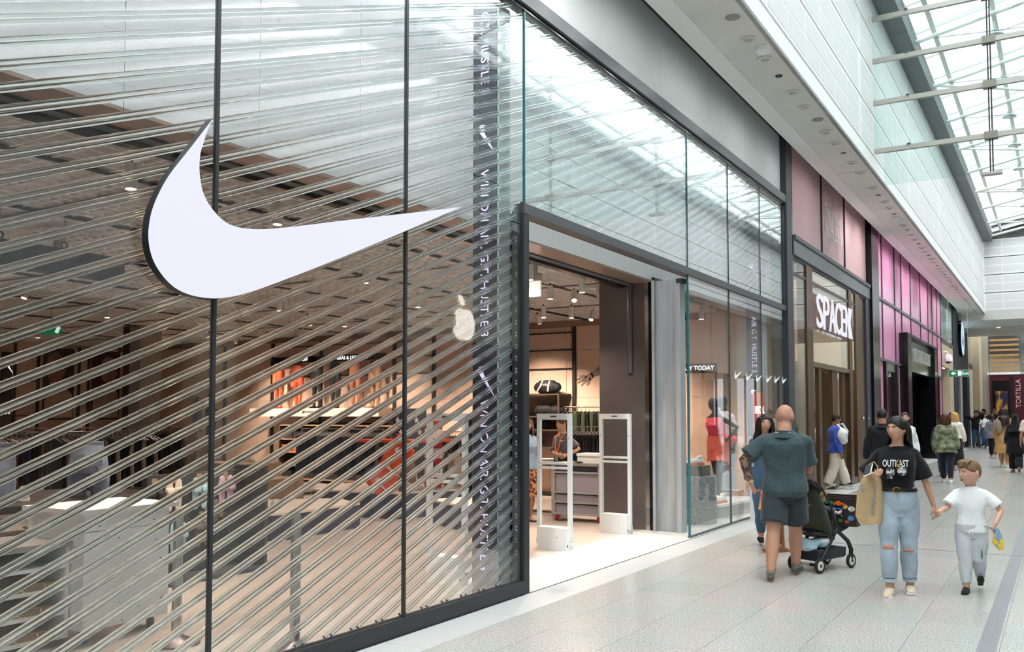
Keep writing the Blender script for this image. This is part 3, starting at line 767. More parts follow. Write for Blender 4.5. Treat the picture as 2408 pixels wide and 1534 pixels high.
for i, (ch, y0, y1) in enumerate((('S', 18.66, 19.20), ('P', 19.26, 19.80), ('A', 19.82, 20.42), ('C', 20.42, 20.98), ('E', 21.04, 21.46), ('N', 21.52, 21.98), ('K', 21.84, 22.24))):
    o = text('letter', ch, LED, None, (0, 0, 0), (0, 0, 0), 1.0, 1.0, 0.012, 'LEFT', bold=0.0)
    me = o.data; xs = [v.co.x for v in me.vertices]; zs = [v.co.y for v in me.vertices]
    w, h_ = max(xs) - min(xs), max(zs) - min(zs)
    o.location = (XB + 0.13, y0 - min(xs) * (y1 - y0) / w, 3.41 - min(zs) * 0.7 / h_); o.scale = ((y1 - y0) / w, 0.70 / h_, 1.0)
    o.rotation_euler = (PI / 2, 0, PI / 2); attach(o, sp)
# shop interior
rm = empty('wall_shop_second_inner', (-8, 21, 0), kind='structure')
bx('back_wall', mat('shop_back_cream', 'cfc2a8', 0.6), rm, (-8.2, 17.2, 0), (-8.0, 25.0, 4.62)); bx('side_wall', STONE2, rm, (-8.0, 17.2, 0), (-4.6, 17.3, 4.62))
bx('side_wall', STONE2, rm, (-8.0, 24.9, 0), (-4.45, 25.0, 4.62)); bx('ceiling_panel', WHT2, rm, (-8.0, 17.2, 4.62), (-4.4, 25.0, 4.72))
bx('mezzanine', mat('display_tan', 'a98c62', 0.6), rm, (-7.9, 18.6, 2.72), (-5.3, 24.8, 2.9))
for k in range(5): bx('display_step', (WOOD, WHT2)[k % 2], rm, (-7.8, 18.8, 2.9 + 0.13 * k), (-6.2 - 0.1 * k, 24.0, 3.03 + 0.13 * k))
lamp_panel = bx('added_light_panel', mat('added_panel_glow', 'fff2e0', 0.5, emit='ffe6c4', es=3.0), None, (-6.6, 19.5, 4.58), (-6.0, 22.5, 4.62))
tag(lamp_panel, 'added warm light panel on the second shop ceiling', 'light')
light('added_shop_light', 'AREA', (-6.3, 21, 4.5), 90, (1, 0.86, 0.68), lamp_panel, shape='RECTANGLE', size=1.0, size_y=3.0)  # panel and light added to brighten the second shop inside
pl = thing('potted_palm', 'feathery green palm in a pot behind the second shop doorway', 'plant', (-5.6, 21.1, 0))
MB().lathe([(0.14, 0), (0.2, 0.4), (0.18, 0.4), (0.12, 0.05)], (-5.6, 21.1, 0), 16).build('pot', mat('pot_tan', '8c6a48', 0.7), pl, True)
GRN = mat('palm_green', '5b6a33', 0.6, var=0.3, vscale=5)
for k in range(16):
    a = k * 2.4; q = MB(); Lf = 0.75 + 0.3 * random.random(); h0 = 0.4
    pts = [Vector((-5.6, 21.1, h0)) + Vector((math.cos(a) * Lf * t * 0.75, math.sin(a) * Lf * t * 0.75, 1.9 * t - 0.9 * t * t * (0.6 + 0.4 * (k % 3)))) for t in np.linspace(0, 1, 9)]
    for i in range(8):
        d = (pts[i + 1] - pts[i]); sd2 = d.cross(Vector((0, 0, 1))).normalized()
        q.tube([pts[i], pts[i + 1]], 0.006, 4)
        if i > 1:
            for s in (-1, 1):
                e = pts[i] + sd2 * s * 0.22 * (1.15 - i / 8) + d * 0.8 - Vector((0, 0, 0.05))
                q.add([pts[i], pts[i] + d * 0.3, e, e - d * 0.1 + Vector((0, 0, 0.004))], [(0, 1, 2), (0, 2, 3), (0, 3, 1), (1, 3, 2)])
    q.build('frond', GRN, pl)
nb = thing('neon_sign', 'small yellow neon letters glowing inside the second shop', 'sign', (-5.2, 22.0, 2.0))
text('neon_letters', 'OK', mat('neon_yellow', 'e8f000', 0.5, emit='e6f400', es=1.6), nb, (-5.2, 22.05, 2.35), (PI / 2, 0, PI / 2), 0.3, 0.9, 0.02)
MB().tube([(-5.2, 22.05, 2.5), (-5.2, 22.05, 4.62)], 0.01, 6).build('cable', BLK, nb)
# black post between shops
pb = bx('trim_13', BLKG, None, (XB - 0.3, 25.05, 0), (XB + 0.12, 26.1, 7.0)); tag(pb, kind='structure')
# ------------------------------------------------------------------ third shop: pink reeded glass
w5 = empty('window_5', (XB, 34, 0), kind='structure')
VY = (26.1, 27.27, 29.55, 30.9, 32.95, 35.4, 37.55, 38.85, 40.4, 41.8)
for a, b in zip(VY[:-1], VY[1:]):
    bx('pane', PINKG, w5, (XB - 0.05, a + 0.05, 4.94), (XB, b - 0.05, 6.98))
    bx('pane', PINKG, w5, (XB - 0.05, a + 0.05, 3.2), (XB, b - 0.05, 4.86))
    if not (27.2 < a < 29.5) and not (30.8 < a < 37.5):
        bx('pane', PINKG, w5, (XB - 0.05, a + 0.05, 0.05), (XB, b - 0.05, 3.16))
for y in VY[1:]:
    bx('mullion', BLK, w5, (XB - 0.06, y - 0.05, 3.2 if 27.2 < y < 37 else 0), (XB + 0.02, y + 0.05, 6.98))
bx('transom', mat('beam_grey'), w5, (XB - 0.08, 26.1, 4.86), (XB + 0.04, 41.85, 4.94))
bx('transom', DKG, w5, (XB - 0.08, 26.1, 3.15), (XB + 0.06, 30.3, 3.22)); bx('transom', DKG, w5, (XB - 0.08, 38.0, 3.15), (XB + 0.06, 41.85, 3.22))
bx('top_rail', BLK, w5, (XB - 0.08, 26.1, 6.93), (XB + 0.04, 41.85, 7.0))
for a, b in ((27.3, 29.5), (38.0, 40.3)):
    bx('display_frame', BLKG, w5, (XB - 0.1, a, 0), (XB + 0.08, a + 0.25, 3.15)); bx('display_frame', BLKG, w5, (XB - 0.1, b - 0.25, 0), (XB + 0.08, b, 3.15))
    bx('display_head', mat('mirror_dark', '8a8a8c', 0.12, 0.9), w5, (XB - 0.1, a + 0.25, 2.9), (XB + 0.04, b - 0.25, 3.15))
    bx('pane', GLASS, w5, (XB - 0.01, a + 0.25, 0.1), (XB, b - 0.25, 2.9))
    bx('display_back', mat('display_grey', '6d6d6f', 0.4), w5, (XB - 0.9, a, 0), (XB - 0.85, b, 3.15))
vd = thing('glossy_portal', 'glossy black doorway portal with silver lettering in the pink glass front', 'doorway', (XB, 34, 0))
bx('portal_side', BLKG, vd, (XB - 0.3, 30.3, 0), (XB + 0.25, 31.1, 4.2)); bx('portal_side', BLKG, vd, (XB - 0.3, 37.2, 0), (XB + 0.25, 38.0, 4.2))
bx('portal_head', BLKG, vd, (XB - 0.3, 31.1, 4.12), (XB + 0.25, 37.2, 4.2))
bx('fascia_mirror', mat('mirror_dark'), vd, (XB - 0.3, 31.1, 3.05), (XB + 0.12, 37.2, 4.12))
text('portal_lettering', "VICTORIA'S SECRET", mat('silver_letters', 'd8d8d6', 0.25, 0.7), vd, (XB + 0.16, 34.3, 3.6), (PI / 2, 0, PI / 2), 0.62, 0.82, 0.03)
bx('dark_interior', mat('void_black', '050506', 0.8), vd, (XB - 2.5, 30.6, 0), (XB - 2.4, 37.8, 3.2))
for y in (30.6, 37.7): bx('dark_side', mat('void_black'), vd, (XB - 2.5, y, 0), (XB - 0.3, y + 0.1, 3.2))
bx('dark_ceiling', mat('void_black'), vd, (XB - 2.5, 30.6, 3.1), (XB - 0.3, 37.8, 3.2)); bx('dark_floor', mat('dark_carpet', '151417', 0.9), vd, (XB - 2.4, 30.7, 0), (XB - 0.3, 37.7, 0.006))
# green glass, stone pier, navy shop, further shops
w6 = empty('window_6', (XB, 44, 5), kind='structure')
GRG = mat('pale_green_glass', 'b4cfc8', 0.12, coat=0.5)
for a, b in ((41.9, 43.2), (43.25, 45.3), (45.35, 46.4)): bx('pane', GRG, w6, (XB - 0.04, a, 4.85), (XB, b, 6.98))
bx('sill', DKG, w6, (XB - 0.08, 41.85, 4.7), (XB + 0.05, 46.5, 4.85)); bx('top_rail', DKG, w6, (XB - 0.08, 41.85, 6.93), (XB + 0.05, 46.5, 7.0))
wl = empty('wall_left_stone', (XB, 44, 0), kind='structure')
for z in range(4):
    bx('stone_block', STONE, wl, (XB - 0.1, 44.9, z * 1.0 + 0.004), (XB + 0.02, 46.5, z * 1.0 + 0.996))
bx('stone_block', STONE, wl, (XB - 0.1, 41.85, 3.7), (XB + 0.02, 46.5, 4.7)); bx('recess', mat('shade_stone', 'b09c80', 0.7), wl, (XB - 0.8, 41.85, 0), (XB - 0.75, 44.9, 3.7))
bx('recess_side', STONE, wl, (XB - 0.8, 44.85, 0), (XB - 0.1, 44.9, 3.7))
nv = empty('wall_left_navy', (XB, 50, 0), kind='structure')
bx('cladding', NAVYW, nv, (XB - 0.1, 46.5, 3.8), (XB + 0.06, 53.8, 6.98)); bx('pier', NAVYW, nv, (XB - 0.1, 46.5, 0), (XB + 0.06, 47.9, 3.8)); bx('pier', NAVYW, nv, (XB - 0.1, 52.2, 0), (XB + 0.1, 53.8, 3.8))
bx('shop_glass', mat('dim_shop_glass', '77746f', 0.2, col2='3a4460', vscale=1.2), nv, (XB - 0.3, 47.9, 0), (XB - 0.2, 52.2, 3.8))
rs = thing('round_shop_sign', 'round pale blue lit sign on the navy shopfront', 'sign', (XB + 0.1, 49.4, 5.4))
Mx = Matrix.Rotation(PI / 2, 3, 'Y')
MB().lathe([(0.9, 0), (0.9, 0.14), (0.86, 0.14)], (XB + 0.06, 49.4, 5.4), 32, Mx).build('sign_drum', BLKG, rs, True)
MB().lathe([(0.001, 0), (0.85, 0), (0.84, 0.02), (0.001, 0.02)], (XB + 0.19, 49.4, 5.4), 32, Mx).build('sign_face', mat('pale_blue_lit', 'bcd6e6', 0.4, emit='bfe0f4', es=0.45, ), rs)
for k in range(7): bx('sign_stroke', mat('sign_blue_stroke', '6f93b8', 0.5), rs, (XB + 0.205, 48.85 + k * 0.17, 5.0 + 0.1 * (k % 3)), (XB + 0.215, 48.92 + k * 0.17, 5.25 + 0.12 * (k % 4)))
tag(bx('wall_left_far', STONE2, None, (XB - 0.2, 53.8, 0), (XB + 0.0, 60, 9)), kind='structure')
tag(bx('wall_left_pier', STONE, None, (XB - 0.1, 57.2, 0), (XB + 0.35, 60, 7.5)), kind='structure')
w7 = empty('window_7', (XB, 55.5, 5), kind='structure')
for a, b in ((53.9, 54.9), (54.95, 55.9), (55.95, 56.8)): bx('pane', GRG, w7, (XB, a, 4.4), (XB + 0.03, b, 6.6))
bx('sill', DKG, w7, (XB, 53.8, 4.2), (XB + 0.06, 56.9, 4.4))
# exit sign, camera
ex = thing('hanging_exit_sign', 'green hanging exit sign with arrow and running figure over the far walkway', 'sign', (-3.55, 40.7, 3.1))
bx('frame', GRYS, ex, (-3.95, 40.68, 3.17), (-3.15, 40.74, 3.46)); bx('panel', mat('exit_green', '0e7a4a', 0.4, emit='0e7a4a', es=0.25), ex, (-3.90, 40.665, 3.20), (-3.20, 40.68, 3.43))
EXW = mat('exit_white', 'f4fff8', 0.4, emit='ffffff', es=0.4)
MB().prism([(-3.84, 3.315), (-3.74, 3.39), (-3.74, 3.34), (-3.66, 3.34), (-3.66, 3.29), (-3.74, 3.29), (-3.74, 3.24)], 'y', 40.655, 40.665).build('arrow', EXW, ex)
MB().prism([(-3.58, 3.22), (-3.46, 3.22), (-3.46, 3.41), (-3.58, 3.41)], 'y', 40.655, 40.665).build('running_figure', EXW, ex)
text('exit_word', 'Exit', EXW, ex, (-3.32, 40.66, 3.31), (PI / 2, 0, 0), 0.17, 1.0, 0.003)
for x in (-3.9, -3.2): MB().tube([(x, 40.7, 3.46), (x, 40.7, 6.47)], 0.008, 6).build('cable', GRYS, ex)
cc = thing('security_camera', 'white dome security camera on a bracket beside the pink shopfront', 'camera', (XB + 0.2, 41.95, 4.0))
MB().tube([(XB, 41.95, 4.25), (XB + 0.2, 41.95, 4.3), (XB + 0.25, 41.95, 4.2)], 0.03, 8).build('bracket', WHT, cc, True)
MB().lathe([(0.03, 0.32), (0.13, 0.25), (0.17, 0.1), (0.17, 0.0), (0.1, -0.02)], (XB + 0.25, 41.95, 3.88), 18).build('housing', WHT, cc, True)
MB().sphere((XB + 0.25, 41.95, 3.88), (0.12, 0.12, 0.1), 14, 8).build('dome', BLKG, cc, True)
# ------------------------------------------------------------------ opposite side (seen in the reflections)
op = empty('wall_right', (OPP, 15, 0), kind='structure')
MB().prism([(OPP + 0.06, 7.0), (OPP - 0.06, 6.95), (4.45, 6.47), (3.78, 6.47), (3.78, 6.55), (OPP + 0.06, 7.2)], 'y', Y0, YE).build('soffit', SOF, op)
GRW = mat('opposite_shade_grey', '8f8d8a', 0.6)
y = Y0
k = 0
while y < YE:
    e = min(y + 6.3, YE)
    bx('pier', STONE2, op, (OPP, y, 0), (OPP + 0.4, y + 0.9, 6.98)); bx('fascia', (WHT2, GRW, STONE2)[k % 3], op, (OPP + 0.05, y + 0.9, 3.6), (OPP + 0.3, e, 6.98))
    if abs(y + 0.0) < 100:
        bx('shop_back', (mat('opp_back_warm', '8a7058', 0.7), mat('opp_back_dark', '3a3b3f', 0.6), mat('opp_back_white', 'b9b4ac', 0.6))[k % 3], op, (OPP + 3.0, y, 0), (OPP + 3.1, e, 3.6))
        bx('shop_ceiling', WHT2, op, (OPP + 0.3, y, 3.6), (OPP + 3.1, e, 3.7))
        bx('pane', GLASS, op, (OPP + 0.15, y + 0.9, 0.02), (OPP + 0.162, e, 3.6))
        for j in range(1, 3): bx('mullion', DKG, op, (OPP + 0.1, y + 0.9 + j * 1.8 - 0.03, 0), (OPP + 0.2, y + 0.9 + j * 1.8 + 0.03, 3.6))
    y += 6.3; k += 1
tag(bx('wall_right_back', GRW, None, (OPP + 3.1, Y0, 0), (OPP + 3.3, YE, 7)), kind='structure')
# fruit emblem sign on the opposite shop
al = thing('fruit_emblem_sign', 'white lit bitten fruit emblem on the opposite shop, seen reflected in the glazing', 'sign', (OPP, 19.9, 3.5))
R0 = 0.46; P = []
for j in range(48):
    a = 2 * PI * j / 48 + PI / 2; r = R0 * (1 + 0.05 * math.cos(2 * a))
    yv = math.cos(a) * r * 0.98; zv = math.sin(a) * r * 1.02
    zv -= 0.07 * math.exp(-(yv / 0.12) ** 2) * (1 if zv > 0 else -0.75)
    if math.hypot(yv - 0.5, zv - 0.08) < 0.24:
        d = Vector((yv - 0.5, zv - 0.08)); d = d.normalized() * 0.24; yv, zv = 0.5 + d.x, 0.08 + d.y
        if yv > 0.46: yv = 0.28
    P.append((19.9 - yv, 4.05 + zv))
FE = mat('emblem_light', 'ffffff', 0.5, emit='fff6ea', es=3.2)
MB().prism(P, 'x', OPP - 0.03, OPP + 0.05).build('emblem_body', FE, al)
MB().prism([(19.9 - a, 4.05 + b) for a, b in ((0.0, 0.52), (0.05, 0.66), (0.14, 0.75), (0.2, 0.77), (0.19, 0.68), (0.12, 0.57))], 'x', OPP - 0.03, OPP + 0.05).build('emblem_leaf', FE, al)
# ------------------------------------------------------------------ organic surfaces: overlapping closed shapes fused into one skin
def fuse(mb, name, mats, voxel=0.01, smooth=3, fold=None):
    me = bpy.data.meshes.new(name); me.from_pydata(mb.v, [], mb.f)
    o = bpy.data.objects.new(name, me)
    r = o.modifiers.new('r', 'REMESH'); r.mode = 'VOXEL'; r.voxel_size = voxel; r.use_smooth_shade = True
    if smooth:
        s = o.modifiers.new('s', 'SMOOTH'); s.factor = 0.5; s.iterations = smooth
    me2 = evaluated_mesh(o)
    bpy.data.objects.remove(o); bpy.data.meshes.remove(me)
    me2.name = name; me2.materials.clear()
    for m in (mats if isinstance(mats, (list, tuple)) else [mats]): me2.materials.append(m)
    if fold:
        n = len(me2.vertices); co = np.empty(n * 3); me2.vertices.foreach_get('co', co); co = co.reshape(-1, 3)
        no = np.empty(n * 3); me2.vertices.foreach_get('normal', no); no = no.reshape(-1, 3)
        amp, fx, fz, ph = fold
        w = np.sin(co[:, 0] * fx + co[:, 1] * fx * .7 + 1.6 * np.sin(co[:, 2] * 8 + ph) + ph)
        w2 = np.sin(co[:, 2] * fz + 1.8 * np.sin(co[:, 0] * 11 + ph) + 1.5 * np.sin(co[:, 1] * 13 + ph * 2)); w2 = np.sign(w2) * np.abs(w2) ** 1.6
        co += no * (amp * (0.45 * w + 0.55 * w2))[:, None]
        me2.vertices.foreach_set('co', co.ravel())
    me2.polygons.foreach_set('use_smooth', [True] * len(me2.polygons))
    me2.update(); return me2

# ================================================================== inside the first shop
LIT = mat('spot_lens_lit', 'fff3df', 0.4, emit='ffdfb6', es=9.0)
SPB = mat('spot_body_white', 'd9d3cd', 0.45)
spot_body = MB().lathe([(0.001, -0.2), (0.042, -0.2), (0.047, -0.19), (0.047, -0.02), (0.04, 0.0), (0.001, 0.0)], n=18).mesh('body', SPB, True)
spot_lens = MB().lathe([(0.001, -0.203), (0.038, -0.203), (0.038, -0.198), (0.001, -0.198)], n=14).mesh('lens', LIT)
spot_stem = MB().tube([(0, 0, -0.02), (0, 0, 0.06)], 0.012, 8).mesh('stem', BLK)
from mathutils import Euler
V0 = lambda r: Euler(r).to_matrix() @ Vector((0, 0, -.23))
SPOTS = [(-5.75, 9.9, 0, 0), (-6.45, 11.7, 0, 0), (-6.42, 12.4, 30, 20), (-6.14, 12.65, 25, 40), (-5.72, 11.3, 0, 0), (-7.8, 13.9, 0, 0), (-8.5, 14.9, -30, 0), (-7.4, 14.2, 0, 0), (-7.36, 15.0, 30, 0),
         (-11.0, 10.7, 0, 0), (-11.9, 13.3, 0, 0), (-6.0, 5.8, 0, 0), (-8.75, 11.5, 0, 0), (-10.7, 14.8, -35, 0), (-11.55, 14.6, -30, 0), (-6.0, 4.3, 0, 0), (-13.1, 7.7, 20, 0), (-9.7, 6.4, 0, 0), (-9.0, 5.6, 0, 0), (-16.3, 13.6, -30, 0),
         (-14.4, 9.9, 0, 0), (-19.5, 11.7, 0, 0), (-12.4, 12.8, -25, 0), (-6.7, 5.75, 0, 0), (-7.7, 9.0, 0, 0), (-14.5, 14.8, -35, 0), (-15.8, 15.0, -35, 0), (-13.3, 14.9, -35, 0), (-17.2, 15.2, -35, 0), (-9.4, 15.2, -35, 0), (-7.0, 7.2, 0, 0), (-20.8, 14.5, 0, 35), (-21, 9, 0, 35), (-5.6, 14.2, 0, 0), (-5.5, 15.6, 0, 0), (-18, 7.5, 0, 20), (-6.9, 15.3, -30, 0), (-8.0, 3.2, 0, 0)]
CS = {}
for i, (x, y, ax, ay) in enumerate(SPOTS):
    t = empty('track_spotlight', (x, y, 3.56)); Rt = (math.radians(-ax), math.radians(-ay), 0)
    inst('body', spot_body, t, rot=Rt, world=False); inst('lens', spot_lens, t, rot=Rt, world=False); inst('stem', spot_stem, t, world=False); bx('mounting_plate', CEL, t, (-.1, -.1, .04), (.1, .1, .064), False)
    where = 'above the open entrance' if (y > 9.5 and x > -6.6 and y < 13) else ('over the wall of leg mannequins' if y > 14 and x < -9 else ('over the display window' if x > -6 and y > 13 else ('over the wall rails beyond the entrance' if y > 13 and x > -9 else 'over the middle of the sales floor')))
    CS[where] = CS.get(where, 0) + 1; tag(t, ORD[CS[where] - 1] + ' white cylinder spotlight ' + where, 'spotlight', 'spotlights ' + where)
    d = light('spot_beam', 'SPOT', (0, 0, -0.22), 240 if ax or ay else 125, (1.0, 0.80, 0.64), None, spot_size=math.radians(105 if not (ax or ay) else 80), spot_blend=0.9, shadow_soft_size=0.05)
    d.rotation_euler = Rt; d.location = Matrix.Rotation(0, 3, 'X') @ V0(Rt); attach(d, t, False)
# --- side wall cladding panels and rails (wall faces the camera)
WP = mat('warm_wall_panel', 'e2c3ad', 0.6, var=0.03, vscale=1)
RAILB = mat('rail_black', '2a2624', 0.5)
sw = bpy.data.objects['wall_store_right']
for i, x in enumerate(np.arange(-23.9, -5.9, 1.15)):
    for z0, z1 in ((0.1, 1.2), (1.205, 2.0), (2.005, 2.6), (2.605, 3.0), (3.005, 3.6)):
        bx('wall_panel', WP, sw, (x + 0.004, 16.94, z0), (x + 1.146, 17.0, z1))
for x in (-8.75, -10.6, -12.4, -13.55, -15.9, -17.6, -19.4):
    bx('upright', RAILB, sw, (x - 0.035, 16.88, 0.1), (x + 0.035, 16.94, 3.56))
for z in (2.62, 3.02, 3.38):
    bx('rail', RAILB, sw, (-10.6, 16.9, z - 0.012), (-8.75, 16.94, z + 0.012)); bx('rail', RAILB, sw, (-17.6, 16.9, z - 0.012), (-12.4, 16.94, z + 0.012))
bx('cornice', mat('cornice_brown', '8c7264', 0.6), sw, (-23.9, 16.8, 3.5), (-5.9, 17.0, 3.62))
# --- arm graphic on wall panel
ag = thing('arm_graphic', 'grey print of a reaching arm on the wall beside the steel column', 'wall graphic', (-8.2, 16.9, 2.4))
m = MB()
def stroke(P, R):
    up_, dn_ = [], []
    for i in range(len(P)):
        a_ = V2(P[max(i - 1, 0)]); b_2 = V2(P[min(i + 1, len(P) - 1)]); d_2 = (b_2 - a_).normalized(); n_2 = V2((-d_2.y, d_2.x)); c_2 = V2(P[i])
        up_.append(tuple(c_2 + n_2 * R[i])); dn_.append(tuple(c_2 - n_2 * R[i]))
    m.prism(up_ + dn_[::-1], 'y', 16.925, 16.935)
from mathutils import Vector as V2_
V2 = lambda q: V2_((q[0], q[1]))
stroke([(-7.7, 2.86), (-7.95, 2.70), (-8.18, 2.56), (-8.36, 2.46)], [.12, .095, .07, .045])
stroke([(-8.32, 2.48), (-8.42, 2.42), (-8.5, 2.38)], [.05, .062, .045])
for q, r in (([(-8.46, 2.43), (-8.56, 2.46), (-8.64, 2.45)], .017), ([(-8.5, 2.41), (-8.62, 2.41), (-8.71, 2.38)], .016), ([(-8.5, 2.38), (-8.61, 2.35), (-8.68, 2.31)], .016), ([(-8.47, 2.35), (-8.55, 2.30), (-8.6, 2.25)], .014), ([(-8.38, 2.40), (-8.42, 2.31), (-8.47, 2.26)], .018)): stroke(q, [r * 1.3, r, r * .5])
m.build('print', mat('print_grey', '8d7a6e', 0.6, var=0.3, vscale=30), ag)
# --- shelf bay with bags by the entrance
sb = thing('bag_shelving', 'four dark metal shelves on the warm wall behind the entrance', 'shelving', (-9.7, 16.6, 0))
SHB = mat('shelf_dark', '5b4c44', 0.5, 0.3)
for z in (2.08, 1.62, 1.34, 0.98): bx('shelf', SHB, sb, (-10.6, 16.35, z - 0.03), (-8.82, 16.9, z))
for x in (-10.6, -8.85): bx('bracket', SHB, sb, (x, 16.35, 0.9), (x + 0.03, 16.38, 2.08))
BAGB = mat('bag_black', '201d20', 0.75); BAGN = mat('bag_navy', '14141d', 0.7, bump=0.15, bscale=30); STRAP = mat('strap_cream', 'd8cdb8', 0.7)
def duffel(x, z, L_, r, m, lab, strap=True):
    t = thing('duffel_bag', lab, 'bag', (x, 16.6, z), 0, 'bags on the entrance shelves')
    b = MB().tube([(x - L_ / 2 * a, 16.6, z + r * 0.95) for a in (1, 0.8, 0.3, -0.3, -0.8, -1)], [r * .72, r * .97, r, r, r * .97, r * .72], 16, flat=0.85, round_=True)
    inst('body', fuse(b, 'body', m, 0.02, 2, (0.008, 20, 24, x)), t)
    if strap:
        for s in (-1, 1): MB().tube([(x + s * L_ * .2, 16.6 - r * 0.4, z + r * 1.8), (x + s * L_ * .22, 16.6 - r * .9, z + r * 1.1), (x + s * L_ * .3 - L_ * .12, 16.6 - r * .85, z + 0.05)], 0.02, 6).build('strap', STRAP, t)
        text('bag_lettering', 'Hello', STRAP, t, (x, 16.6 - r * 0.88, z + r * 1.25), (PI / 2, 0, 0), 0.07, 1, 0.002)
duffel(-9.22, 2.08, 0.42, 0.15, BAGN, 'navy duffel bag with cream straps on the top shelf')
duffel(-10.0, 2.08, 0.42, 0.14, BAGB, 'plain black holdall on the top shelf beside the strapped duffel', False)
for i, (x, z, L_, r, lab) in enumerate(((-9.3, 1.62, 0.3, 0.13, 'black rucksack slumped on the second shelf under the navy duffel'), (-9.0, 1.62, 0.2, 0.12, 'small black bag at the right end of the second shelf'), (-9.9, 1.62, 0.36, 0.09, 'flat black bag at the left end of the second shelf'),
                                  (-9.3, 1.34, 0.36, 0.09, 'black soft bag on the third shelf right'), (-9.9, 1.34, 0.3, 0.08, 'black soft bag on the third shelf left'), (-9.6, 0.98, 0.4, 0.1, 'black bag on the lowest shelf'))):
    duffel(x, z, L_, r, BAGB, lab, False)
# --- garments on hangers
def garment_mesh(w=0.46, L_=0.75, kind='top', seed=0):
    rg = np.random.default_rng(seed); b = MB(); rings = []
    prof_ = ((0.0, 0.06, .03), (0.03, 0.55, .035), (0.08, 1.0, .04), (0.3, 0.86, .045), (0.7, 0.9, .05), (1.0, 0.95, .05)) if kind == 'top' else ((0.0, 0.5, .03), (0.05, 0.62, .04), (0.5, 0.58, .045), (1.0, 0.6, .045))
    for t, ww, th in prof_:
        n = 14; rings.append([(w / 2 * ww * math.cos(2 * PI * j / n), th * math.sin(2 * PI * j / n) + 0.012 * math.sin(5 * j + t * 6 + seed), -t * L_ + 0.01 * rg.random()) for j in range(n)])
    return b.loft(rings)
HANG = mat('hanger_wire', 'cfc6bd', 0.3, 0.8)
hang_me = MB().tube([(-0.2, 0, -0.04), (0, 0, 0.02), (0.2, 0, -0.04)], 0.006, 5).tube([(0, 0, 0.02), (0, 0, 0.06), (0.015, 0, 0.085), (0.0, 0, 0.105), (-0.018, 0, 0.09)], 0.004, 5).mesh('hanger', HANG)
GM = {}
def garment_me(col, L_, kind, w=0.46):
    k = (col, L_, kind)
    if k not in GM: GM[k] = garment_mesh(w, L_, kind, len(GM)).mesh('garment', mat('cloth_' + col, col, 0.85, bump=0.2, bscale=60), True)
    return GM[k]
def clothes_rail(c, axis, length, ztop, cols, L_, kind, lab, glab, stand=True, step=0.075):
    """free-standing or wall rail along axis with a row of garments"""
    ax = Vector((1, 0, 0)) if axis == 'x' else Vector((0, 1, 0)); c = Vector(c)
    t = thing('clothes_rail', lab, 'clothes rail', c)
    a, b = c - ax * length / 2, c + ax * length / 2; up = Vector((0, 0, ztop))
    MB().tube([a + up, b + up], 0.014, 8).build('rail', CHROME, t)
    if stand:
        for e in (a, b):
            MB().tube([e, e + up], 0.016, 8).build('post', DKG, t)
            s = Vector((ax.y, ax.x, 0)) * 0.3; MB().tube([e - s + Vector((0, 0, .016)), e + s + Vector((0, 0, .016))], 0.016, 6).build('foot', DKG, t)
    else:
        for e in (a, b): MB().tube([e + up, e + up + Vector((0, 0.4, 0))], 0.012, 6).build('bracket', DKG, t)
    n = int(length / step)
    for i in range(n):
        p = a + ax * (step * (i + 0.5)) + up
        g = empty('hanging_garment', (p.x, p.y, p.z - 0.10), (PI / 2 if axis == 'x' else 0) + random.uniform(-.12, .12))
        inst('cloth', garment_me(cols[(i * 7 // 5) % len(cols)] if len(cols) > 1 else cols[0], L_, kind), g, world=False); inst('hanger', hang_me, g, world=False)
        tag(g, ORD[i] + ' ' + glab, 'clothing', glab)
clothes_rail((-8.15, 16.35, 0), 'x', 1.1, 1.80, ('1c191c', '1f1c1f', '4b5a3d', '1c191c', '4f5e40'), 1.05, 'bot', 'wall rail of black and olive trousers beside the bag shelves', 'black or olive trousers hanging on the wall rail by the bag shelves', False, 0.09)
clothes_rail((-7.35, 15.0, 0), 'x', 0.9, 1.42, ('1a181b', '1d1b1f'), 0.62, 'top', 'low rail of black tops behind the white cart', 'black top hanging on the low rail behind the cart', True, 0.07)
clothes_rail((-12.6, 6.6, 0), 'y', 2.0, 1.40, ('20222e', '1a1a22', '2a2c60', '1c1c20', '6b4a40'), 0.72, 'top', 'free standing clothes rail behind the left glazing', 'dark garment on the rail behind the cash desk', True)
clothes_rail((-14.2, 8.2, 0), 'y', 2.2, 1.42, ('1a1a20', '23222a', '8d7466', '1c2338'), 0.75, 'top', 'longer clothes rail behind the red and grey column', 'garment on the long rail near the red column', True)
clothes_rail((-12.9, 8.9, 0), 'y', 1.8, 1.38, ('141a24', '1b2130', 'c9b4a4', '161c28'), 0.8, 'top', 'clothes rail in the middle of the sales floor', 'dark garment on the middle rail', True)
clothes_rail((-12.4, 13.8, 0), 'x', 2.2, 1.36, ('18202e', '131a26', '1d2635', '101620'), 0.8, 'top', 'clothes rail in front of the shoe box shelves', 'navy garment on the rail before the shoe boxes', True)
clothes_rail((-10.2, 15.2, 0), 'x', 1.6, 1.3, ('1a1a20', '2c2a36', '6f5a3e', '5b4650'), 0.7, 'top', 'clothes rail near the patterned drape', 'mixed garment on the rail near the starry drape', True)
clothes_rail((-15.5, 11.2, 0), 'y', 2.4, 1.4, ('2b2528', '3b3238', '231d22'), 0.75, 'top', 'clothes rail at the back of the sales floor', 'dim garment on the back rail', True)
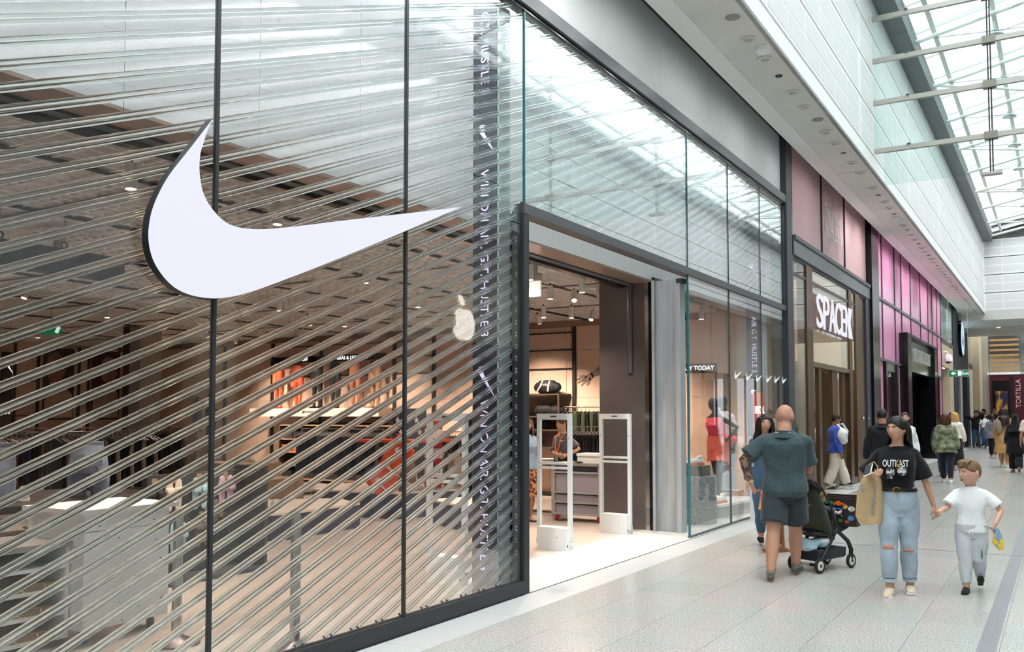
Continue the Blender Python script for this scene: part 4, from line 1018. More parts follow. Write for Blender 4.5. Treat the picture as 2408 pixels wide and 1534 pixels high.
# --- leg mannequins on the high shelf
def legs(x, y, z, h, col, lab, ph=0):
    b = MB(); s = h
    b.tube([(0, 0, s * .99), (0, 0, s * .9), (0, 0, s * .8), (0, 0, s * .72)], [.105 * s, .135 * s, .15 * s, .1 * s], 14, up=(1, 0, 0), flat=.72)
    for k in (-1, 1):
        b.tube([(k * .07 * s, 0, s * .8), (k * .085 * s, -.01 * s + k * .03 * ph * s, s * .5), (k * .08 * s, .02 * s, s * .42), (k * .07 * s, .01 * s - k * .03 * ph, s * .05), (k * .075 * s, -.05 * s, 0.02 * s)],
               [.088 * s, .068 * s, .055 * s, .033 * s, .03 * s], 12, up=(1, 0, 0), round_=True)
        b.tube([(k * .07 * s, .02 * s, .025 * s), (k * .09 * s, -.11 * s, .018 * s)], [.034 * s, .026 * s], 8, flat=.8, round_=True)
    t = thing('leg_mannequin', lab, 'mannequin', (x, y, z), 0, 'leg mannequins on the high shelf')
    inst('leggings', fuse(b, 'leggings', mat('leggings_' + col, col, 0.6), 0.018, 2), t, world=False)
    o = MB().lathe([(.11 * s, 0), (.115 * s, .012), (.11 * s, .05), (.09 * s, .052)], (0, 0, s * .955), 14, Matrix.Diagonal((1, .72, 1))).build('waistband', mat('waistband_dark', '3a2422', 0.7), t, True, False)
hs = thing('high_shelf', 'white display shelf with small captions under the leg mannequins', 'shelf', (-15.4, 16.5, 1.6))
bx('board', mat('shelf_white', 'e9dccf', 0.5), hs, (-17.6, 16.15, 1.60), (-13.4, 16.9, 1.80))
for x, s_ in ((-15.6, 'LEGGINGS'), (-14.5, 'Go')): text('caption', s_, BLK, hs, (x, 16.14, 1.71), (PI / 2, 0, 0), 0.08, 1, 0.002)
for x, c, lab in ((-16.95, 'd9633f', 'orange legging mannequin at the left end of the high shelf'), (-16.3, 'e06b45', 'orange legging mannequin with a dark waistband second on the high shelf'), (-15.65, '1d1a1e', 'black legging mannequin left of the black pair'), (-15.05, '201d21', 'black legging mannequin right of the black pair'),
               (-14.4, 'a0694e', 'brown legging mannequin left of the brown pair'), (-13.8, '8f6a52', 'brown legging mannequin at the right end of the high shelf')):
    legs(x, 16.5, 1.80, 1.12, c, lab, (x * 7) % 2 - 1)
ls = thing('led_offer_strip', 'black ticker strip with white offer words above the leg mannequins', 'display', (-15.4, 16.6, 2.9))
bx('strip', BLKG, ls, (-17.3, 16.60, 2.95), (-13.6, 16.66, 3.10))
WL = mat('ticker_white', 'ffffff', 0.5, emit='ffffff', es=1.2)
text('ticker_words', 'BUY 25% OFF', WL, ls, (-16.4, 16.595, 3.02), (PI / 2, 0, 0), 0.12, 1, 0.002); text('ticker_words', 'BRAS & LEGGINGS', WL, ls, (-14.6, 16.595, 3.02), (PI / 2, 0, 0), 0.12, 1, 0.002)
# shoe box cubbies
cub = thing('shoe_box_shelving', 'open dark cubby shelving full of boxes below the leg mannequins', 'shelving', (-14.7, 16.5, 0))
for z in (0.1, 0.42, 0.74, 1.06, 1.40): bx('shelf', mat('cubby_tan', 'b08a6c', 0.6), cub, (-16.6, 16.2, z - 0.03), (-12.9, 16.9, z))
for x in np.arange(-16.6, -12.8, 0.74): bx('divider', SHB, cub, (float(x) - 0.015, 16.2, 0.1), (float(x) + 0.015, 16.9, 1.4))
bx('backing', mat('cubby_dark', '2b2324', 0.8), cub, (-16.6, 16.86, 0.05), (-12.9, 16.9, 1.45))
for i, x in enumerate(np.arange(-16.55, -13.2, 0.37)):
    for z in (0.1, 0.42, 0.74, 1.06):
        if (i * 3 + int(z * 10)) % 4 == 0: continue
        c = ('3a3036', '2c2a30', 'c8603a', '4a3c3a', 'd8cfc6')[(i * 5 + int(z * 10)) % 5]
        t = thing('shoe_box', '%s shoe box from the left on the %s cubby shelf' % (ORD[i], {.1: 'bottom', .42: 'second', .74: 'third', 1.06: 'top'}[z]), 'box', (float(x) + .17, 16.4, z), 0, 'shoe boxes in the cubby shelving')
        bx('box_base', mat('carton_' + c, c, 0.7), t, (x, 16.25, z), (x + 0.33, 16.7, z + 0.13)); bx('lid', mat('carton_lid_' + c, c, 0.6), t, (x - .004, 16.246, z + 0.13), (x + 0.334, 16.704, z + 0.17))
# --- posters on the back wall, column, exit sign
for k, (y0, y1, lab) in enumerate(((14.55, 15.45, 'tall portrait poster of a pale head on dark ground at the back wall'), (16.0, 16.9, 'tall portrait poster with red ground at the back wall corner'))):
    t = thing('wall_poster', lab, 'poster', (-23.85, (y0 + y1) / 2, 1.6))
    bx('sheet', mat('poster_dark_%d' % k, ('3a2226', '5a1c20')[k], 0.6), t, (-23.97, y0, 1.5), (-23.93, y1, 3.5))
    cy2 = (y0 + y1) / 2 + (0.1 if k else -.1)
    MB().prism([(cy2 + 0.28 * math.cos(a), 2.95 + 0.4 * math.sin(a)) for a in np.linspace(0, 2 * PI, 22)[:-1]], 'x', -23.93, -23.92).build('printed_head', mat('print_skin', 'a5705c', 0.6, var=.3, vscale=5), t)
    MB().prism([(y0 + .03, 1.55), (y1 - .03, 1.55), (y1 - .05, 2.2), (cy2 + .15, 2.55), (cy2 - .15, 2.55), (y0 + .05, 2.2)], 'x', -23.93, -23.922).build('printed_top', mat('print_top', 'd9b9a4', 0.6, var=.12, vscale=4), t)
cl = thing('clad_column', 'square column clad in dark red and grey beside the left rails', 'column', (-17.6, 12.9, 0))
bx('red_face', mat('oxblood', '4a2630', 0.5), cl, (-17.95, 12.75, 0), (-17.72, 13.3, 3.62)); bx('grey_face', mat('column_grey', '8a8480', 0.5), cl, (-17.72, 12.75, 0), (-17.35, 13.3, 3.62))
eg = thing('exit_sign', 'green exit sign with a running figure hung from the shop ceiling', 'sign', (-19, 11.7, 3.0))
M45 = Matrix.Rotation(math.radians(48), 3, 'Z')
MB().obox((-16.0, 9.85, 3.22), (0.36, 0.02, 0.18), M45).build('panel', mat('exit_green'), eg); MB().obox((-15.92, 9.93, 3.22), (0.06, 0.03, 0.12), M45 @ Matrix.Rotation(.4, 3, 'Y')).build('running_figure', EXW, eg)
MB().tube([(-16, 9.85, 3.3), (-16, 9.85, 3.62)], 0.006, 5).build('cable', DKG, eg)
vs_ = thing('vertical_sign', 'narrow black vertical sign with a white tick at the far left of the shop', 'sign', (-23.5, 13.4, 1))
bx('board', BLKG, vs_, (-23.9, 13.35, 1.2), (-23.8, 13.6, 3.3)); text('sign_word', 'ROOMS', WL, vs_, (-23.79, 13.48, 2.0), (PI / 2, PI / 2, PI / 2), 0.2, 1, .003); tick('tick', WL, vs_, (-23.79, 13.48, 3.0), 0.4, rot=-1.3)
bg_ = thing('hanging_bulkhead', 'dark banner beam hung on rings from the shop ceiling', 'beam', (-9, 5, 3.2))
bx('beam', mat('beam_dark', '262628', 0.6), bg_, (-8.6, 4.15, 3.05), (-8.45, 6.0, 3.3))
for y in (4.7, 5.35): MB().tube([Vector((-8.5, y + .035 * math.cos(a), 3.34 + .035 * math.sin(a))) for a in np.linspace(0, 2 * PI, 13)], 0.01, 6).build('ring', BLK, bg_)
for y in (4.7, 5.35): MB().tube([(-8.5, y, 3.37), (-8.5, y, 3.62)], 0.004, 4).build('wire', DKG, bg_)
# --- cash desk
DESK = bpy.data.materials.new('speckled_white_board'); DESK.use_nodes = True
n = DESK.node_tree.nodes; l = DESK.node_tree.links; b_ = n['Principled BSDF']; g_ = n.new('ShaderNodeNewGeometry'); vo = n.new('ShaderNodeTexVoronoi'); vo.inputs['Scale'].default_value = 14
l.new(g_.outputs['Position'], vo.inputs['Vector']); rp = n.new('ShaderNodeValToRGB'); rp.color_ramp.elements[0].position = 0.07; rp.color_ramp.elements[1].position = 0.1
rp.color_ramp.elements[0].color = (*lin('2f3038'), 1); rp.color_ramp.elements[1].color = (*lin('f4f5f6'), 1); l.new(vo.outputs['Distance'], rp.inputs['Fac']); l.new(rp.outputs[0], b_.inputs['Base Color']); b_.inputs['Roughness'].default_value = 0.35
cd_ = thing('cash_desk', 'white speckled cash desk end panel behind the left glazing', 'desk', (-6.3, 4.3, 0))
bx('front_panel', DESK, cd_, (-6.06, 3.98, 0.10), (-6.0, 4.70, 0.80)); bx('front_panel', DESK, cd_, (-6.06, 3.98, 0.805), (-6.0, 4.70, 0.93))
bx('worktop', WHT, cd_, (-6.7, 3.93, 0.93), (-5.96, 4.76, 0.965)); bx('side_panel', WHT, cd_, (-6.7, 4.66, 0.1), (-6.06, 4.70, 0.93)); bx('side_panel', WHT, cd_, (-6.7, 3.98, 0.1), (-6.06, 4.02, 0.93))
for x, y in ((-6.1, 4.05), (-6.1, 4.62), (-6.6, 4.05), (-6.6, 4.62)): MB().lathe([(.03, 0), (.03, .1)], (x, y, 0), 10).build('castor', DKG, cd_)
dk = thing('shelf_counter', 'low white counter with open pigeonholes left of the cash desk', 'counter', (-6.4, 3.3, 0))
bx('counter_top', mat('counter_grey', '9c9894', 0.4), dk, (-6.75, 2.2, 0.70), (-6.12, 3.97, 0.74))
for y in (2.2, 2.75, 3.2, 3.42, 3.94): bx('upright', WHT2, dk, (-6.7, y, 0.05), (-6.15, y + 0.03, 0.70))
for y0, y1 in ((2.2, 2.75), (3.42, 3.94)):
    for z in (0.05, 0.22, 0.39, 0.55): bx('shelf', WHT2, dk, (-6.7, y0, z), (-6.15, y1 + 0.03, z + 0.025))
bx('blank_panel', WHT2, dk, (-6.18, 2.78, 0.05), (-6.15, 3.42, 0.70)); bx('backing', mat('backing_grey', '8a8683', 0.6), dk, (-6.72, 2.2, 0.05), (-6.70, 3.97, 0.7))
PAPB = mat('kraft_paper', 'a98d6b', 0.8)
for i, (y, z) in enumerate(((3.48, 0.245), (3.5, 0.415), (3.46, 0.075), (2.3, 0.245))):
    t = thing('folded_paper_bags', 'flat stack of brown paper bags in a pigeonhole, ' + ('second from top', 'top right', 'bottom right', 'left unit')[i], 'paper bags', (-6.4, y, z))
    for k in range(4): bx('bag', PAPB, t, (-6.6, y + .01 * k, z + k * .012), (-6.17 - .01 * k, y + 0.4, z + .01 + k * .012))
    MB().tube([(-6.18, y + .1, z + .04), (-6.12, y + .14, z + .0), (-6.13, y + .28, z + .0), (-6.18, y + .3, z + .04)], 0.004, 5).build('handle', STRAP, t)
# dark till area on the desks behind
tl = thing('till_monitor', 'dark tilted till monitor on the counter', 'monitor', (-6.6, 3.2, .74)); MB().obox((-6.55, 3.3, .92), (.03, .36, .24), Matrix.Rotation(.3, 3, 'Y')).build('screen', BLKG, tl); bx('stand', BLK, tl, (-6.62, 3.26, .74), (-6.5, 3.34, .85))
tb = thing('dark_display_table', 'long dark display table behind the cash desk', 'table', (-8.2, 4.8, 0))
bx('top', mat('table_dark', '33302f', 0.4), tb, (-8.9, 3.2, 0.82), (-7.5, 5.65, 0.88))
for x, y in ((-8.8, 3.3), (-7.6, 3.3), (-8.8, 5.55), (-7.6, 5.55)): bx('leg', BLK, tb, (x - .04, y - .04, 0), (x + .04, y + .04, .82))
def jeans(c, rz_, lab, bent=0.):
    b = MB(); b.tube([(0, 0, .50), (0, 0, .42), (0, .01, .32), (0, .0, .22)], [.125, .15, .17, .12], 18, up=(1, 0, 0), flat=.78)
    for s in (-1, 1): b.tube([(s * .08, 0, .30), (s * .095, -.02 - bent * .5, .16), (s * .1, -.01 - bent, .0)], [.095, .09, .08], 14, round_=False)
    t = thing('denim_form', lab, 'mannequin', c, rz_, 'denim hip forms'); inst('denim', fuse(b, 'denim', mat('grey_denim', '8f9bb0', 0.8, var=.12, vscale=6, bump=.2, bscale=80), 0.014, 2, (.005, 24, 30, rz_)), t, world=False)
    MB().lathe([(.125, 0), (.132, .01), (.130, .04), (.115, .042)], (0, 0, .475), 20, Matrix.Diagonal((1, .78, 1))).build('waistband', mat('denim_band', '6f7a8c', 0.8), t, True, False)
    for s in (-1, 1): bx('back_pocket', mat('denim_band'), t, (s * .075 - .05, .128, .30), (s * .075 + .05, .137, .40), False)
jeans((-8.1, 4.55, .88), 2.4, 'pale denim hip form on the dark table, left one'); jeans((-7.8, 5.2, .88), -2.2, 'pale denim hip form on the dark table, right one', .12)
# --- wall display behind the left rails
bw = bpy.data.objects['wall_store_back']
for y in np.arange(1.0, 17, 1.15):
    for z0, z1 in ((.1, 1.2), (1.205, 2.0), (2.005, 2.8), (2.805, 3.6)): bx('wall_panel', WP, bw, (-24.0, float(y) + .004, z0), (-23.97, float(y) + 1.146, z1))
for y in (9.4, 11.6, 13.75, 14.4, 15.6, 15.9): bx('upright', RAILB, bw, (-23.97, y - .03, .1), (-23.90, y + .03, 3.56))
for z in (1.6, 2.55): bx('rail', RAILB, bw, (-23.97, 9.4, z), (-23.93, 14.4, z + .025))
for i, (y, c) in enumerate(((9.9, 'c9b09c'), (10.6, '2a2628'), (11.2, '8d7466'), (12.2, '3a3036'), (12.9, 'b89a84'), (13.4, '241f22'))):
    g = empty('wall_hung_shirt', (-23.8, y, 2.5), PI / 2); inst('cloth', garment_me(c, .75, 'top'), g, world=False); inst('hanger', hang_me, g, world=False)
    tag(g, ORD[i] + ' shirt hung flat on the back wall rail', 'clothing', 'shirts on the back wall')
for i, (x, y) in enumerate(((-15.2, 12.9), (-18.9, 15.6), (-20.3, 15.3))):
    t = thing('bust_mannequin', ('dark bust mannequin near the red column', 'dark bust mannequin before the side wall', 'dark bust mannequin by the wall corner')[i], 'mannequin', (x, y, 0), 0, 'bust mannequins')
    MB().lathe([(.18, 0), (.18, .015), (.02, .03), (.016, 1.3)], (x, y, 0), 16).build('stand', CHROME, t, True)
    q = MB(); q.tube([(x, y, 1.2), (x, y, 1.4), (x, y, 1.6), (x, y, 1.75), (x, y, 1.82)], [.14, .12, .17, .16, .06], 16, up=(1, 0, 0), flat=.65); q.sphere((x, y, 1.98), (.08, .1, .125), 14, 10); q.tube([(x, y, 1.78), (x, y, 1.92)], .05, 10)
    inst('torso', fuse(q, 'torso', mat('bust_black', '1d1b1e', .35), .016, 2), t)
# --- guard posts
for x, y, lab in ((-5.49, 4.38, 'brushed steel guard post on a round base beside the cash desk'), (-4.62, 4.68, 'brushed steel guard post close behind the middle pane')):
    t = thing('guard_post', lab, 'post', (x, y, 0))
    MB().lathe([(.16, 0), (.165, .01), (.05, .06), (.037, .075)], (x, y, 0), 28).build('base', STEEL, t, True)
    MB().lathe([(.036, .07), (.036, .93), (.03, .955), (.012, .965)], (x, y, 0), 24).build('tube', mat('satin_steel', 'b9b5b0', 0.25, 0.9), t, True)
# --- sandal stand
ss = thing('sandal_stand', 'dark peg stand hung with sandals behind the glazing', 'display stand', (-7.6, 6.6, 0))
SST = mat('stand_charcoal', '45474a', 0.6)
bx('panel', SST, ss, (-7.75, 5.75, 0.05), (-7.68, 6.95, 1.05)); bx('end_panel', SST, ss, (-7.78, 6.93, 0), (-7.3, 6.97, 1.1)); bx('base', SST, ss, (-7.8, 5.75, 0), (-7.3, 6.95, .04))
def sandal_mesh(m, fluffy=False):
    b = MB(); b.tube([(0, 0, -.13), (0, 0, -.05), (0, 0, .06), (0, 0, .13)], [.035, .04, .048, .036], 12, up=(1, 0, 0), flat=.35, round_=True)
    b.tube([(-.042, .0, .04), (-.036, .028, .045), (0, .042, .05), (.036, .028, .045), (.042, 0, .04)], .034 if not fluffy else .042, 8, up=(0, 0, 1), flat=.3)
    return b.mesh('sandal', m, True)
SCOL = [('cream', 'e6dccb'), ('pale_blue', 'a9cdd8'), ('lilac', 'c7a9c4'), ('black', '2a2a2c'), ('grey', '6e6a66')]
SM = {k: sandal_mesh(mat('sandal_' + k, c, 0.6), k == 'lilac') for k, c in SCOL}
for k, y, z, r in (('black', 5.8, .82, 0), ('cream', 6.02, .84, 0), ('pale_blue', 6.34, .84, 0), ('lilac', 6.68, .84, 0), ('black', 5.85, .42, 0), ('pale_blue', 6.08, .40, 0), ('grey', 6.38, .45, 0), ('black', 6.62, .45, 0), ('black', 5.85, .62, 0), ('grey', 6.5, .6, 0)):
    t = thing('sandal_pair', '%s slide sandals on the %s row of the peg stand, %s' % (k.replace('_', ' '), 'upper' if z > .7 else ('middle' if z > .5 else 'lower'), 'left' if y < 6.0 else ('centre' if y < 6.5 else 'right')), 'sandals', (-7.6, y, z), 0, 'sandals on the peg stand')
    for d in (-.055, .055): inst('sandal', SM[k], t, (-7.62, y + d, z), (0, 0, -PI / 2))
    bx('card', PAPB, t, (-7.64, y - .03, z + .12), (-7.63, y + .03, z + .2))
# --- plinths
NAV = mat('plinth_navy', '3a3a52', 0.5); PTOP = mat('plinth_white', 'f0e6dc', 0.4); CONC = mat('plywood_plinth', 'b39a84', 0.7, var=.06, vscale=4)
def plinth(P, h, name_, lab):
    t = thing('display_plinth', lab, 'plinth', (sum(p[0] for p in P) / len(P), sum(p[1] for p in P) / len(P), 0), 0, 'navy display plinths')
    MB().prism(P, 'z', 0, h - .03).build('sides', NAV, t); MB().prism(P, 'z', h - .03, h).build('top', PTOP, t); return t
plinth([(-9.2, 7.8), (-8.75, 8.7), (-8.8, 10.2), (-9.6, 10.6), (-10.6, 9.6), (-10.4, 8.0)], .36, 'a', 'navy sided white topped plinth behind the second pane')
plinth([(-9.0, 11.3), (-8.5, 12.6), (-9.6, 13.1), (-11.2, 12.4), (-10.6, 11.1)], .42, 'b', 'navy sided white topped plinth under the orange drape')
plinth([(-7.2, 10.6), (-6.9, 11.5), (-7.9, 12.1), (-8.3, 11.2)], .36, 'c', 'navy sided white topped plinth near the entrance sensors')
t = thing('plywood_block', 'stepped plywood block behind the first navy plinth', 'plinth', (-11, 10, 0)); bx('block', CONC, t, (-12.2, 9.9, 0), (-10.7, 11.0, .62)); bx('step', CONC, t, (-12.4, 10.2, .62), (-11.2, 11.0, .85))
t = thing('plywood_block', 'tall plywood block at the right behind the plinths', 'plinth', (-8.8, 13.4, 0)); bx('block', CONC, t, (-10.3, 13.6, .0), (-9.5, 14.3, .9)); bx('step', CONC, t, (-9.5, 13.6, 0), (-9.1, 14.3, .5))
# --- shoes
def shoe_mesh(nm, up_c, sole_c):
    b = MB(); b.tube([(0, -.1, .05), (0, -.07, .06), (0, 0, .055), (0, .08, .045), (0, .14, .035)], [.038, .048, .045, .042, .03], 12, up=(0, 0, 1), flat=.8, round_=True)
    b.tube([(0, -.07, .08), (0, -.05, .12)], [.04, .036], 10, round_=False)
    b.cur = 1; b.prism(rbox((0, .02), (.085, .3), .04), 'z', 0, .03)
    return b.mesh(nm, [mat('shoe_' + up_c, up_c, .7), mat('shoe_sole_' + sole_c, sole_c, .6)], True)
SHW = shoe_mesh('shoe', 'e9e2d8', 'f4f1ec'); SHR = shoe_mesh('shoe', 'f1ece4', 'e07a50'); SHB_ = shoe_mesh('shoe', '3c3f7a', 'e8e2da')
for i, (x, y, z, r, me, lab) in enumerate(((-9.3, 9.0, .36, 1.0, SHW, 'white trainer on the first navy plinth'), (-11.5, 10.5, .85, 2.0, SHW, 'white trainer on the plywood step, left'), (-11.3, 10.75, .85, 1.6, SHW, 'white trainer on the plywood step, right'), (-9.5, 12.2, .42, .4, SHW, 'pale trainer on the plinth by the orange drape'),
                                          (-8.2, 4.4, .88, 1.8, SHB_, 'blue trainer on the dark display table'), (-8.0, 4.7, .88, 1.2, SHW, 'white trainer on the dark display table'))):
    o = inst('trainer', me, None, (x, y, z), (0, 0, r)); tag(o, lab, 'shoe', 'display trainers')
# --- orange drape and starry drape on a frame
fr = thing('drape_stand', 'grey steel display frame holding the orange and starry drapes', 'frame', (-9.0, 11.6, 0))
for x, y in ((-9.9, 11.9), (-9.12, 11.55), (-8.9, 12.5)): bx('post', DKG, fr, (x - .02, y - .02, .42), (x + .02, y + .02, 1.22))
bx('frame_top', mat('orange_top', 'd9532c', .5), fr, (-10.0, 11.35, 1.2), (-8.65, 12.65, 1.24))
od = thing('orange_drape', 'bright orange folded board with white ticks leaning on the plinth', 'banner', (-8.9, 11.2, .4))
ORG = mat('vivid_orange', 'f0552a', .6)
Mo = Matrix.Rotation(math.radians(38), 3, 'Y')
MB().obox((-9.05, 11.2, .82), (.42, .03, 1.0), Mo @ Matrix.Rotation(0, 3, 'Z')).build('board', ORG, od)
for k, dz in enumerate((-.3, 0.02, .32)): tick('tick', WHT, od, (-9.05 + dz * .62, 11.175, .82 + dz * .79), .38, 'y', .004, 1, -.9)
fg = thing('starry_drape', 'red white and blue starry drape hung on the display frame', 'drape', (-9.3, 12.2, .6))
bx('blue_field', mat('flag_blue', '2c3152', .8), fg, (-9.75, 12.1, 1.0), (-9.05, 12.14, 1.75))
for i in range(7): bx('stripe', (mat('flag_red', 'b0283a', .8), WHT)[i % 2], fg, (-9.05, 12.1, .45 + i * .16), (-8.72, 12.14, .61 + i * .16))
for i in range(9):
    cx, cz = -9.62 + (i % 3) * .2 + .07 * (i // 3 % 2), 1.15 + (i // 3) * .2
    MB().prism([(cx + (.055 if k % 2 == 0 else .023) * math.sin(k * PI / 5), cz + (.055 if k % 2 == 0 else .023) * math.cos(k * PI / 5)) for k in range(10)], 'y', 12.09, 12.1).build('star', WHT, fg)
# --- security gates at the entrance
GATE = mat('gate_white', 'e3e6e6', 0.4)
def gate(x, y, lab, rz_=0.0):
    t = thing('security_gate', lab, 'security gate', (x, y, 0), rz_, 'entrance security gates')
    w = .245
    prof_o = rbox((0, .86), (2 * w, 1.62), .03); 
    for a, b in ((-w, -w + .045), (w - .045, w)): bx('side_rail', GATE, t, (a, -.025, .10), (b, .025, 1.66), False)
    bx('top_bar', GATE, t, (-w + .045, -.025, 1.585), (w - .045, .025, 1.66), False)
    for z in (.975, 1.035): bx('cross_bar', GATE, t, (-w + .05, -.02, z), (w - .05, .02, z + .03), False)
    bx('base_box', mat('gate_base_white', 'eceeee', .4), t, (-w + .055, -.10, 0), (w - .02, .06, .27), False); bx('foot_plate', GATE, t, (-w, -.04, .05), (w, .035, .12), False)
    bx('slot', mat('slot_dark', '55585a', .5), t, (-.045, -.028, 1.615), (.045, -.024, 1.635), False)
    for s in (-1, 1): bx('screw_cap', mat('slot_dark'), t, (s * (w - .022) - .006, -.028, 1.35), (s * (w - .022) + .006, -.024, 1.362), False)
    bx('lock', mat('slot_dark'), t, (.09, -.103, .15), (.10, -.099, .16), False); bx('data_port', BLK, t, (w - .021, -.08, .04), (w - .018, -.06, .07), False)
    return t
gate(-5.38, 9.86, 'white security gate standing left of centre in the open entrance', -.06)
gate(-5.36, 11.6, 'white security gate standing beside the steel column', -.06)
gate(-5.2, 7.32, 'white security gate seen through the rods behind the last pane', -.06)
# --- LED pillars with vertical words
def led_pillar(x0, x1, y0, y1, lab, words, z0=.42):
    t = thing('screen_pillar', lab, 'screen pillar', ((x0 + x1) / 2, (y0 + y1) / 2, 0))
    bx('core', mat('pillar_grey', '9a9a98', .35), t, (x0, y0, 0), (x1, y1, 5.5)); bx('screen', mat('screen_dark', '33353b', .2), t, (x0 + .01, y0 - .012, z0), (x1 - .005, y0, 5.5))
    bx('mirror_face', mat('pale_gloss_face', 'cfd8da', .12, .3), t, (x1, y0, 0), (x1 + .012, y1, 5.5))
    LV = mat('screen_lilac', 'cfc4dd', .5, emit='cbbfe0', es=.55)
    for s_, z in words: text('screen_words', s_, LV, t, ((x0 + x1) / 2, y0 - .016, z), (PI / 2, PI / 2, 0), .125, 1.0, .002)
    for z in (2.03, 4.30): tick('tick', LV, t, ((x0 + x1) / 2, y0 - .016, z), .32, 'y', .003, 1, -1.3)
led_pillar(-4.70, -4.425, 7.02, 7.22, 'tall dark screen pillar with vertical lilac words beside the entrance jamb', (('WIN ON AIR. G.T. HUSTLE 3', 1.0), ('WIN ON AIR. G.T. HUSTLE 3', 3.15), ('G.T. HUSTLE 3', 5.05)))
led_pillar(-4.85, -4.55, 16.1, 16.35, 'dark screen pillar with vertical words behind the display window', (('AIR G.T. HUSTLE 3', 2.9),))
# --- white cart with red castors, shoe box
ct = thing('stock_cart', 'grey framed stock cart with frosted drawers and red castors', 'cart', (-6.4, 12.6, 0))
CG = mat('cart_grey', 'a9a8a6', .4); FRO = mat('frosted_drawer', '9b96a2', .35)
bx('worktop', mat('cart_top', '8f8b86', .4), ct, (-6.92, 12.42, .86), (-5.95, 12.98, .90))
for x in (-6.82, -6.02): 
    for y in (12.45, 12.9): bx('leg', CG, ct, (x - .03, y, .1), (x + .03, y + .05, .86))
for z in (.1, .28, .43, .74): bx('shelf', CG, ct, (-6.82, 12.45, z), (-6.02, 12.95, z + .03))
bx('drawer', FRO, ct, (-6.78, 12.47, .46), (-6.06, 12.93, .73)); bx('drawer', mat('dark_drawer', '4a4650', .4), ct, (-6.78, 12.47, .77), (-6.06, 12.93, .85)); bx('tray', FRO, ct, (-6.78, 12.47, .13), (-6.06, 12.93, .26)); bx('tray', FRO, ct, (-6.78, 12.47, .31), (-6.06, 12.93, .41))
for x in (-6.78, -6.06):
    for y in (12.5, 12.9): MB().lathe([(.02, -.015), (.05, -.012), (.05, .012), (.02, .015)], (x, y, .05), 16, Matrix.Rotation(PI / 2, 3, 'Y')).build('castor', mat('castor_red', 'b3202e', .4), ct, True)
t = thing('white_shoe_box', 'white lidded shoe box on top of the stock cart', 'box', (-6.2, 12.6, .9)); bx('box_base', WHT2, t, (-6.42, 12.5, .9), (-6.04, 12.8, 1.01)); bx('lid', WHT, t, (-6.43, 12.49, 1.01), (-6.03, 12.81, 1.05))
t = thing('brown_folder', 'flat brown folder with a black phone on the cart', 'folder', (-6.5, 12.5, .9)); bx('folder', PAPB, t, (-6.72, 12.44, .9), (-6.4, 12.62, .91)); bx('phone', BLK, t, (-6.45, 12.45, .91), (-6.33, 12.5, .922))
# folded clothes table left of the cart
ft = thing('folding_table', 'small metal table with folded clothes left of the stock cart', 'table', (-7.6, 13.4, 0)); bx('top', SHB, ft, (-8.3, 13.2, .78), (-7.2, 13.8, .81))
for x in (-8.25, -7.25): bx('leg', SHB, ft, (x, 13.25, 0), (x + .03, 13.28, .78))
bx('lower_shelf', SHB, ft, (-8.3, 13.2, .3), (-7.2, 13.8, .33))
for i, (x, c) in enumerate(((-8.1, '8f8a86'), (-7.8, '2a2628'), (-7.5, 'b9b2ac'))):
    b = MB()
    for k in range(3): b.prism(rbox((x, 13.48 + .01 * k), (.26, .34), .05), 'z', .81 + k * .03, .838 + k * .03)
    tag(b.build('folded_clothes', mat('folded_' + c, c, .9, bump=.3, bscale=30), None), ('grey', 'black', 'pale')[i] + ' folded garments on the small metal table', 'clothing', 'folded clothes')
# --- display window on the right: stone drum, plinth, shoes
pd = thing('stone_drum', 'speckled grey stone drum plinth at the left of the display window', 'plinth', (-4.86, 13.25, 0))
MB().lathe([(.34, 0), (.345, .02), (.345, .70), (.335, .715)], (-4.86, 13.35, 0), 40).build('drum', mat('speckled_stone', '8f8f8f', .8, var=.35, vscale=45), pd, True)
MB().prism(rbox((-4.82, 13.35), (.34, .36), .01), 'z', .715, .87).build('riser', mat('olive_riser', '6f7364', .6), pd)
wp = thing('window_plinth', 'white stepped plinth under the window mannequins', 'plinth', (-4.9, 14.9, 0))
MB().prism([(-5.6, 13.9), (-4.62, 13.9), (-4.45, 15.6), (-5.6, 15.7)], 'z', .19, .23).build('top', WHT, wp); MB().prism([(-5.5, 14.0), (-4.68, 14.0), (-4.52, 15.5), (-5.5, 15.6)], 'z', 0, .19).build('sides', mat('plinth_side_grey', 'b5b3ae', .6), wp)
o = inst('trainer', SHR, None, (-4.82, 13.35, .87), (.0, 0, 2.6), (1.15, 1.15, 1.15)); tag(o, 'white trainer with orange sole on the stone drum riser', 'shoe', 'window trainers')
o = inst('trainer', SHR, None, (-4.72, 14.2, .23), (.0, 0, 2.9), (1.2, 1.2, 1.2)); tag(o, 'white and orange trainer on the window plinth', 'shoe', 'window trainers')
po = thing('offer_poster', 'orange poster with the white word SPECIAL inside the display window', 'poster', (-4.4, 15.2, 1.5))
bx('sheet', mat('poster_orange', 'f2603a', .5), po, (-4.38, 14.88, 1.0), (-4.37, 15.56, 2.02)); text('poster_word', 'SPECIAL', WL, po, (-4.362, 15.22, 1.72), (PI / 2, 0, PI / 2), .17, 0.9, .002, bold=.004); text('poster_word', 'OFFER', WL, po, (-4.362, 15.22, 1.4), (PI / 2, 0, PI / 2), .17, 1.1, .002, bold=.004)
wb = thing('white_box', 'white upright box standing outside the display window', 'box', (-4.05, 14.2, 0)); bx('carton', WHT2, wb, (-4.2, 14.05, 0), (-3.95, 14.35, .42)); bx('lid', WHT, wb, (-4.205, 14.045, .42), (-3.945, 14.355, .45))
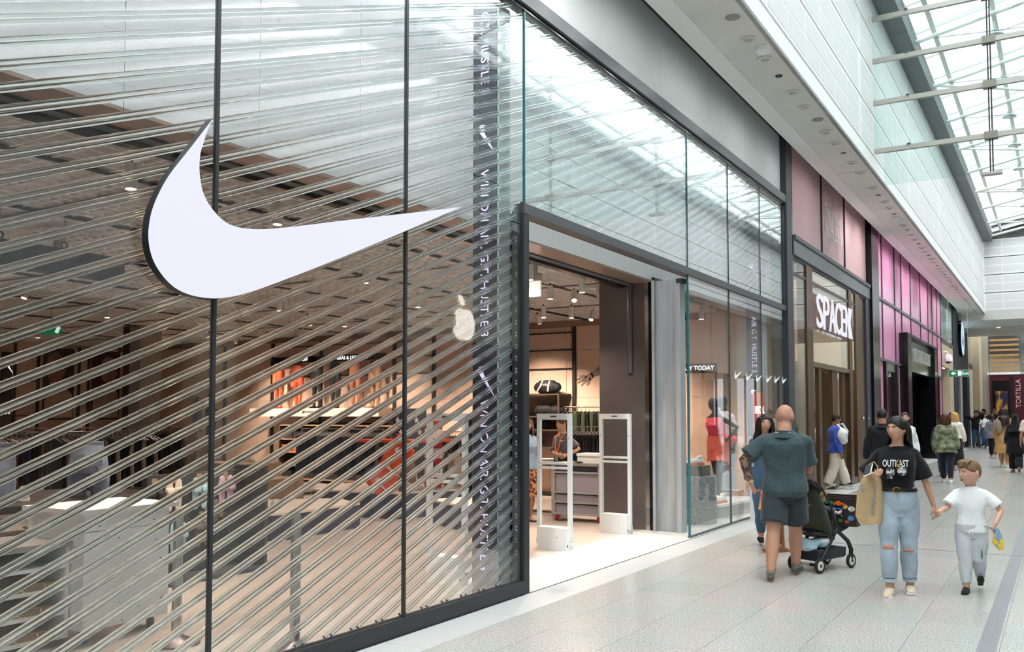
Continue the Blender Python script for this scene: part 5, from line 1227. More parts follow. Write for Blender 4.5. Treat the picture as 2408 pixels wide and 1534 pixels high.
tk = thing('tick_strip', 'black hanging strip with a white tick inside the display window', 'display', (-6, 15, 2.5)); bx('strip', BLKG, tk, (-6.6, 15.8, 2.40), (-5.3, 15.83, 2.58)); tick('tick', WL, tk, (-6.3, 15.79, 2.49), .26, 'y'); text('strip_words', 'BUY TODAY', WL, tk, (-5.65, 15.79, 2.49), (PI / 2, 0, 0), .11, 1, .002)
for x in (-6.5, -5.4): MB().tube([(x, 15.815, 2.58), (x, 15.815, 3.62)], .005, 4).build('wire', BLK, tk)

# square white box hung inside the entrance head, faint glow put into its material
hp_ = thing('hanging_white_panel', 'square white panel hanging inside the entrance head', 'light panel', (-5.75, 10.0, 3.2))
bx('panel', mat('panel_white_glow', 'f2f2f2', .4, emit='ffffff', es=.25), hp_, (-5.86, 10.0, 3.16), (-5.66, 10.03, 3.36)); bx('frame', GRYS, hp_, (-5.87, 10.005, 3.36), (-5.65, 10.035, 3.46)); bx('hanger', GRYS, hp_, (-5.80, 10.01, 3.46), (-5.72, 10.03, 3.62))
# ================================================================== people
V = Vector
def ik(a, t, l1, l2, pole):
    a, t = V(a), V(t); d = t - a; L_ = min(max(d.length, 1e-4), (l1 + l2) * 0.999); u = d.normalized(); t = a + u * L_
    x = (l1 * l1 - l2 * l2 + L_ * L_) / (2 * L_); h_ = math.sqrt(max(l1 * l1 - x * x, 0)); p = V(pole); p = p - u * p.dot(u)
    if p.length < 1e-6: p = u.orthogonal()
    return a + u * x + p.normalized() * h_, t
TORSO = {  # height, half width, half depth, centre offset in y (front is -y), in units of stature
 'm': ((.455, .052, .05, .004), (.48, .092, .066, .004), (.52, .100, .070, .006), (.57, .094, .066, .002), (.62, .089, .063, -.002), (.67, .095, .066, -.002), (.72, .104, .070, 0), (.765, .110, .068, .004), (.80, .104, .058, .008), (.825, .070, .046, .012), (.845, .038, .038, .012), (.88, .034, .037, .002)),
 'f': ((.455, .05, .05, .004), (.48, .093, .066, .006), (.515, .102, .071, .008), (.56, .093, .062, .003), (.61, .076, .053, -.002), (.65, .075, .054, -.004), (.69, .082, .062, -.010), (.725, .088, .067, -.012), (.765, .092, .058, 0), (.80, .088, .049, .006), (.825, .058, .040, .01), (.845, .031, .033, .01), (.88, .028, .032, .002)),
 'c': ((.43, .05, .05, .004), (.46, .085, .068, .004), (.50, .090, .070, .004), (.56, .086, .066, -.002), (.62, .086, .064, -.002), (.68, .092, .066, 0), (.725, .096, .062, .002), (.76, .090, .052, .006), (.785, .060, .044, .01), (.80, .036, .036, .01), (.845, .033, .035, .002))}
def head_points(hh, nu=56, nv=44, male=False, face=True):
    rx, ry, rzz = .36 * hh, .42 * hh, .5 * hh
    vs = []
    for i in range(nv + 1):
        a = -PI / 2 + PI * i / nv
        for j in range(nu):
            b = 2 * PI * j / nu; vs.append((math.cos(a) * math.cos(b), math.cos(a) * math.sin(b), math.sin(a)))
    D = np.array(vs); x, y, z = D[:, 0] * rx, D[:, 1] * ry, D[:, 2] * rzz
    t = np.clip(-D[:, 2], 0, 1); x = x * (1 - (.30 if male else .36) * t ** 1.6)
    back = np.clip(D[:, 1], 0, 1); y = y * (1 - .5 * back * t)
    fr = np.clip(-D[:, 1], 0, 1); y = y * (1 - .06 * fr * np.clip(D[:, 2], 0, 1))
    y -= fr * np.where(D[:, 2] < -.5, .05 * hh * np.clip((-D[:, 2] - .5) / .4, 0, 1), 0)
    if face:
        X, Z = x / hh, z / hh
        g = lambda cx, cz, sx_, sz_: np.exp(-((X - cx) / sx_) ** 2 - ((Z - cz) / sz_) ** 2) * (D[:, 1] < 0)
        y -= hh * (.035 * g(0, -.0, .035, .09) + .085 * g(0, -.125, .048, .055) + .045 * g(0, -.07, .035, .05))
        y += hh * .030 * (g(.15, .025, .07, .045) + g(-.15, .025, .07, .045))
        y -= hh * (.016 * (g(.14, .095, .1, .03) + g(-.14, .095, .1, .03)) + .020 * g(0, -.265, .085, .025) + .014 * g(0, -.305, .07, .022) + .022 * g(0, -.42, .08, .05))
        y += hh * .012 * g(0, -.345, .07, .02)
    return D, np.stack([x, y, z], 1), nu, nv
def grid_mesh(mb, pts, nu, nv):
    fs = [(i * nu + j, i * nu + (j + 1) % nu, (i + 1) * nu + (j + 1) % nu, (i + 1) * nu + j) for i in range(nv) for j in range(nu)]
    mb.add(pts, fs)
def hand(mb, w, d, n, s, hl, curl=.5, spread=.1, fist=False):
    """palm and five fingers: w wrist, d pointing, n palm side, s thumb side"""
    w, d, n = V(w), V(d).normalized(), V(n); n = (n - d * n.dot(d)).normalized(); s = V(s); s = (s - d * s.dot(d) - n * s.dot(n))
    s = s.normalized() if s.length > .05 else d.cross(n).normalized()
    pl = hl * .53; pw = hl * .21
    mb.tube([w - d * .02 * hl, w + d * pl * .35, w + d * pl * .8, w + d * pl], [hl * .13, pw, pw * 1.02, pw * .8], 12, up=s, flat=.42, round_=True)
    for k, (off, fl_) in enumerate(((.165, .43), (.055, .47), (-.055, .44), (-.155, .35))):
        p = w + d * pl * (.93 - .03 * abs(k - 1.2)) + s * off * hl; a = curl * (.8 + .12 * k) * .75; q = [p]; ang = 0
        dd = (d + s * off * spread * 3).normalized()
        for seg in (.45, .32, .23):
            ang += a; dr = dd * math.cos(ang) + n * math.sin(ang); p = p + dr * fl_ * hl * seg; q.append(p)
        mb.tube(q, [hl * .048, hl * .046, hl * .042, hl * .034], 8, round_=True)
    p0 = w + d * pl * .25 + s * pw * .8; a = .75 - .25 * curl
    p1 = p0 + (d * math.cos(a) + s * math.sin(a) + n * (.25 + curl * .25)).normalized() * hl * .22; p2 = p1 + (d * .9 + s * (.25 - .4 * curl) + n * (.1 + .5 * curl)).normalized() * hl * .2
    mb.tube([p0 - s * pw * .2, p1, p2], [hl * .065, hl * .052, hl * .04], 8, round_=True)

def fabric(name, col='808080', **k):
    k.setdefault('bump', .12); k.setdefault('bscale', 120); k.setdefault('var', .05); k.setdefault('vscale', 10)
    return mat(name, col, .88, sheen=.15, spec=.25, **k)
SK = {}
def skinmat(c):
    if c not in SK:
        SK[c] = mat('skin_' + c, c, .5, spec=.35, var=.05, vscale=14)
        SK[c].node_tree.nodes['Principled BSDF'].inputs['Subsurface Weight'].default_value = .08
        SK[c].node_tree.nodes['Principled BSDF'].inputs['Subsurface Scale'].default_value = .02
    return SK[c]
def hairmat(c):
    return mat('hair_' + c, c, .45, spec=.4, var=.25, vscale=60, stretch=(1, 1, .15), bump=.35, bscale=90)

def shoe(parent, ankle, yaw, pitch, fl_, col, sole, style='trainer', vox=.008, lace=False):
    """one shoe; local front is -y"""
    t = empty('shoe', (0, 0, 0)); attach(t, parent, False)
    M = Matrix.Rotation(yaw, 3, 'Z') @ Matrix.Rotation(pitch, 3, 'X'); a = V(ankle)
    P = lambda x, y, z: a + M @ V((x * fl_, y * fl_, z * fl_))
    m = MB(); zz = -.26
    if style == 'sandal': m.tube([P(0, -.25, zz + .1), P(0, -.45, zz + .08)], [fl_ * .16, fl_ * .13], 12, up=M @ V((1, 0, 0)), flat=.45, round_=True)
    else:
        m.tube([P(0, .2, zz + .15), P(0, .1, zz + .19), P(0, -.1, zz + .18), P(0, -.35, zz + .13), P(0, -.55, zz + .11), P(0, -.64, zz + .1)], [fl_ * q for q in (.12, .16, .165, .165, .15, .1)], 14, up=M @ V((1, 0, 0)), flat=.72, round_=True)
        m.tube([P(0, .08, zz + .15), P(0, .09, zz + .3)], [fl_ * .155, fl_ * .15], 14, up=M @ V((1, 0, 0)), flat=1.15)
    o = inst('upper', fuse(m, 'upper', fabric('shoe_upper_' + col, col), vox, 2), t, world=False)
    out = [(-.11, .27), (0, .31), (.11, .27), (.135, .1), (.13, -.15), (.16, -.42), (.13, -.62), (.03, -.72), (-.06, -.71), (-.14, -.6), (-.16, -.42), (-.125, -.15), (-.13, .1)]
    rings = [[P(x * k, y * k + .0, z) for x, y in out] for z, k in ((zz - .0, .97), (zz + .02, 1.02), (zz + .09, 1.0), (zz + .1, .96))]
    MB().loft(rings).build('sole', mat('sole_' + sole, sole, .7), t, True, False)
    if lace:
        lm = MB()
        for k in range(4):
            y = -.08 - k * .085; z = zz + .36 - k * .055
            lm.tube([P(-.09, y - .02, z - .045), P(0, y, z), P(.09, y - .02, z - .045)], fl_ * .018, 5)
        lm.build('laces', mat('lace_' + lace, lace, .8), t, True, False)

def person(lab, loc, rz_, H, kind='m', skin='c99a80', head=None, hyaw=0., hpitch=0., htilt=0., feet=None, hands=None, lean=0., pelvis_dz=0., build=1.0, voxel=.012, top=None, bottom=None, shoes=None, hair=None, face=True, curl=(.5, .5), elbow=None, palm=(None, None), thumb=(None, None), group=None, knee=None, drop_body=False, arms_out=0.0, lips='9a5a50', brow='3a2a22', eyecol='2a1c16', stop_after=None):
    t = thing('person', lab, 'person', loc, rz_, group)
    Ri = Matrix.Rotation(-rz_, 3, 'Z'); L0 = V(loc)
    W2L = lambda p: Ri @ (V(p) - L0)
    T = TORSO[kind]; ch = kind == 'c'
    hh = head or (.18 * H if ch else .1385 * H)
    hipz = (.49 if ch else .515) * H + pelvis_dz; hw = (.05 if ch else .052) * H
    shz = (.748 if ch else .785) * H + pelvis_dz; shw = {'m': .102, 'f': .086, 'c': .088}[kind] * H * (build if kind == 'm' else 1)
    ly = lambda z: -math.tan(lean) * max(z - hipz, 0)
    thl, cal = hipz * .50, hipz * .43
    feet = feet or ((.06, 0, 0), (-.06, 0, 0))   # left (+x), right (-x): x, y, lift[, yaw, pitch]
    legs_ = []
    for s, f_ in zip((1, -1), feet):
        yw = f_[3] if len(f_) > 3 else .12 * s; pt = f_[4] if len(f_) > 4 else 0
        ank = V((f_[0], f_[1], .068 * H / 1.7 * 1.0 + f_[2] + max(0, math.sin(-pt)) * .0))
        hp = V((s * hw, 0.005, hipz)); kn, ank2 = ik(hp, ank, thl, cal, (knee or (0.0, -1, 0)) if True else None)
        legs_.append((hp, kn, ank2, yw, pt))
    ua, fa = (.165 * H, .142 * H)
    arms_ = []
    hands = hands or (None, None)
    for k, s in enumerate((1, -1)):
        sh = V((s * shw, ly(shz) + .004 * H, shz))
        tg = W2L(hands[k]) if hands[k] is not None else V((s * (shw + .05 * H + arms_out), ly(shz) - .02 * H, shz - .295 * H))
        pole = (elbow[k] if elbow and elbow[k] else (s * .5, 1.0, -.1))
        el, wr = ik(sh, tg, ua, fa, pole); arms_.append((sh, el, wr))
    hc = V((0, ly(.9 * H) - .012 * H, H + pelvis_dz - hh * .5)); hc.y -= .02 * hh
    HM = Matrix.Rotation(hyaw, 3, 'Z') @ Matrix.Rotation(hpitch, 3, 'X') @ Matrix.Rotation(htilt, 3, 'Y')
    def ring(z, w, d, off, inf=0, n=22, pw=2.4):
        out = []
        for j in range(n):
            a = 2 * PI * j / n; c, s_ = math.cos(a), math.sin(a)
            out.append(V((math.copysign(abs(c) ** (2 / pw), c) * (w * H * build + inf), math.copysign(abs(s_) ** (2 / pw), s_) * (d * H * build + inf) + off * H + ly(z * H), z * H + pelvis_dz)))
        return out
    def interp(z):
        zs = [q[0] for q in T]; return [float(np.interp(z, zs, [q[k] for q in T])) for k in (1, 2, 3)]
    g = build if kind == 'm' else 1.0
    ar = [q * H * g for q in ((.030, .027, .022, .024, .0155) if kind == 'm' else (.025, .023, .019, .021, .0135) if kind == 'f' else (.027, .025, .021, .022, .016))]
    lr = [q * H * (g if kind == 'm' else 1) for q in ((.054, .050, .034, .036, .022) if kind != 'c' else (.05, .046, .034, .034, .024))]
    def arm_pts(a, upto=1.0, inf=0., flare=0.):
        sh, el, wr = a; p = [sh, sh.lerp(el, .5), el, el.lerp(wr, .35), wr]; r = list(ar); d_ = (sh - el).length; tot = d_ + (wr - el).length
        if upto < 1:
            cut = upto * tot; q, rr, acc = [p[0]], [r[0]], 0
            for i in range(4):
                sl = (p[i + 1] - p[i]).length
                if acc + sl >= cut: k_ = (cut - acc) / sl; q.append(p[i].lerp(p[i + 1], k_)); rr.append(r[i] + (r[i + 1] - r[i]) * k_); break
                q.append(p[i + 1]); rr.append(r[i + 1]); acc += sl
            p, r = q, rr
        n_ = len(r); return p, [x + inf + flare * i / max(n_ - 1, 1) for i, x in enumerate(r)]
    def leg_pts(l_, upto=1.0, inf=0., flare=0.):
        hp, kn, an = l_[:3]; p = [hp + V((0, 0, .02 * H)), hp.lerp(kn, .45), kn, kn.lerp(an, .33), an]; r = list(lr); tot = sum((p[i + 1] - p[i]).length for i in range(4))
        if upto < 1:
            cut = upto * tot; q, rr, acc = [p[0]], [r[0]], 0
            for i in range(4):
                sl = (p[i + 1] - p[i]).length
                if acc + sl >= cut: k_ = (cut - acc) / sl; q.append(p[i].lerp(p[i + 1], k_)); rr.append(r[i] + (r[i + 1] - r[i]) * k_); break
                q.append(p[i + 1]); rr.append(r[i + 1]); acc += sl
            p, r = q, rr
        n_ = len(r); return p, [x + inf + flare * i / max(n_ - 1, 1) for i, x in enumerate(r)]
    # ---- body
    b = MB()
    b.loft([ring(*q[:1], *q[1:]) for q in T])
    nkz = (.84 if not ch else .795) * H + pelvis_dz
    trap = lambda mb_, e: [mb_.tube([V((0, ly(nkz) + .012 * H, nkz - .012 * H)), V((s_ * shw * .5, ly(shz) + .008 * H, nkz - .034 * H)), V((s_ * shw, ly(shz) + .004 * H, shz))], [.026 * H + e, .025 * H + e, ar[0] + e], 12, round_=True) for s_ in (1, -1)]
    trap(b, 0)
    for k, (a, s) in enumerate(zip(arms_, (1, -1))):
        p, r = arm_pts(a); b.tube([p[0] - V((s * .03 * H, 0, -.0))] + p, [r[0] * .9] + r, 12, round_=True)
        d = (a[2] - a[1]).normalized(); n = V(palm[k]) if palm[k] else V((-s, 0.15, 0)); th = V(thumb[k]) if thumb[k] else V((0, -1, 0.1))
        hand(b, a[2], d, n, th, (.104 if not ch else .1) * H, curl[k])
    for l_ in legs_:
        p, r = leg_pts(l_); b.tube(p, r, 14, round_=True)
        if shoes and shoes.get('style') == 'sandal' or not shoes:
            M = Matrix.Rotation(l_[3], 3, 'Z') @ Matrix.Rotation(l_[4], 3, 'X'); an = l_[2]; F_ = .15 * H
            b.tube([an + M @ V((0, .05 * F_ * 5, -.02)), an + M @ V((0, -.2 * F_, -.03)), an + M @ V((0, -.62 * F_, -.05))], [.024 * H, .024 * H, .017 * H], 10, up=(1, 0, 0), flat=.7, round_=True)
    D, hp_, nu, nv = head_points(hh, male=(kind == 'm'), face=face)
    grid_mesh(b, [hc + HM @ V(q) for q in hp_], nu, nv)
    for s in (-1, 1): b.sphere(hc + HM @ V((s * .365 * hh, .05 * hh, -.02 * hh)), (.042 * hh, .095 * hh, .14 * hh), 12, 8, HM @ Matrix.Rotation(s * .45, 3, 'Z'))
    b.tube([V((0, ly(.82 * H) + .012 * H, (.82 if not ch else .775) * H + pelvis_dz)), hc + HM @ V((0, .08 * hh, -.3 * hh))], [.042 * H if kind == 'm' else .031 * H] * 2, 14)
    inst('body', fuse(b, 'body', skinmat(skin), voxel, 2), t, world=False)
    # ---- face
    if face:
        X, Z = hp_[:, 0], hp_[:, 2]; frm = D[:, 1] < 0
        def fy(x, z):
            i = np.argmin(np.where(frm, (X - x) ** 2 + (Z - z) ** 2, 9)); return hp_[i, 1]
        for s in (-1, 1):
            e = V((s * .15 * hh, fy(s * .15 * hh, .02 * hh) - .002 * hh, .02 * hh))
            ey = MB(); ey.sphere(hc + HM @ (e + V((0, .018 * hh, 0))), (.058 * hh, .03 * hh, .024 * hh), 12, 8, HM); eo = ey.build('eye', mat('eye_white', 'cfc8c2', .3), t, True, False)
            MB().sphere(hc + HM @ (e + V((0, -.004 * hh, 0))), (.023 * hh, .012 * hh, .023 * hh), 10, 6, HM).build('iris', mat('iris_' + eyecol, eyecol, .2), eo, True, False)
            MB().tube([hc + HM @ V((s * x_ * hh, fy(s * x_ * hh, z_ * hh) - .004 * hh, z_ * hh)) for x_, z_ in ((.07, .095), (.13, .12), (.19, .115), (.235, .085))], [q_ * hh * (.6 if ch else 1) for q_ in (.012, .017, .014, .006)], 6).build('eyebrow', mat('brow_' + brow, brow, .8), t, True, False)
        MB().tube([hc + HM @ V((x_ * hh, fy(x_ * hh, z_ * hh) - .001 * hh, z_ * hh)) for x_, z_ in ((-.105, -.285), (-.05, -.272), (0, -.278), (.05, -.272), (.105, -.285))], [.006 * hh, .017 * hh, .018 * hh, .017 * hh, .006 * hh], 8).build('lips', mat('lips_' + lips, lips, .45), t, True, False)
    # ---- hair
    if hair and hair['style'] != 'bald':
        st_ = hair['style']; hm = hairmat(hair['col']); h_ = MB()
        D2, q2, nu2, nv2 = head_points(hh, 56, 44, face=False)
        f_, bk, sd_ = np.clip(-D2[:, 1], 0, 1), np.clip(D2[:, 1], 0, 1), np.abs(D2[:, 0])
        Tn = hair.get('front', .52) * f_ ** 2 * (1 - .55 * sd_ ** 2) + (-.62) * bk ** 1.2 + hair.get('side', -.12) * (1 - f_ ** 2) * (1 - bk)
        if st_ in ('long', 'bob', 'pony', 'hood'): Tn = np.where(bk > 0.05, Tn - .3 * bk, Tn)
        if st_ == 'hood': Tn = np.where(f_ > 0, .55 * f_ ** 3 - 1.4 * (1 - f_), -1.2)
        th_ = hair.get('th', .09)
        m_ = np.clip((D2[:, 2] - Tn) / .14 + .5, 0, 1); m_ = m_ * m_ * (3 - 2 * m_)
        nzv = .012 * np.sin(D2[:, 0] * 23 + 3 * D2[:, 2]) * np.sin(D2[:, 1] * 19 + 5) + hair.get('rough', .0) * np.sin(D2[:, 0] * 37 + D2[:, 2] * 11) * np.sin(D2[:, 1] * 41)
        k2 = 1 + m_ * (th_ + nzv + hair.get('topadd', 0) * np.clip(D2[:, 2], 0, 1)) - (1 - m_) * .10
        grid_mesh(h_, [hc + HM @ V(q) for q in q2 * k2[:, None]], nu2, nv2)
        if hair.get('fringe'):
            for k in range(13):
                x_ = (-.26 + .52 * k / 12) * hh
                h_.tube([hc + HM @ V((x_ * .8, -.12 * hh, .49 * hh)), hc + HM @ V((x_, -.33 * hh, .40 * hh)), hc + HM @ V((x_ * 1.05 - .02 * hh, -.44 * hh + abs(x_) * .5, (.24 + .03 * math.sin(k * 2.2)) * hh))], [.05 * hh, .06 * hh, .03 * hh], 6, round_=True)
        Lh = hair.get('len', 0) * H
        if st_ in ('long', 'bob') and Lh:
            nl = 23; fr0 = hair.get('frontlocks', True)
            for k in range(nl):
                u_ = k / (nl - 1); ph = (-.18 + 1.36 * u_) * PI if fr0 else (.05 + .9 * u_) * PI     # from one temple round the back to the other
                cx, sy = math.cos(ph), math.sin(ph)
                p0 = V((cx * .34 * hh, .02 * hh + sy * .40 * hh, .28 * hh)); p1 = V((cx * .43 * hh, .02 * hh + sy * .47 * hh, -.05 * hh)); p2 = V((cx * .46 * hh, .03 * hh + sy * .48 * hh, -.45 * hh))
                q = [hc + HM @ p for p in (p0, p1, p2)]
                out = hair.get('out', .09) * H if st_ == 'long' else .075 * H
                e1 = V((cx * out * .88, hc.y + .035 * H + sy * (.075 if sy > 0 else .115) * H, hc.z - .5 * hh - .2 * Lh)); e2 = V((cx * out * .92, hc.y + .045 * H + sy * (.10 if sy > 0 else .115) * H, hc.z - .4 * hh - Lh * (.95 + .1 * math.sin(k * 5.1))))
                pts = q + ([e1, e1.lerp(e2, .5) + V((0, 0, 0)), e2] if st_ == 'long' else [q[-1] + V((0, 0, -Lh))])
                rr = [.08 * hh, .095 * hh, .09 * hh] + ([.09 * hh, .08 * hh, .025 * hh] if st_ == 'long' else [.07 * hh])
                h_.tube(pts, rr, 8, up=(cx, sy, .01), flat=1.5, round_=True)
        if st_ == 'pony':
            pp = hc + HM @ V((0, .45 * hh, .05 * hh)); h_.tube([pp, pp + V((0, .08 * hh * 2, -.3 * hh)), pp + V((0, .1 * hh, -Lh))], [.10 * hh, .14 * hh, .05 * hh], 10, round_=True)
        if st_ == 'hood':
            h_.tube([hc + V((0, .02 * hh, -.2 * hh)), V((0, hc.y + .02 * H, shz + .02 * H)), V((0, .01 * H, shz - .09 * H))], [.42 * hh, .5 * hh, .13 * H], 16, flat=1.0)
        inst(hair.get('name', 'hair'), fuse(h_, 'hair', hm if st_ != 'hood' else fabric('headscarf_' + hair['col'], hair['col']), min(voxel, .012), 1), t, world=False)
    # ---- clothing
    if bottom:
        c = MB(); inf = bottom.get('inf', .012); up_ = bottom.get('len', 1.0); zt = bottom.get('top', .60); fm = fabric(bottom['mat'], bottom['col'], **bottom.get('mk', {}))
        if bottom.get('style') == 'skirt':
            zb = bottom['hem']; zz = np.linspace(zt, zb, 7); rs_ = []
            for i, z in enumerate(zz):
                w, d, of = interp(max(z, .50)); k = i / 6
                rs_.append(ring(z, w, d, of, inf + bottom.get('flare', .05) * k, 26, 2.1))
            c.loft(rs_)
        else:
            zz = [z for z in np.linspace(zt, .436 if not ch else .415, 9)]
            c.loft([ring(z, *interp(z)[:2], interp(z)[2], inf) for z in zz])
            for l_ in legs_:
                p, r = leg_pts(l_, up_, inf, bottom.get('flare', 0)); p[0] = p[0] + V((0, 0, 0)); r[0] -= .008; c.tube(p, r, 16)
        inst('trousers' if bottom.get('style') != 'skirt' else 'skirt', fuse(c, 'bottom', fm, max(.008, voxel * .9), 2, bottom.get('fold', (.0045, 24, 34, H * 3))), t, world=False)
    if top:
        c = MB(); inf = top.get('inf', .016); hem = top.get('hem', .52); fm = fabric(top['mat'], top['col'], **top.get('mk', {})); nk = top.get('neck', .838 if not ch else .79)
        zz = list(np.linspace(hem, nk, 12)); rs_ = []
        for i, z in enumerate(zz):
            w, d, of = interp(z) if z > .47 else interp(.50); k = max(0, (.60 - z) / .3); rs_.append(ring(z, w, d, of, inf * (1 if z < .8 else .45) + top.get('flare', .0) * k, 24, 2.4))
        c.loft(rs_)
        if top.get('sleeve', 'short') != 'none':
            trap(c, inf * .7)
            sl = top.get('slen', .36 if top.get('sleeve', 'short') == 'short' else .97)
            for k, (a, s) in enumerate(zip(arms_, (1, -1))):
                p, r = arm_pts(a, sl, inf * .8, top.get('sflare', .01)); c.tube([p[0] - V((s * .03 * H, 0, .0 * H))] + p, [r[0] * .8] + r, 16)
        inst(top.get('name', 'shirt'), fuse(c, 'top', fm, max(.008, voxel * .9), 2, top.get('fold', (.007, 26, 30, H))), t, world=False)
        if top.get('collar'):
            MB().lathe([(.075 * H, -.05), (.060 * H, -.018), (.047 * H, .004), (.046 * H, .022), (.040 * H, .024)], (0, ly(.83 * H) + .012 * H, (.838 if not ch else .797) * H + pelvis_dz), 20).build('collar', fabric(top['mat'] + '_collar', top['collar']), t, True, False)
    if shoes:
        for l_ in legs_:
            shoe(t, l_[2], l_[3], l_[4], .15 * H * 1.03, shoes['col'], shoes['sole'], shoes.get('style', 'trainer'), max(.007, voxel * .8), shoes.get('lace', False))
    t['_dims'] = 0; del t['_dims']
    return t, dict(hc=hc, HM=HM, hh=hh, arms=arms_, legs=legs_, W2L=W2L, ly=ly)
NEAR = .0065
# ------------------------------------------------------------------ bald man pushing the pushchair
man, mi = person('bald man in dark green shirt and shorts pushing the pushchair', (-2.43, 9.33, 0), PI + .10, 1.765, 'm', skin='b98a74', build=1.10, voxel=NEAR,
    feet=((.10, .30, .035, .1, -.42), (-.06, -.26, 0, -.1, 0)), hands=((-2.74, 9.22, .95), (-2.33, 9.66, .955)), elbow=((1.0, .55, 0), (-.8, .8, -.2)), lean=.06, hyaw=-.22, curl=(1.2, 1.3), pelvis_dz=-.015,
    palm=((-.6, -.4, .2), (0.3, -.2, -1)), thumb=((0, -1, .3), (1, 0, 0)), face=True,
    top=dict(mat='dark_green_linen', col='3d4c50', hem=.475, inf=.026, slen=.43, sflare=.03, flare=.05, collar='37454a', mk=dict(var=.12, vscale=40)), bottom=dict(mat='dark_green_shorts', col='343d42', len=.45, inf=.022, flare=.037, top=.53),
    shoes=dict(col='6c6a62', sole='57564f'))
for nm, k in (('tattoo', 0),):
    sh, el, wr = mi['arms'][0]
    tm = mat('tattooed_skin', '8d6a5a', .5, col2='37332f', vscale=26)
    MB().tube([el.lerp(sh, .22), el, el.lerp(wr, .35), wr.lerp(el, .12)], [.050, .0475, .0515, .036], 14).build('tattoo_sleeve', tm, man, True, False)
    MB().tube([wr.lerp(el, .10), wr.lerp(el, .04)], [.0345, .034], 14).build('wristband', mat('pale_band', 'b9b0a4', .6), man, True, False)
    sh, el, wr = mi['arms'][1]
    MB().tube([el.lerp(wr, .25), el.lerp(wr, .6)], [.0495, .042], 14).build('tattoo_sleeve', mat('tattooed_skin_light', 'a87c68', .5, col2='6d5a54', vscale=14), man, True, False)
# ------------------------------------------------------------------ woman holding the boy's hand
wom, wi = person('woman in black printed t-shirt and ripped pale jeans holding a boy by the hand', (-1.32, 9.06, 0), .06, 1.63, 'f', skin='c79a80', voxel=NEAR, hyaw=-.5, hpitch=.03,
    feet=((.075, .11, 0, .12, 0), (-.075, -.13, .0, -.12, .10)), hands=((-1.03, 9.18, .80), (-1.50, 8.86, 1.09)), elbow=((.6, .6, 0), (-.7, .9, -.4)), curl=(.9, 1.0), palm=((-.5, .2, 0), (.2, .1, 1)), thumb=((0, -1, 0), (1, 0, .3)),
    top=dict(mat='black_cotton', col='141417', hem=.585, inf=.022, slen=.46, sflare=.035, neck=.832), bottom=dict(mat='pale_denim', col='a3b1bf', len=.90, inf=.015, flare=.006, top=.605, mk=dict(var=.18, vscale=5, bump=.2)),
    shoes=dict(col='d9c7ae', sole='eeeeec', lace='c9b69a'), hair=dict(style='long', col='17130f', len=.21, th=.085, front=.6, frontlocks=False, out=.085), lips='a0625a', brow='1e1612')
H = 1.63
HB = lambda z, e=0: [V((math.copysign(abs(math.cos(2 * PI * j / 28)) ** (2 / 2.4), math.cos(2 * PI * j / 28)) * (.0835 * H + .02 + e), math.copysign(abs(math.sin(2 * PI * j / 28)) ** (2 / 2.4), math.sin(2 * PI * j / 28)) * (.057 * H + .02 + e), z)) for j in range(28)]
MB().loft([HB(.942, .004), HB(.945, .009), HB(.972, .006), HB(.975, .0)], True).build('belt', mat('black_belt', '1d1715', .45), wom, True, False)
MB().tube([V((.03 * math.cos(a), -.132 - .004, .958 + .026 * math.sin(a))) for a in np.linspace(.6, 2 * PI - .6, 14)], .006, 6).build('buckle', mat('brass', 'b98d3c', .3, .9), wom, True, False)
FRY = lambda z: -(.075 * H + .024)
text('shirt_lettering', 'OUTKAST', mat('print_white', 'e9ecec', .7), None, (0, 0, 0), (0, 0, 0), .088, .56, .001, bold=.0015)
o = [q for q in bpy.data.objects if q.name.startswith('shirt_lettering')][-1]; o.parent = wom; o.location = (-.005, -.1505, 1.20); o.rotation_euler = (PI / 2 - .05, 0, 0)
pr = MB()
for cx, cz, w, h_ in ((-.05, 1.125, .036, .048), (.05, 1.135, .042, .042)): pr.prism([(cx + w * math.cos(a), cz + h_ * math.sin(a)) for a in np.linspace(0, 2 * PI, 19)[:-1]], 'y', -.150, -.146)
pr.prism([(-.09, 1.06), (-.03, 1.06), (-.035, 1.09), (-.07, 1.10)], 'y', -.149, -.146)
pr.build('shirt_print', mat('print_grey_white', 'd5d7d8', .7, col2='3a3b3e', vscale=30), wom, False, False)
for s in (-1, 1): MB().tube([V((.018 + .0 * s + .018 * math.cos(a), -.156, 1.24 - (.025 if s > 0 else .07) + .02 * math.sin(a))) for a in np.linspace(0, 2 * PI, 13)], .003, 5).build('sunglasses_rim', mat('brass'), wom, True, False)
for s, z, k in ((-1, .50, 0), (1, .455, 1)):   # ripped knees
    hp, kn, an = wi['legs'][1 - (s + 1) // 2][:3] if False else wi['legs'][0 if s > 0 else 1][:3]
    c = kn + V((0, -.058, .005 if k == 0 else -.02)); 
    MB().sphere(c, (.05, .024, .036 if k == 0 else .018), 14, 8).build('ripped_knee', mat('knee_skin', 'b98472', .6), wom, True, False)
    MB().tube([c + V((.056 * math.cos(a), .006 + .012 * abs(math.cos(a)), (.042 if k == 0 else .024) * math.sin(a))) for a in np.linspace(0, 2 * PI, 19)], .0065, 5).build('frayed_edge', fabric('frayed_white', 'dfe5ea'), wom, True, False)
for l_ in wi['legs']:
    d = (l_[2] - l_[1]).normalized(); e = l_[1].lerp(l_[2], .83)
    MB().tube([e - d * .016, e - d * .014, e + d * .014, e + d * .016], [.05, .062, .062, .05], 18).build('jean_cuff', fabric('cuff_denim', 'a6b8c8'), wom, True, False)
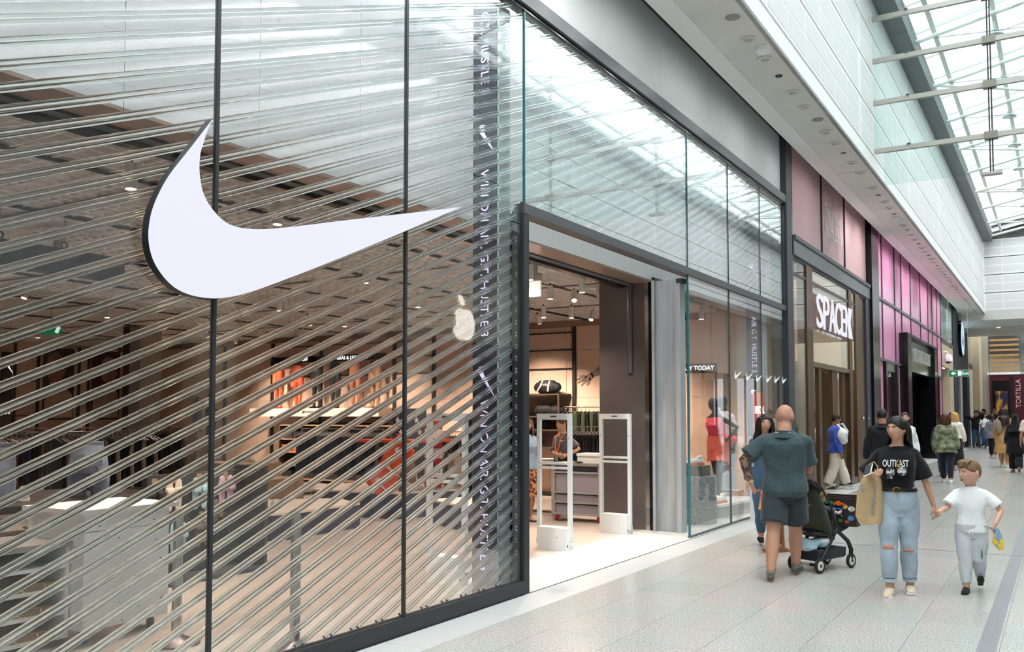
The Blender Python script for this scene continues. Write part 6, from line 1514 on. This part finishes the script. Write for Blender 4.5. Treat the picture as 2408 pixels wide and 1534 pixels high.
# things she carries
wr = wi['arms'][1][2]; Mw = Matrix.Rotation(.06, 3, 'Z'); wp_ = Mw @ wr + V((-1.32, 9.06, 0))
ph = thing('mobile_phone', 'white edged mobile phone held in the woman\'s right hand', 'phone', wp_ + V((-.03, -.05, .06)))
MB().obox(wp_ + V((-.035, -.055, .05)), (.072, .15, .010), Matrix.Rotation(.6, 3, 'X') @ Matrix.Rotation(-.5, 3, 'Y')).build('case', WHT, ph); MB().obox(wp_ + V((-.035, -.055, .05)) + V((-.0035, -.002, .0055)), (.066, .14, .004), Matrix.Rotation(.6, 3, 'X') @ Matrix.Rotation(-.5, 3, 'Y')).build('screen', BLKG, ph)
pb_ = thing('paper_carrier_bag', 'brown paper carrier bag hanging from the woman\'s forearm', 'bag', (-1.535, 8.95, .64), -.15)
KR = mat('kraft_carrier', 'bfa47c', .8, var=.08, vscale=6, bump=.25, bscale=9)
rings = []
for z, w, d, dx in ((0, .155, .075, -.01), (.06, .185, .085, -.02), (.25, .175, .075, -.012), (.40, .13, .05, 0), (.47, .085, .022, .01)):
    rings.append([V((dx + math.copysign(abs(math.cos(2 * PI * j / 24)) ** .35, math.cos(2 * PI * j / 24)) * w * .62, math.copysign(abs(math.sin(2 * PI * j / 24)) ** .35, math.sin(2 * PI * j / 24)) * d + .008 * math.sin(j * 2.3 + z * 9), z + .01 * math.sin(j))) for j in range(24)])
MB().loft(rings).build('paper_body', KR, pb_, True, False)
MB().tube([(-.03, 0, .46), (-.02, -.01, .54), (.03, .0, .57), (.06, 0, .53), (.05, 0, .46)], .006, 6).build('handle', KR, pb_, True, False)
o = text('bag_lettering', 'primark.com', mat('bag_print_blue', '7f9bb0', .7), None, (0, 0, 0), (0, 0, 0), .052, 1, .001); o.parent = pb_; o.location = (.045, -.088, .23); o.rotation_euler = (PI / 2, -PI / 2 + .12, .0)
for k in range(7): a = k * PI / 3.5; MB().tube([(-.055 + .008 * math.cos(a), -.088, .33 + .01 * math.sin(a)), (-.055 + .026 * math.cos(a), -.088, .33 + .04 * math.sin(a))], .004, 4).build('printed_petal', mat('bag_print_blue'), pb_, False, False)
# ------------------------------------------------------------------ boy
boy, bi = person('boy in white t-shirt and pale grey joggers holding the woman\'s hand', (-.755, 9.50, 0), .02, 1.235, 'c', skin='d3a38e', voxel=NEAR, head=.236, hyaw=-.85, hpitch=.02,
    feet=((.055, .17, .05, .1, -.5), (-.05, -.08, 0, -.1, .05)), hands=((-.545, 9.36, .66), (-.985, 9.22, .765)), elbow=((.8, .7, 0), (-.3, .6, -.8)), curl=(1.1, 1.2), palm=((-1, 0, 0), (.2, -.3, -1)), thumb=((0, -1, 0), (0, -1, 0)), pelvis_dz=-.01,
    top=dict(mat='white_cotton', col='eceef0', hem=.46, inf=.018, slen=.42, sflare=.022, flare=.015, neck=.797), bottom=dict(mat='pale_grey_jersey', col='c9ccd0', len=.93, inf=.026, flare=-.014, top=.52),
    shoes=dict(col='1b1b1d', sole='222224', lace='2e2e30'), hair=dict(style='short', col='7d6146', th=.07, topadd=.05, front=.58, side=.05, fringe=True, rough=.015), lips='b5736a', brow='8a6a50', eyecol='4a5560')
o = MB().sphere(bi['hc'] + bi['HM'] @ V((0, -.385 * bi['hh'], -.285 * bi['hh'])), (.012, .012, .007), 10, 6, bi['HM']).build('open_mouth', mat('mouth_dark', '4a1c1e', .5), boy, True, False)
MB().sphere((.085, -.045, .36), (.006, .03, .05), 10, 6).build('jogger_badge', mat('badge_green', '2f7a4a', .6), boy, True, False)
for s in (-1, 1): MB().tube([(.012 * s, -.10, .585), (.014 * s, -.108, .54)], .004, 5).build('drawstring', WHT, boy, True, False)
wr = bi['arms'][0][2] + V((-.755, 9.50, 0))
yp = thing('sweet_packet', 'yellow and blue sweet packet in the boy\'s left hand', 'packet', wr + V((.02, -.02, -.13)))
m = MB(); m.cur = 0; m.tube([wr + V((0, -.01, -.05)), wr + V((.012, -.02, -.08)), wr + V((.02, -.03, -.16)), wr + V((.045, -.04, -.23))], [.03, .028, .05, .018], 8, flat=.45, up=(1, 0, 0)); m.build('wrapper', mat('wrapper_yellow', 'f0c818', .35, col2='7f97ae', vscale=14), yp, True)
# ------------------------------------------------------------------ pushchair
pc = thing('pushchair', 'black pushchair with dark olive seat and cream wheel rims', 'pushchair', (-2.27, 10.0, 0), PI - .39)
FRM = mat('pushchair_frame', '1b1b1d', .4); OLV = fabric('olive_canvas', '3a3c32'); TYR = mat('tyre_black', '202022', .7); RIM = mat('rim_cream', 'd9d2c2', .5); NVY = fabric('basket_navy', '23262e')
# local: x to the left (+) / right (-), front is -y; rear axle y=+.2, front axle y=-.36
wheel_t = MB().tube([V((0, .062 * math.cos(a), .062 * math.sin(a))) for a in np.linspace(0, 2 * PI, 25)], .017, 10, up=(1, 0, 0)).mesh('tyre', TYR, True)
Ry = Matrix.Rotation(PI / 2, 3, 'Y')
wheel_r = MB().lathe([(.036, -.016), (.05, -.014), (.05, .014), (.036, .016)], (0, 0, 0), 24, Ry).mesh('rim', RIM, True)
hubm = MB()
hubm.lathe([(.001, -.02), (.016, -.02), (.016, .02), (.001, .02)], (0, 0, 0), 12, Ry)
for k in range(3): hubm.obox((0, .024 * math.cos(k * 2.094), .024 * math.sin(k * 2.094)), (.014, .012, .045), Matrix.Rotation(k * 2.094 - PI / 2, 3, 'X'))
hubm = hubm.mesh('hub', FRM, True)
for x, y in ((.165, .2), (-.165, .2), (.15, -.38), (-.15, -.38)):
    w = empty('wheel', (x, y, .079)); attach(w, pc, False)
    for n_, me in (('tyre', wheel_t), ('rim', wheel_r), ('hub', hubm)): inst(n_, me, w, world=False)
MB().tube([(.16, .2, .08), (-.16, .2, .08)], .016, 8).build('rear_axle', FRM, pc, True, False)
bx('label_plate', mat('label_grey', 'b9b9b6', .5), pc, (-.05, .214, .07), (.05, .22, .10), False)
for s in (-1, 1):
    MB().tube([(s * .16, .2, .09), (s * .15, .06, .22), (s * .15, -.08, .38), (s * .15, -.14, .44)], .02, 10).build('frame_leg', FRM, pc, True, False)
    MB().tube([(s * .15, -.38, .10), (s * .15, -.385, .2), (s * .15, -.33, .29), (s * .15, -.12, .43)], [.024, .024, .022, .02], 10).build('front_leg', FRM, pc, True, False)
    MB().tube([(s * .15, -.14, .44), (s * .205, .05, .70), (s * .2, .19, .88), (s * .17, .27, .95)], .013, 8).build('push_bar', FRM, pc, True, False)
    MB().tube([(s * .205, .0, .34), (s * .21, .04, .60)], .009, 6).build('strut', FRM, pc, True, False)
MB().tube([(-.15, .27, .95), (-.1, .29, .965), (.1, .29, .965), (.15, .27, .95)], .019, 10).build('handle', mat('handle_foam', '232325', .8), pc, True, False)
MB().loft([[V((sx_ * x, y, z)) for sx_, x in ((-1, w), (-1, w), (1, w), (1, w))] for y, z, w in ((0, 0, 0),)], False) if False else None
bk = MB(); rr = []
for z, y, w, d in ((.34, -.03, .15, .06), (.45, .04, .195, .085), (.60, .115, .205, .09), (.75, .18, .195, .08), (.88, .23, .15, .05)):
    rr.append([V((math.copysign(abs(math.cos(2 * PI * j / 20)) ** .6, math.cos(2 * PI * j / 20)) * w, y + math.sin(2 * PI * j / 20) * d, z)) for j in range(20)])
bk.loft(rr); inst('seat_back', fuse(bk, 'seat_back', OLV, .012, 4), pc, world=False)
se = MB(); se.tube([(0, .02, .40), (0, -.2, .41), (0, -.36, .43)], [.17, .165, .13], 16, up=(1, 0, 0), flat=.3, round_=True); inst('seat', fuse(se, 'seat', FRM, .012, 2), pc, world=False)
cn = MB(); rr = []
for k in range(6):
    a = k / 5; rr.append([V((.175 * math.cos(u), .20 - .02 * a + .05 * math.sin(u) * (1 - a), .80 + .09 * math.sin(u) * (1 - .2 * a) + .0 * a)) + V((0, -.035 * k * .5, .008 * k)) for u in np.linspace(-.4, PI + .4, 18)])
MB().tube([(-.16, .17, .84), (-.12, .235, .90), (0, .25, .915), (.12, .235, .90), (.16, .17, .84)], [.03, .045, .05, .045, .03], 10).build('folded_hood', fabric('hood_black', '242522'), pc, True, False)
MB().tube([(-.11, .232, .71), (-.07, .238, .70), (-.03, .236, .71)], .006, 6).build('grab_loop', mat('loop_silver', '9a9a94', .4), pc, True, False)
bs = MB(); bs.loft([[V((x * k, y * (1 if y > 0 else 1), z)) for x, y in ((-.14, .2), (-.15, 0), (-.14, -.3), (.14, -.3), (.15, 0), (.14, .2))] for z, k in ((.12, .8), (.14, 1), (.23, 1.05))]); bs.build('basket', NVY, pc, True, False)
bl = MB(); 
for k in range(6): bl.sphere((.07 * math.sin(k * 2.1), .08 + .08 * math.cos(k * 1.7), .25 + .012 * k), (.10, .085, .045), 12, 8)
bb = thing('baby_blanket', 'crumpled white and pale blue blanket in the pushchair basket', 'blanket', (-2.27, 10.0, .2), PI - .39); inst('cloth', fuse(bl, 'cloth', fabric('blanket_white', 'dfe2e4', col2='a9c8d8', vscale=5), .01, 3, (.006, 30, 40, 1)), bb, (0, 0, -.2), world=False)
# toy box held by the toddler: dark printed carton with toy cars
tx = thing('toy_car_box', 'large dark printed toy car carton held across the pushchair', 'box', (-2.1, 10.25, .45), -.1)
CART = mat('carton_black', '2a2422', .5, var=.2, vscale=12)
bx('carton_front', CART, tx, (-.21, -.03, 0), (.20, .0, .30), False); bx('carton_back', CART, tx, (-.21, .07, 0), (.20, .10, .31), False)
for a, b in (((-.21, .0, 0), (-.19, .07, .3)), ((.18, .0, 0), (.20, .07, .3)), ((-.19, .0, 0), (.18, .07, .02))): bx('carton_side', CART, tx, a, b, False)
bx('carton_flap', CART, tx, (-.21, .10, .29), (.20, .115, .33), False)
def toycar(x, z, c):
    m = MB(); m.cur = 0; m.prism([(x - .055, z), (x + .055, z), (x + .058, z + .02), (x + .02, z + .028), (x + .008, z + .045), (x - .025, z + .045), (x - .04, z + .026), (x - .058, z + .022)], 'y', -.052, -.031)
    m.cur = 1
    for d in (-.033, .033): m.lathe([(.001, -.055), (.014, -.055), (.014, -.03), (.001, -.03)], (x + d, 0, z), 10, Matrix.Rotation(-PI / 2, 3, 'X'))
    o = m.build('toy_car', [mat('toy_' + c, c, .3), BLK], tx, False, False)
toycar(-.10, .235, '2fa040'); toycar(.02, .22, 'e8642a')
for x0, z0, x1, z1 in ((-.19, .2, -.12, .05), (-.12, .2, -.10, .05), (-.04, .19, -.02, .07), (.03, .18, .05, .1)): MB().tube([(x0, -.045, z0), (x1, -.045, z1)], .009, 6).build('blue_bar', mat('toy_blue', '2f6fd0', .4), tx, True, False)
MB().tube([(-.2, -.045, .205), (.06, -.045, .18)], .009, 6).build('blue_bar', mat('toy_blue'), tx, True, False)
for x, z, c, r in ((.08, .21, 'c9a24a', .03), (.15, .19, 'd8d2c6', .036), (.14, .09, '4a86b8', .034), (.03, .06, '5a8a3a', .026), (.10, .05, 'b0392e', .024), (-.06, .04, '9a4a6a', .022)):
    MB().prism([(x + r * math.cos(a), z + r * .8 * math.sin(a)) for a in np.linspace(0, 2 * PI, 13)[:-1]], 'y', -.034, -.030).build('printed_badge', mat('badge_' + c, c, .5, var=.4, vscale=40), tx, False, False)
tod, ti = person('toddler seated in the pushchair holding the toy carton', (-2.24, 10.06, .24), PI - .39, .80, 'c', skin='dcae98', voxel=.009, face=True, head=.15, feet=((.06, -.30, .12), (-.06, -.30, .12)), hands=((-2.335, 10.26, .76), (-2.06, 10.19, .61)), curl=(1.0, 1.0), pelvis_dz=-.19, elbow=((.7, .7, -.3), (-.7, .7, -.3)),
    top=dict(mat='toddler_top', col='49525c', inf=.008, slen=.35), bottom=dict(mat='toddler_shorts', col='55585e', len=.4, inf=.008, top=.55), shoes=None, hair=dict(style='short', col='8a6a48', th=.05), palm=((0, -1, 0), (0, 1, 0)), thumb=((-1, 0, 0), (0, 0, 1)))
# ------------------------------------------------------------------ other passers-by
MID, FAR = .012, .018
DKH = '18130f'
stride = lambda d, w=.06: ((w, -d, 0, .1, .1), (-w, d * .9, .03, -.1, -.35))
person('dark haired woman in blue jeans walking half hidden behind the bald man', (-3.22, 11.45, 0), .3, 1.65, 'f', skin='c79a84', voxel=.010, hyaw=.15, feet=stride(.15), top=dict(mat='teal_denim_top', col='46627a', hem=.50, inf=.016, sleeve='long'), bottom=dict(mat='blue_denim', col='3f5f7c', len=.9, inf=.012), shoes=dict(col='1c1c1d', sole='1c1c1d', style='sandal'), hair=dict(style='long', col=DKH, len=.16, th=.07, front=.6), lips='a0605a')
person('girl in a bright patterned dress with her hand on the toy carton', (-2.98, 10.95, 0), PI - .9, 1.42, 'f', skin='8f5f45', voxel=.010, feet=stride(.12, .05), hands=(None, (-2.28, 10.36, .80)), top=dict(mat='bright_pattern', col='d8703a', hem=.50, inf=.012, sleeve='none', mk=dict(col2='e8d6a0', vscale=16)), bottom=dict(mat='bright_pattern_skirt', col='b03a4a', style='skirt', hem=.36, top=.60, flare=.06, mk=dict(col2='e8a040', vscale=14)), shoes=dict(col='a5764e', sole='8a6242', style='sandal'), hair=dict(style='pony', col='2a1e18', len=.12, th=.06))
blue, bli = person('person in blue jacket and cream trousers stepping out of the second shop', (-4.32, 20.9, 0), PI / 2 + .5, 1.66, 'm', skin='8a6450', voxel=MID, feet=((.06, -.26, 0, 0, .15), (-.06, .22, .03, 0, -.35)), top=dict(mat='blue_nylon', col='3f5cc0', hem=.48, inf=.035, sleeve='long', flare=.03), bottom=dict(mat='cream_twill', col='d6cabb', len=.97, inf=.03, flare=.035), shoes=dict(col='9c9c9a', sole='d8d6d0'), hair=dict(style='short', col=DKH, th=.07, front=.3))
wt = thing('white_sling_bag', 'white slouchy bag slung on the back of the person in blue', 'bag', (-4.05, 20.75, 1.0)); q = MB(); q.sphere((-4.12, 20.68, 1.20), (.11, .17, .14), 16, 10, Matrix.Rotation(.6, 3, 'X')); q.sphere((-4.14, 20.80, 1.08), (.10, .20, .09), 16, 10, Matrix.Rotation(-.2, 3, 'X')); q.tube([(-4.05, 20.95, 1.25), (-4.18, 20.95, 1.44), (-4.25, 20.80, 1.42), (-4.0, 20.6, 1.22)], .03, 8); inst('bag_body', fuse(q, 'bag_body', fabric('white_canvas', 'dfe2e4'), .015, 3, (.012, 14, 18, 2)), wt)
person('man in black jacket seen from behind beside the dark post', (-2.70, 16.9, 0), PI + .1, 1.75, 'm', skin='a5765f', voxel=MID, feet=stride(.12), top=dict(mat='black_jacket', col='1b1c20', hem=.46, inf=.03, sleeve='long', collar='1b1c20'), bottom=dict(mat='navy_trousers', col='22252e', len=.97, inf=.018), shoes=dict(col='1a1a1b', sole='1a1a1b'), hair=dict(style='short', col='1d1a18', th=.045, topadd=-.02))
person('young woman in a loose white top with tied back hair facing the camera', (-2.85, 20.6, 0), .35, 1.70, 'f', skin='d3a690', voxel=MID, hyaw=-.1, feet=stride(.1), top=dict(mat='white_loose', col='d8dcdf', hem=.47, inf=.035, sleeve='long', flare=.04), bottom=dict(mat='dark_trousers', col='26262b', len=.97, inf=.015), shoes=dict(col='e4e2de', sole='e8e6e2'), hair=dict(style='pony', col='3a281e', len=.1, th=.05, front=.6))
person('woman in camouflage jacket and dark jeans walking away', (-2.42, 24.1, 0), PI + .15, 1.68, 'f', skin='c99c86', voxel=MID, feet=((.06, -.12, 0), (-.08, .22, .02, -.1, -.3)), build=1.0, top=dict(mat='camouflage', col='8b8c74', hem=.44, inf=.05, sleeve='long', flare=.05, sflare=.02, mk=dict(col2='5d6450', vscale=9)), bottom=dict(mat='dark_jeans', col='20232e', len=.95, inf=.015), shoes=dict(col='e6e6e4', sole='ededeb'), hair=dict(style='bob', col='4a2a1c', len=.03, th=.12, front=.5))
person('blonde woman in cream jumper and long black skirt walking away', (-2.75, 29.9, 0), PI + .15, 1.72, 'f', skin='d1a48e', voxel=MID, feet=stride(.08), hands=None, top=dict(mat='cream_knit', col='e3dccc', hem=.545, inf=.035, sleeve='long', sflare=.02), bottom=dict(mat='black_skirt', col='1a1a1c', style='skirt', hem=.09, top=.58, flare=.07), shoes=dict(col='e6e2da', sole='ededeb'), hair=dict(style='bob', col='c59a5c', len=.03, th=.1, front=.5))
person('person in a purple top beyond the blonde woman', (-3.65, 38.2, 0), PI - .6, 1.72, 'm', skin='8f6650', voxel=FAR, feet=stride(.1), top=dict(mat='purple_top', col='4a2a78', hem=.47, inf=.02, sleeve='long'), bottom=dict(mat='dark_trousers', col='26262b', len=.97, inf=.015), shoes=dict(col='1a1a1b', sole='1a1a1b'), hair=dict(style='short', col=DKH, th=.06))
person('person in navy jacket just beyond the camouflage jacket', (-2.75, 26.6, 0), PI, 1.60, 'm', skin='a5765f', voxel=FAR, feet=stride(.1), top=dict(mat='navy_jacket', col='23304a', hem=.47, inf=.025, sleeve='long'), bottom=dict(mat='mid_jeans', col='33486a', len=.97, inf=.015), shoes=dict(col='5a2a28', sole='3a2a28'), hair=dict(style='short', col='1c1a1c', th=.06))
person('man in black top and blue jeans raising a hand to his face', (-3.75, 51.2, 0), .2, 1.85, 'm', skin='b98d76', voxel=FAR, feet=((.12, 0, 0), (-.12, 0, 0)), hands=((-3.6, 51.05, 1.66), (-3.95, 51.0, 1.5)), top=dict(mat='black_top', col='191a1e', hem=.47, inf=.025, sleeve='long'), bottom=dict(mat='blue_jeans', col='34516e', len=.97, inf=.02), shoes=dict(col='1f2228', sole='1f2228'), hair=dict(style='short', col='15151a', th=.08, front=.35))
person('man in dark shirt and grey shorts in the far group', (-3.78, 52.8, 0), .1, 1.88, 'm', skin='c09079', voxel=FAR, feet=stride(.1), top=dict(mat='slate_shirt', col='2c3640', hem=.47, inf=.025), bottom=dict(mat='grey_shorts', col='5a5a5c', len=.45, inf=.025), shoes=dict(col='1b1b1c', sole='1b1b1c'), hair=dict(style='short', col='2a211c', th=.05))
person('person with curly dark hair in a beige top at the back', (-3.62, 55.2, 0), -.8, 1.95, 'm', skin='c09079', voxel=FAR, top=dict(mat='beige_top', col='b8a48e', hem=.47, inf=.025), bottom=dict(mat='dark_trousers', col='26262b', len=.97, inf=.015), shoes=dict(col='1b1b1c', sole='1b1b1c'), hair=dict(style='short', col='241c18', th=.16, front=.4, rough=.04))
person('woman in white t-shirt with dark ponytail in the far group', (-3.25, 49.6, 0), .3, 1.74, 'f', skin='c99c86', voxel=FAR, hyaw=.4, feet=stride(.14), top=dict(mat='white_cotton', col='eceef0', hem=.52, inf=.018), bottom=dict(mat='blue_jeans', col='34516e', len=.97, inf=.02), shoes=dict(col='d8d8d6', sole='ededeb'), hair=dict(style='long', col=DKH, len=.14, th=.06, front=.6))
person('man in dark red checked shirt facing the camera at the far end', (-3.05, 53.6, 0), .1, 1.98, 'm', skin='b98d76', voxel=FAR, build=1.1, top=dict(mat='plum_check', col='4a2430', hem=.47, inf=.025, sleeve='long', mk=dict(col2='33202c', vscale=16)), bottom=dict(mat='dark_trousers', col='26262b', len=.97, inf=.015), shoes=dict(col='1b1b1c', sole='1b1b1c'), hair=dict(style='short', col='3a302a', th=.05))
person('woman in grey sweatshirt and black trousers walking away mid stride', (-2.28, 38.7, 0), PI + .1, 1.66, 'f', skin='8f6650', voxel=FAR, feet=((.05, -.12, 0), (-.06, .28, .06, 0, -.8)), top=dict(mat='grey_sweat', col='6f7178', hem=.45, inf=.055, sleeve='long', flare=.05), bottom=dict(mat='black_trousers', col='1b1b1e', len=.93, inf=.02), shoes=dict(col='d8b4a8', sole='c99a90'), hair=dict(style='pony', col=DKH, len=.14, th=.09))
cml, cmi = person('woman in long camel coat with long dark hair and a shoulder bag', (-1.58, 32.2, 0), PI + .1, 1.86, 'f', skin='c99c86', voxel=.015, feet=((.07, -.1, 0), (-.07, .12, 0)), top=dict(mat='camel_coat', col='b98e5a', hem=.24, inf=.04, sleeve='long', flare=.06, name='coat'), bottom=dict(mat='tan_trousers', col='b5885a', len=.9, inf=.012), shoes=dict(col='e8e4de', sole='ededeb'), hair=dict(style='long', col='2a1a18', len=.2, th=.12, frontlocks=False, out=.09))
sb2 = thing('shoulder_bag', 'taupe slouchy shoulder bag on the camel coat', 'bag', (-1.78, 31.95, 1.1)); q = MB(); q.sphere((-1.72, 31.98, 1.26), (.10, .09, .22), 14, 10); q.tube([(-1.72, 31.98, 1.44), (-1.71, 31.98, 1.58), (-1.66, 32.06, 1.60)], .02, 6); inst('bag_body', fuse(q, 'bag_body', fabric('taupe_leather', '8d7e6c'), .015, 3), sb2)
person('woman in black headscarf and black tunic mid stride near the right edge', (-1.16, 29.3, 0), PI + .1, 1.66, 'f', skin='c99c86', voxel=.015, feet=((.06, -.14, 0), (-.06, .30, .07, 0, -.9)), top=dict(mat='black_tunic', col='17171a', hem=.33, inf=.04, sleeve='long', flare=.06), bottom=dict(mat='black_trousers', col='1b1b1e', len=.95, inf=.025, flare=.03), shoes=dict(col='5a5a56', sole='a09a86'), hair=dict(style='hood', col='141417', th=.1, name='headscarf'))
person('man in cream t-shirt and dark trousers cut off by the right edge', (-.72, 28.5, 0), PI + .1, 1.82, 'm', skin='b98d76', voxel=.015, feet=stride(.12), top=dict(mat='cream_tee', col='d9cabb', hem=.46, inf=.04, flare=.03, slen=.45), bottom=dict(mat='dark_jeans', col='20232e', len=.97, inf=.02), shoes=dict(col='e6e6e4', sole='ededeb'), hair=dict(style='short', col='1f1814', th=.06))
# ------------------------------------------------------------------ people inside the shop
stf, sti = person('shop assistant in grey t-shirt with orange lanyard behind the cart', (-7.02, 13.15, 0), -.15, 1.60, 'f', skin='c49a80', voxel=.009, hyaw=-.45, hands=((-6.83, 12.93, 1.0), (-6.97, 12.90, 1.0)), elbow=((1, .5, -.2), (-1, .5, -.2)), curl=(.8, .8), palm=((-.5, .8, 0), (.5, .8, 0)), thumb=((0, 0, 1), (0, 0, 1)), top=dict(mat='charcoal_tee', col='5a5660', hem=.55, inf=.012, slen=.45), bottom=dict(mat='black_trousers', col='1b1b1e', len=.97, inf=.018), shoes=dict(col='8a8a8a', sole='c9c9c9'), hair=dict(style='pony', col='4a3426', len=.1, th=.05, front=.58), lips='a0605a')
for s in (-1, 1): MB().tube([(s * .052, -.03, 1.345), (s * .058, -.115, 1.27), (s * .04, -.155, 1.14), (.004 * s, -.165, .99)], .011, 6, flat=.3, up=(1, 0, 0)).build('lanyard', mat('lanyard_orange', 'e8742a', .6), stf, True, False)
bx('pass_card', mat('pass_white', 'd0cdca', .5), stf, (-.03, -.175, .90), (.03, -.171, .99), False); tick('shirt_tick', DEC, None, (0, 0, 0), .10, 'y'); o = [q for q in bpy.data.objects if q.name.startswith('shirt_tick')][-1]; o.parent = stf; o.location = (.05, -.125, 1.22)
person('shopper in pale blue denim shirt and dark floral skirt behind the entrance jamb', (-7.13, 12.15, 0), .9, 1.60, 'f', skin='b98d76', voxel=.011, top=dict(mat='pale_denim_shirt', col='8fa6bd', hem=.50, inf=.025, sleeve='long', slen=.7), bottom=dict(mat='floral_skirt', col='4a2430', style='skirt', hem=.24, top=.56, flare=.07, mk=dict(col2='c98a5a', vscale=18)), shoes=dict(col='3a2a20', sole='2a2018', style='sandal'), hair=dict(style='bob', col='6a5040', len=.03, th=.1))
person('shopper in black with a white cap among the rails', (-9.9, 13.15, 0), 2.6, 1.68, 'm', skin='b98d76', voxel=MID, top=dict(mat='black_top', col='191a1e', hem=.47, inf=.03, sleeve='long'), bottom=dict(mat='black_trousers', col='1b1b1e', len=.97, inf=.018), shoes=dict(col='e4e2de', sole='e8e6e2'), hair=dict(style='short', col='e4e0da', th=.07, front=.35, name='cap'))
person('shopper in black top with an orange scarf near the second mullion', (-8.6, 12.85, 0), 2.9, 1.66, 'f', skin='b98d76', voxel=MID, top=dict(mat='black_top', col='191a1e', hem=.47, inf=.025, sleeve='long', collar='d8703a'), bottom=dict(mat='black_trousers', col='1b1b1e', len=.97, inf=.02), shoes=dict(col='c9b8a8', sole='e8e6e2'), hair=dict(style='bob', col=DKH, len=.03, th=.08))
# ------------------------------------------------------------------ window mannequins
def mannequin(lab, loc, rz_, H, **k):
    t, i = person(lab, loc, rz_, H, 'f', skin='26262a', face=False, voxel=.009, **k); t.name = 'mannequin'; t['category'] = 'mannequin'; t['group'] = 'display window mannequins'; return t, i
mannequin('black running mannequin in coral vest and shorts in the display window', (-4.92, 14.68, .24), -.35, 1.70, feet=((.03, -.03, .0, 0, 0), (-.05, .38, .48, 0, -1.2)), hands=((-4.72, 14.62, 1.25), (-5.05, 14.85, 1.2)), elbow=((1, .7, 0), (-1, .9, 0)), curl=(.6, .6), lean=.1, pelvis_dz=0, top=dict(mat='coral_vest', col='ef4a62', hem=.60, inf=.012, sleeve='none', neck=.80), bottom=dict(mat='coral_shorts', col='f0705a', len=.32, inf=.03, flare=.04, top=.62), shoes=dict(col='f0ece6', sole='e8734a'))
mannequin('black mannequin in white top and pale blue trousers behind the runner', (-5.12, 15.62, .24), -.3, 1.74, feet=((.12, -.06, 0), (-.10, .05, 0)), top=dict(mat='white_sport_top', col='eceef0', hem=.50, inf=.02, slen=.4), bottom=dict(mat='pale_blue_trousers', col='b9d2de', len=.97, inf=.05, flare=.05), shoes=dict(col='f0f0ee', sole='f4f4f2'))
cb = thing('coral_waist_bag', 'coral pink waist bag hung on the white topped mannequin', 'bag', (-5.0, 15.48, 1.2)); q = MB(); q.sphere((-4.98, 15.46, 1.22), (.16, .09, .08), 14, 8); inst('bag_body', fuse(q, 'bag_body', fabric('coral_nylon', 'ee5068'), .014, 2), cb); MB().tube([(-5.06, 15.5, 1.28), (-5.1, 15.5, 1.45), (-5.15, 15.56, 1.62)], .01, 6).build('strap', fabric('coral_nylon'), cb)
MATS['skin_26262a'].node_tree.nodes['Principled BSDF'].inputs['Roughness'].default_value = .28
bpy.data.scenes.remove(TMP)
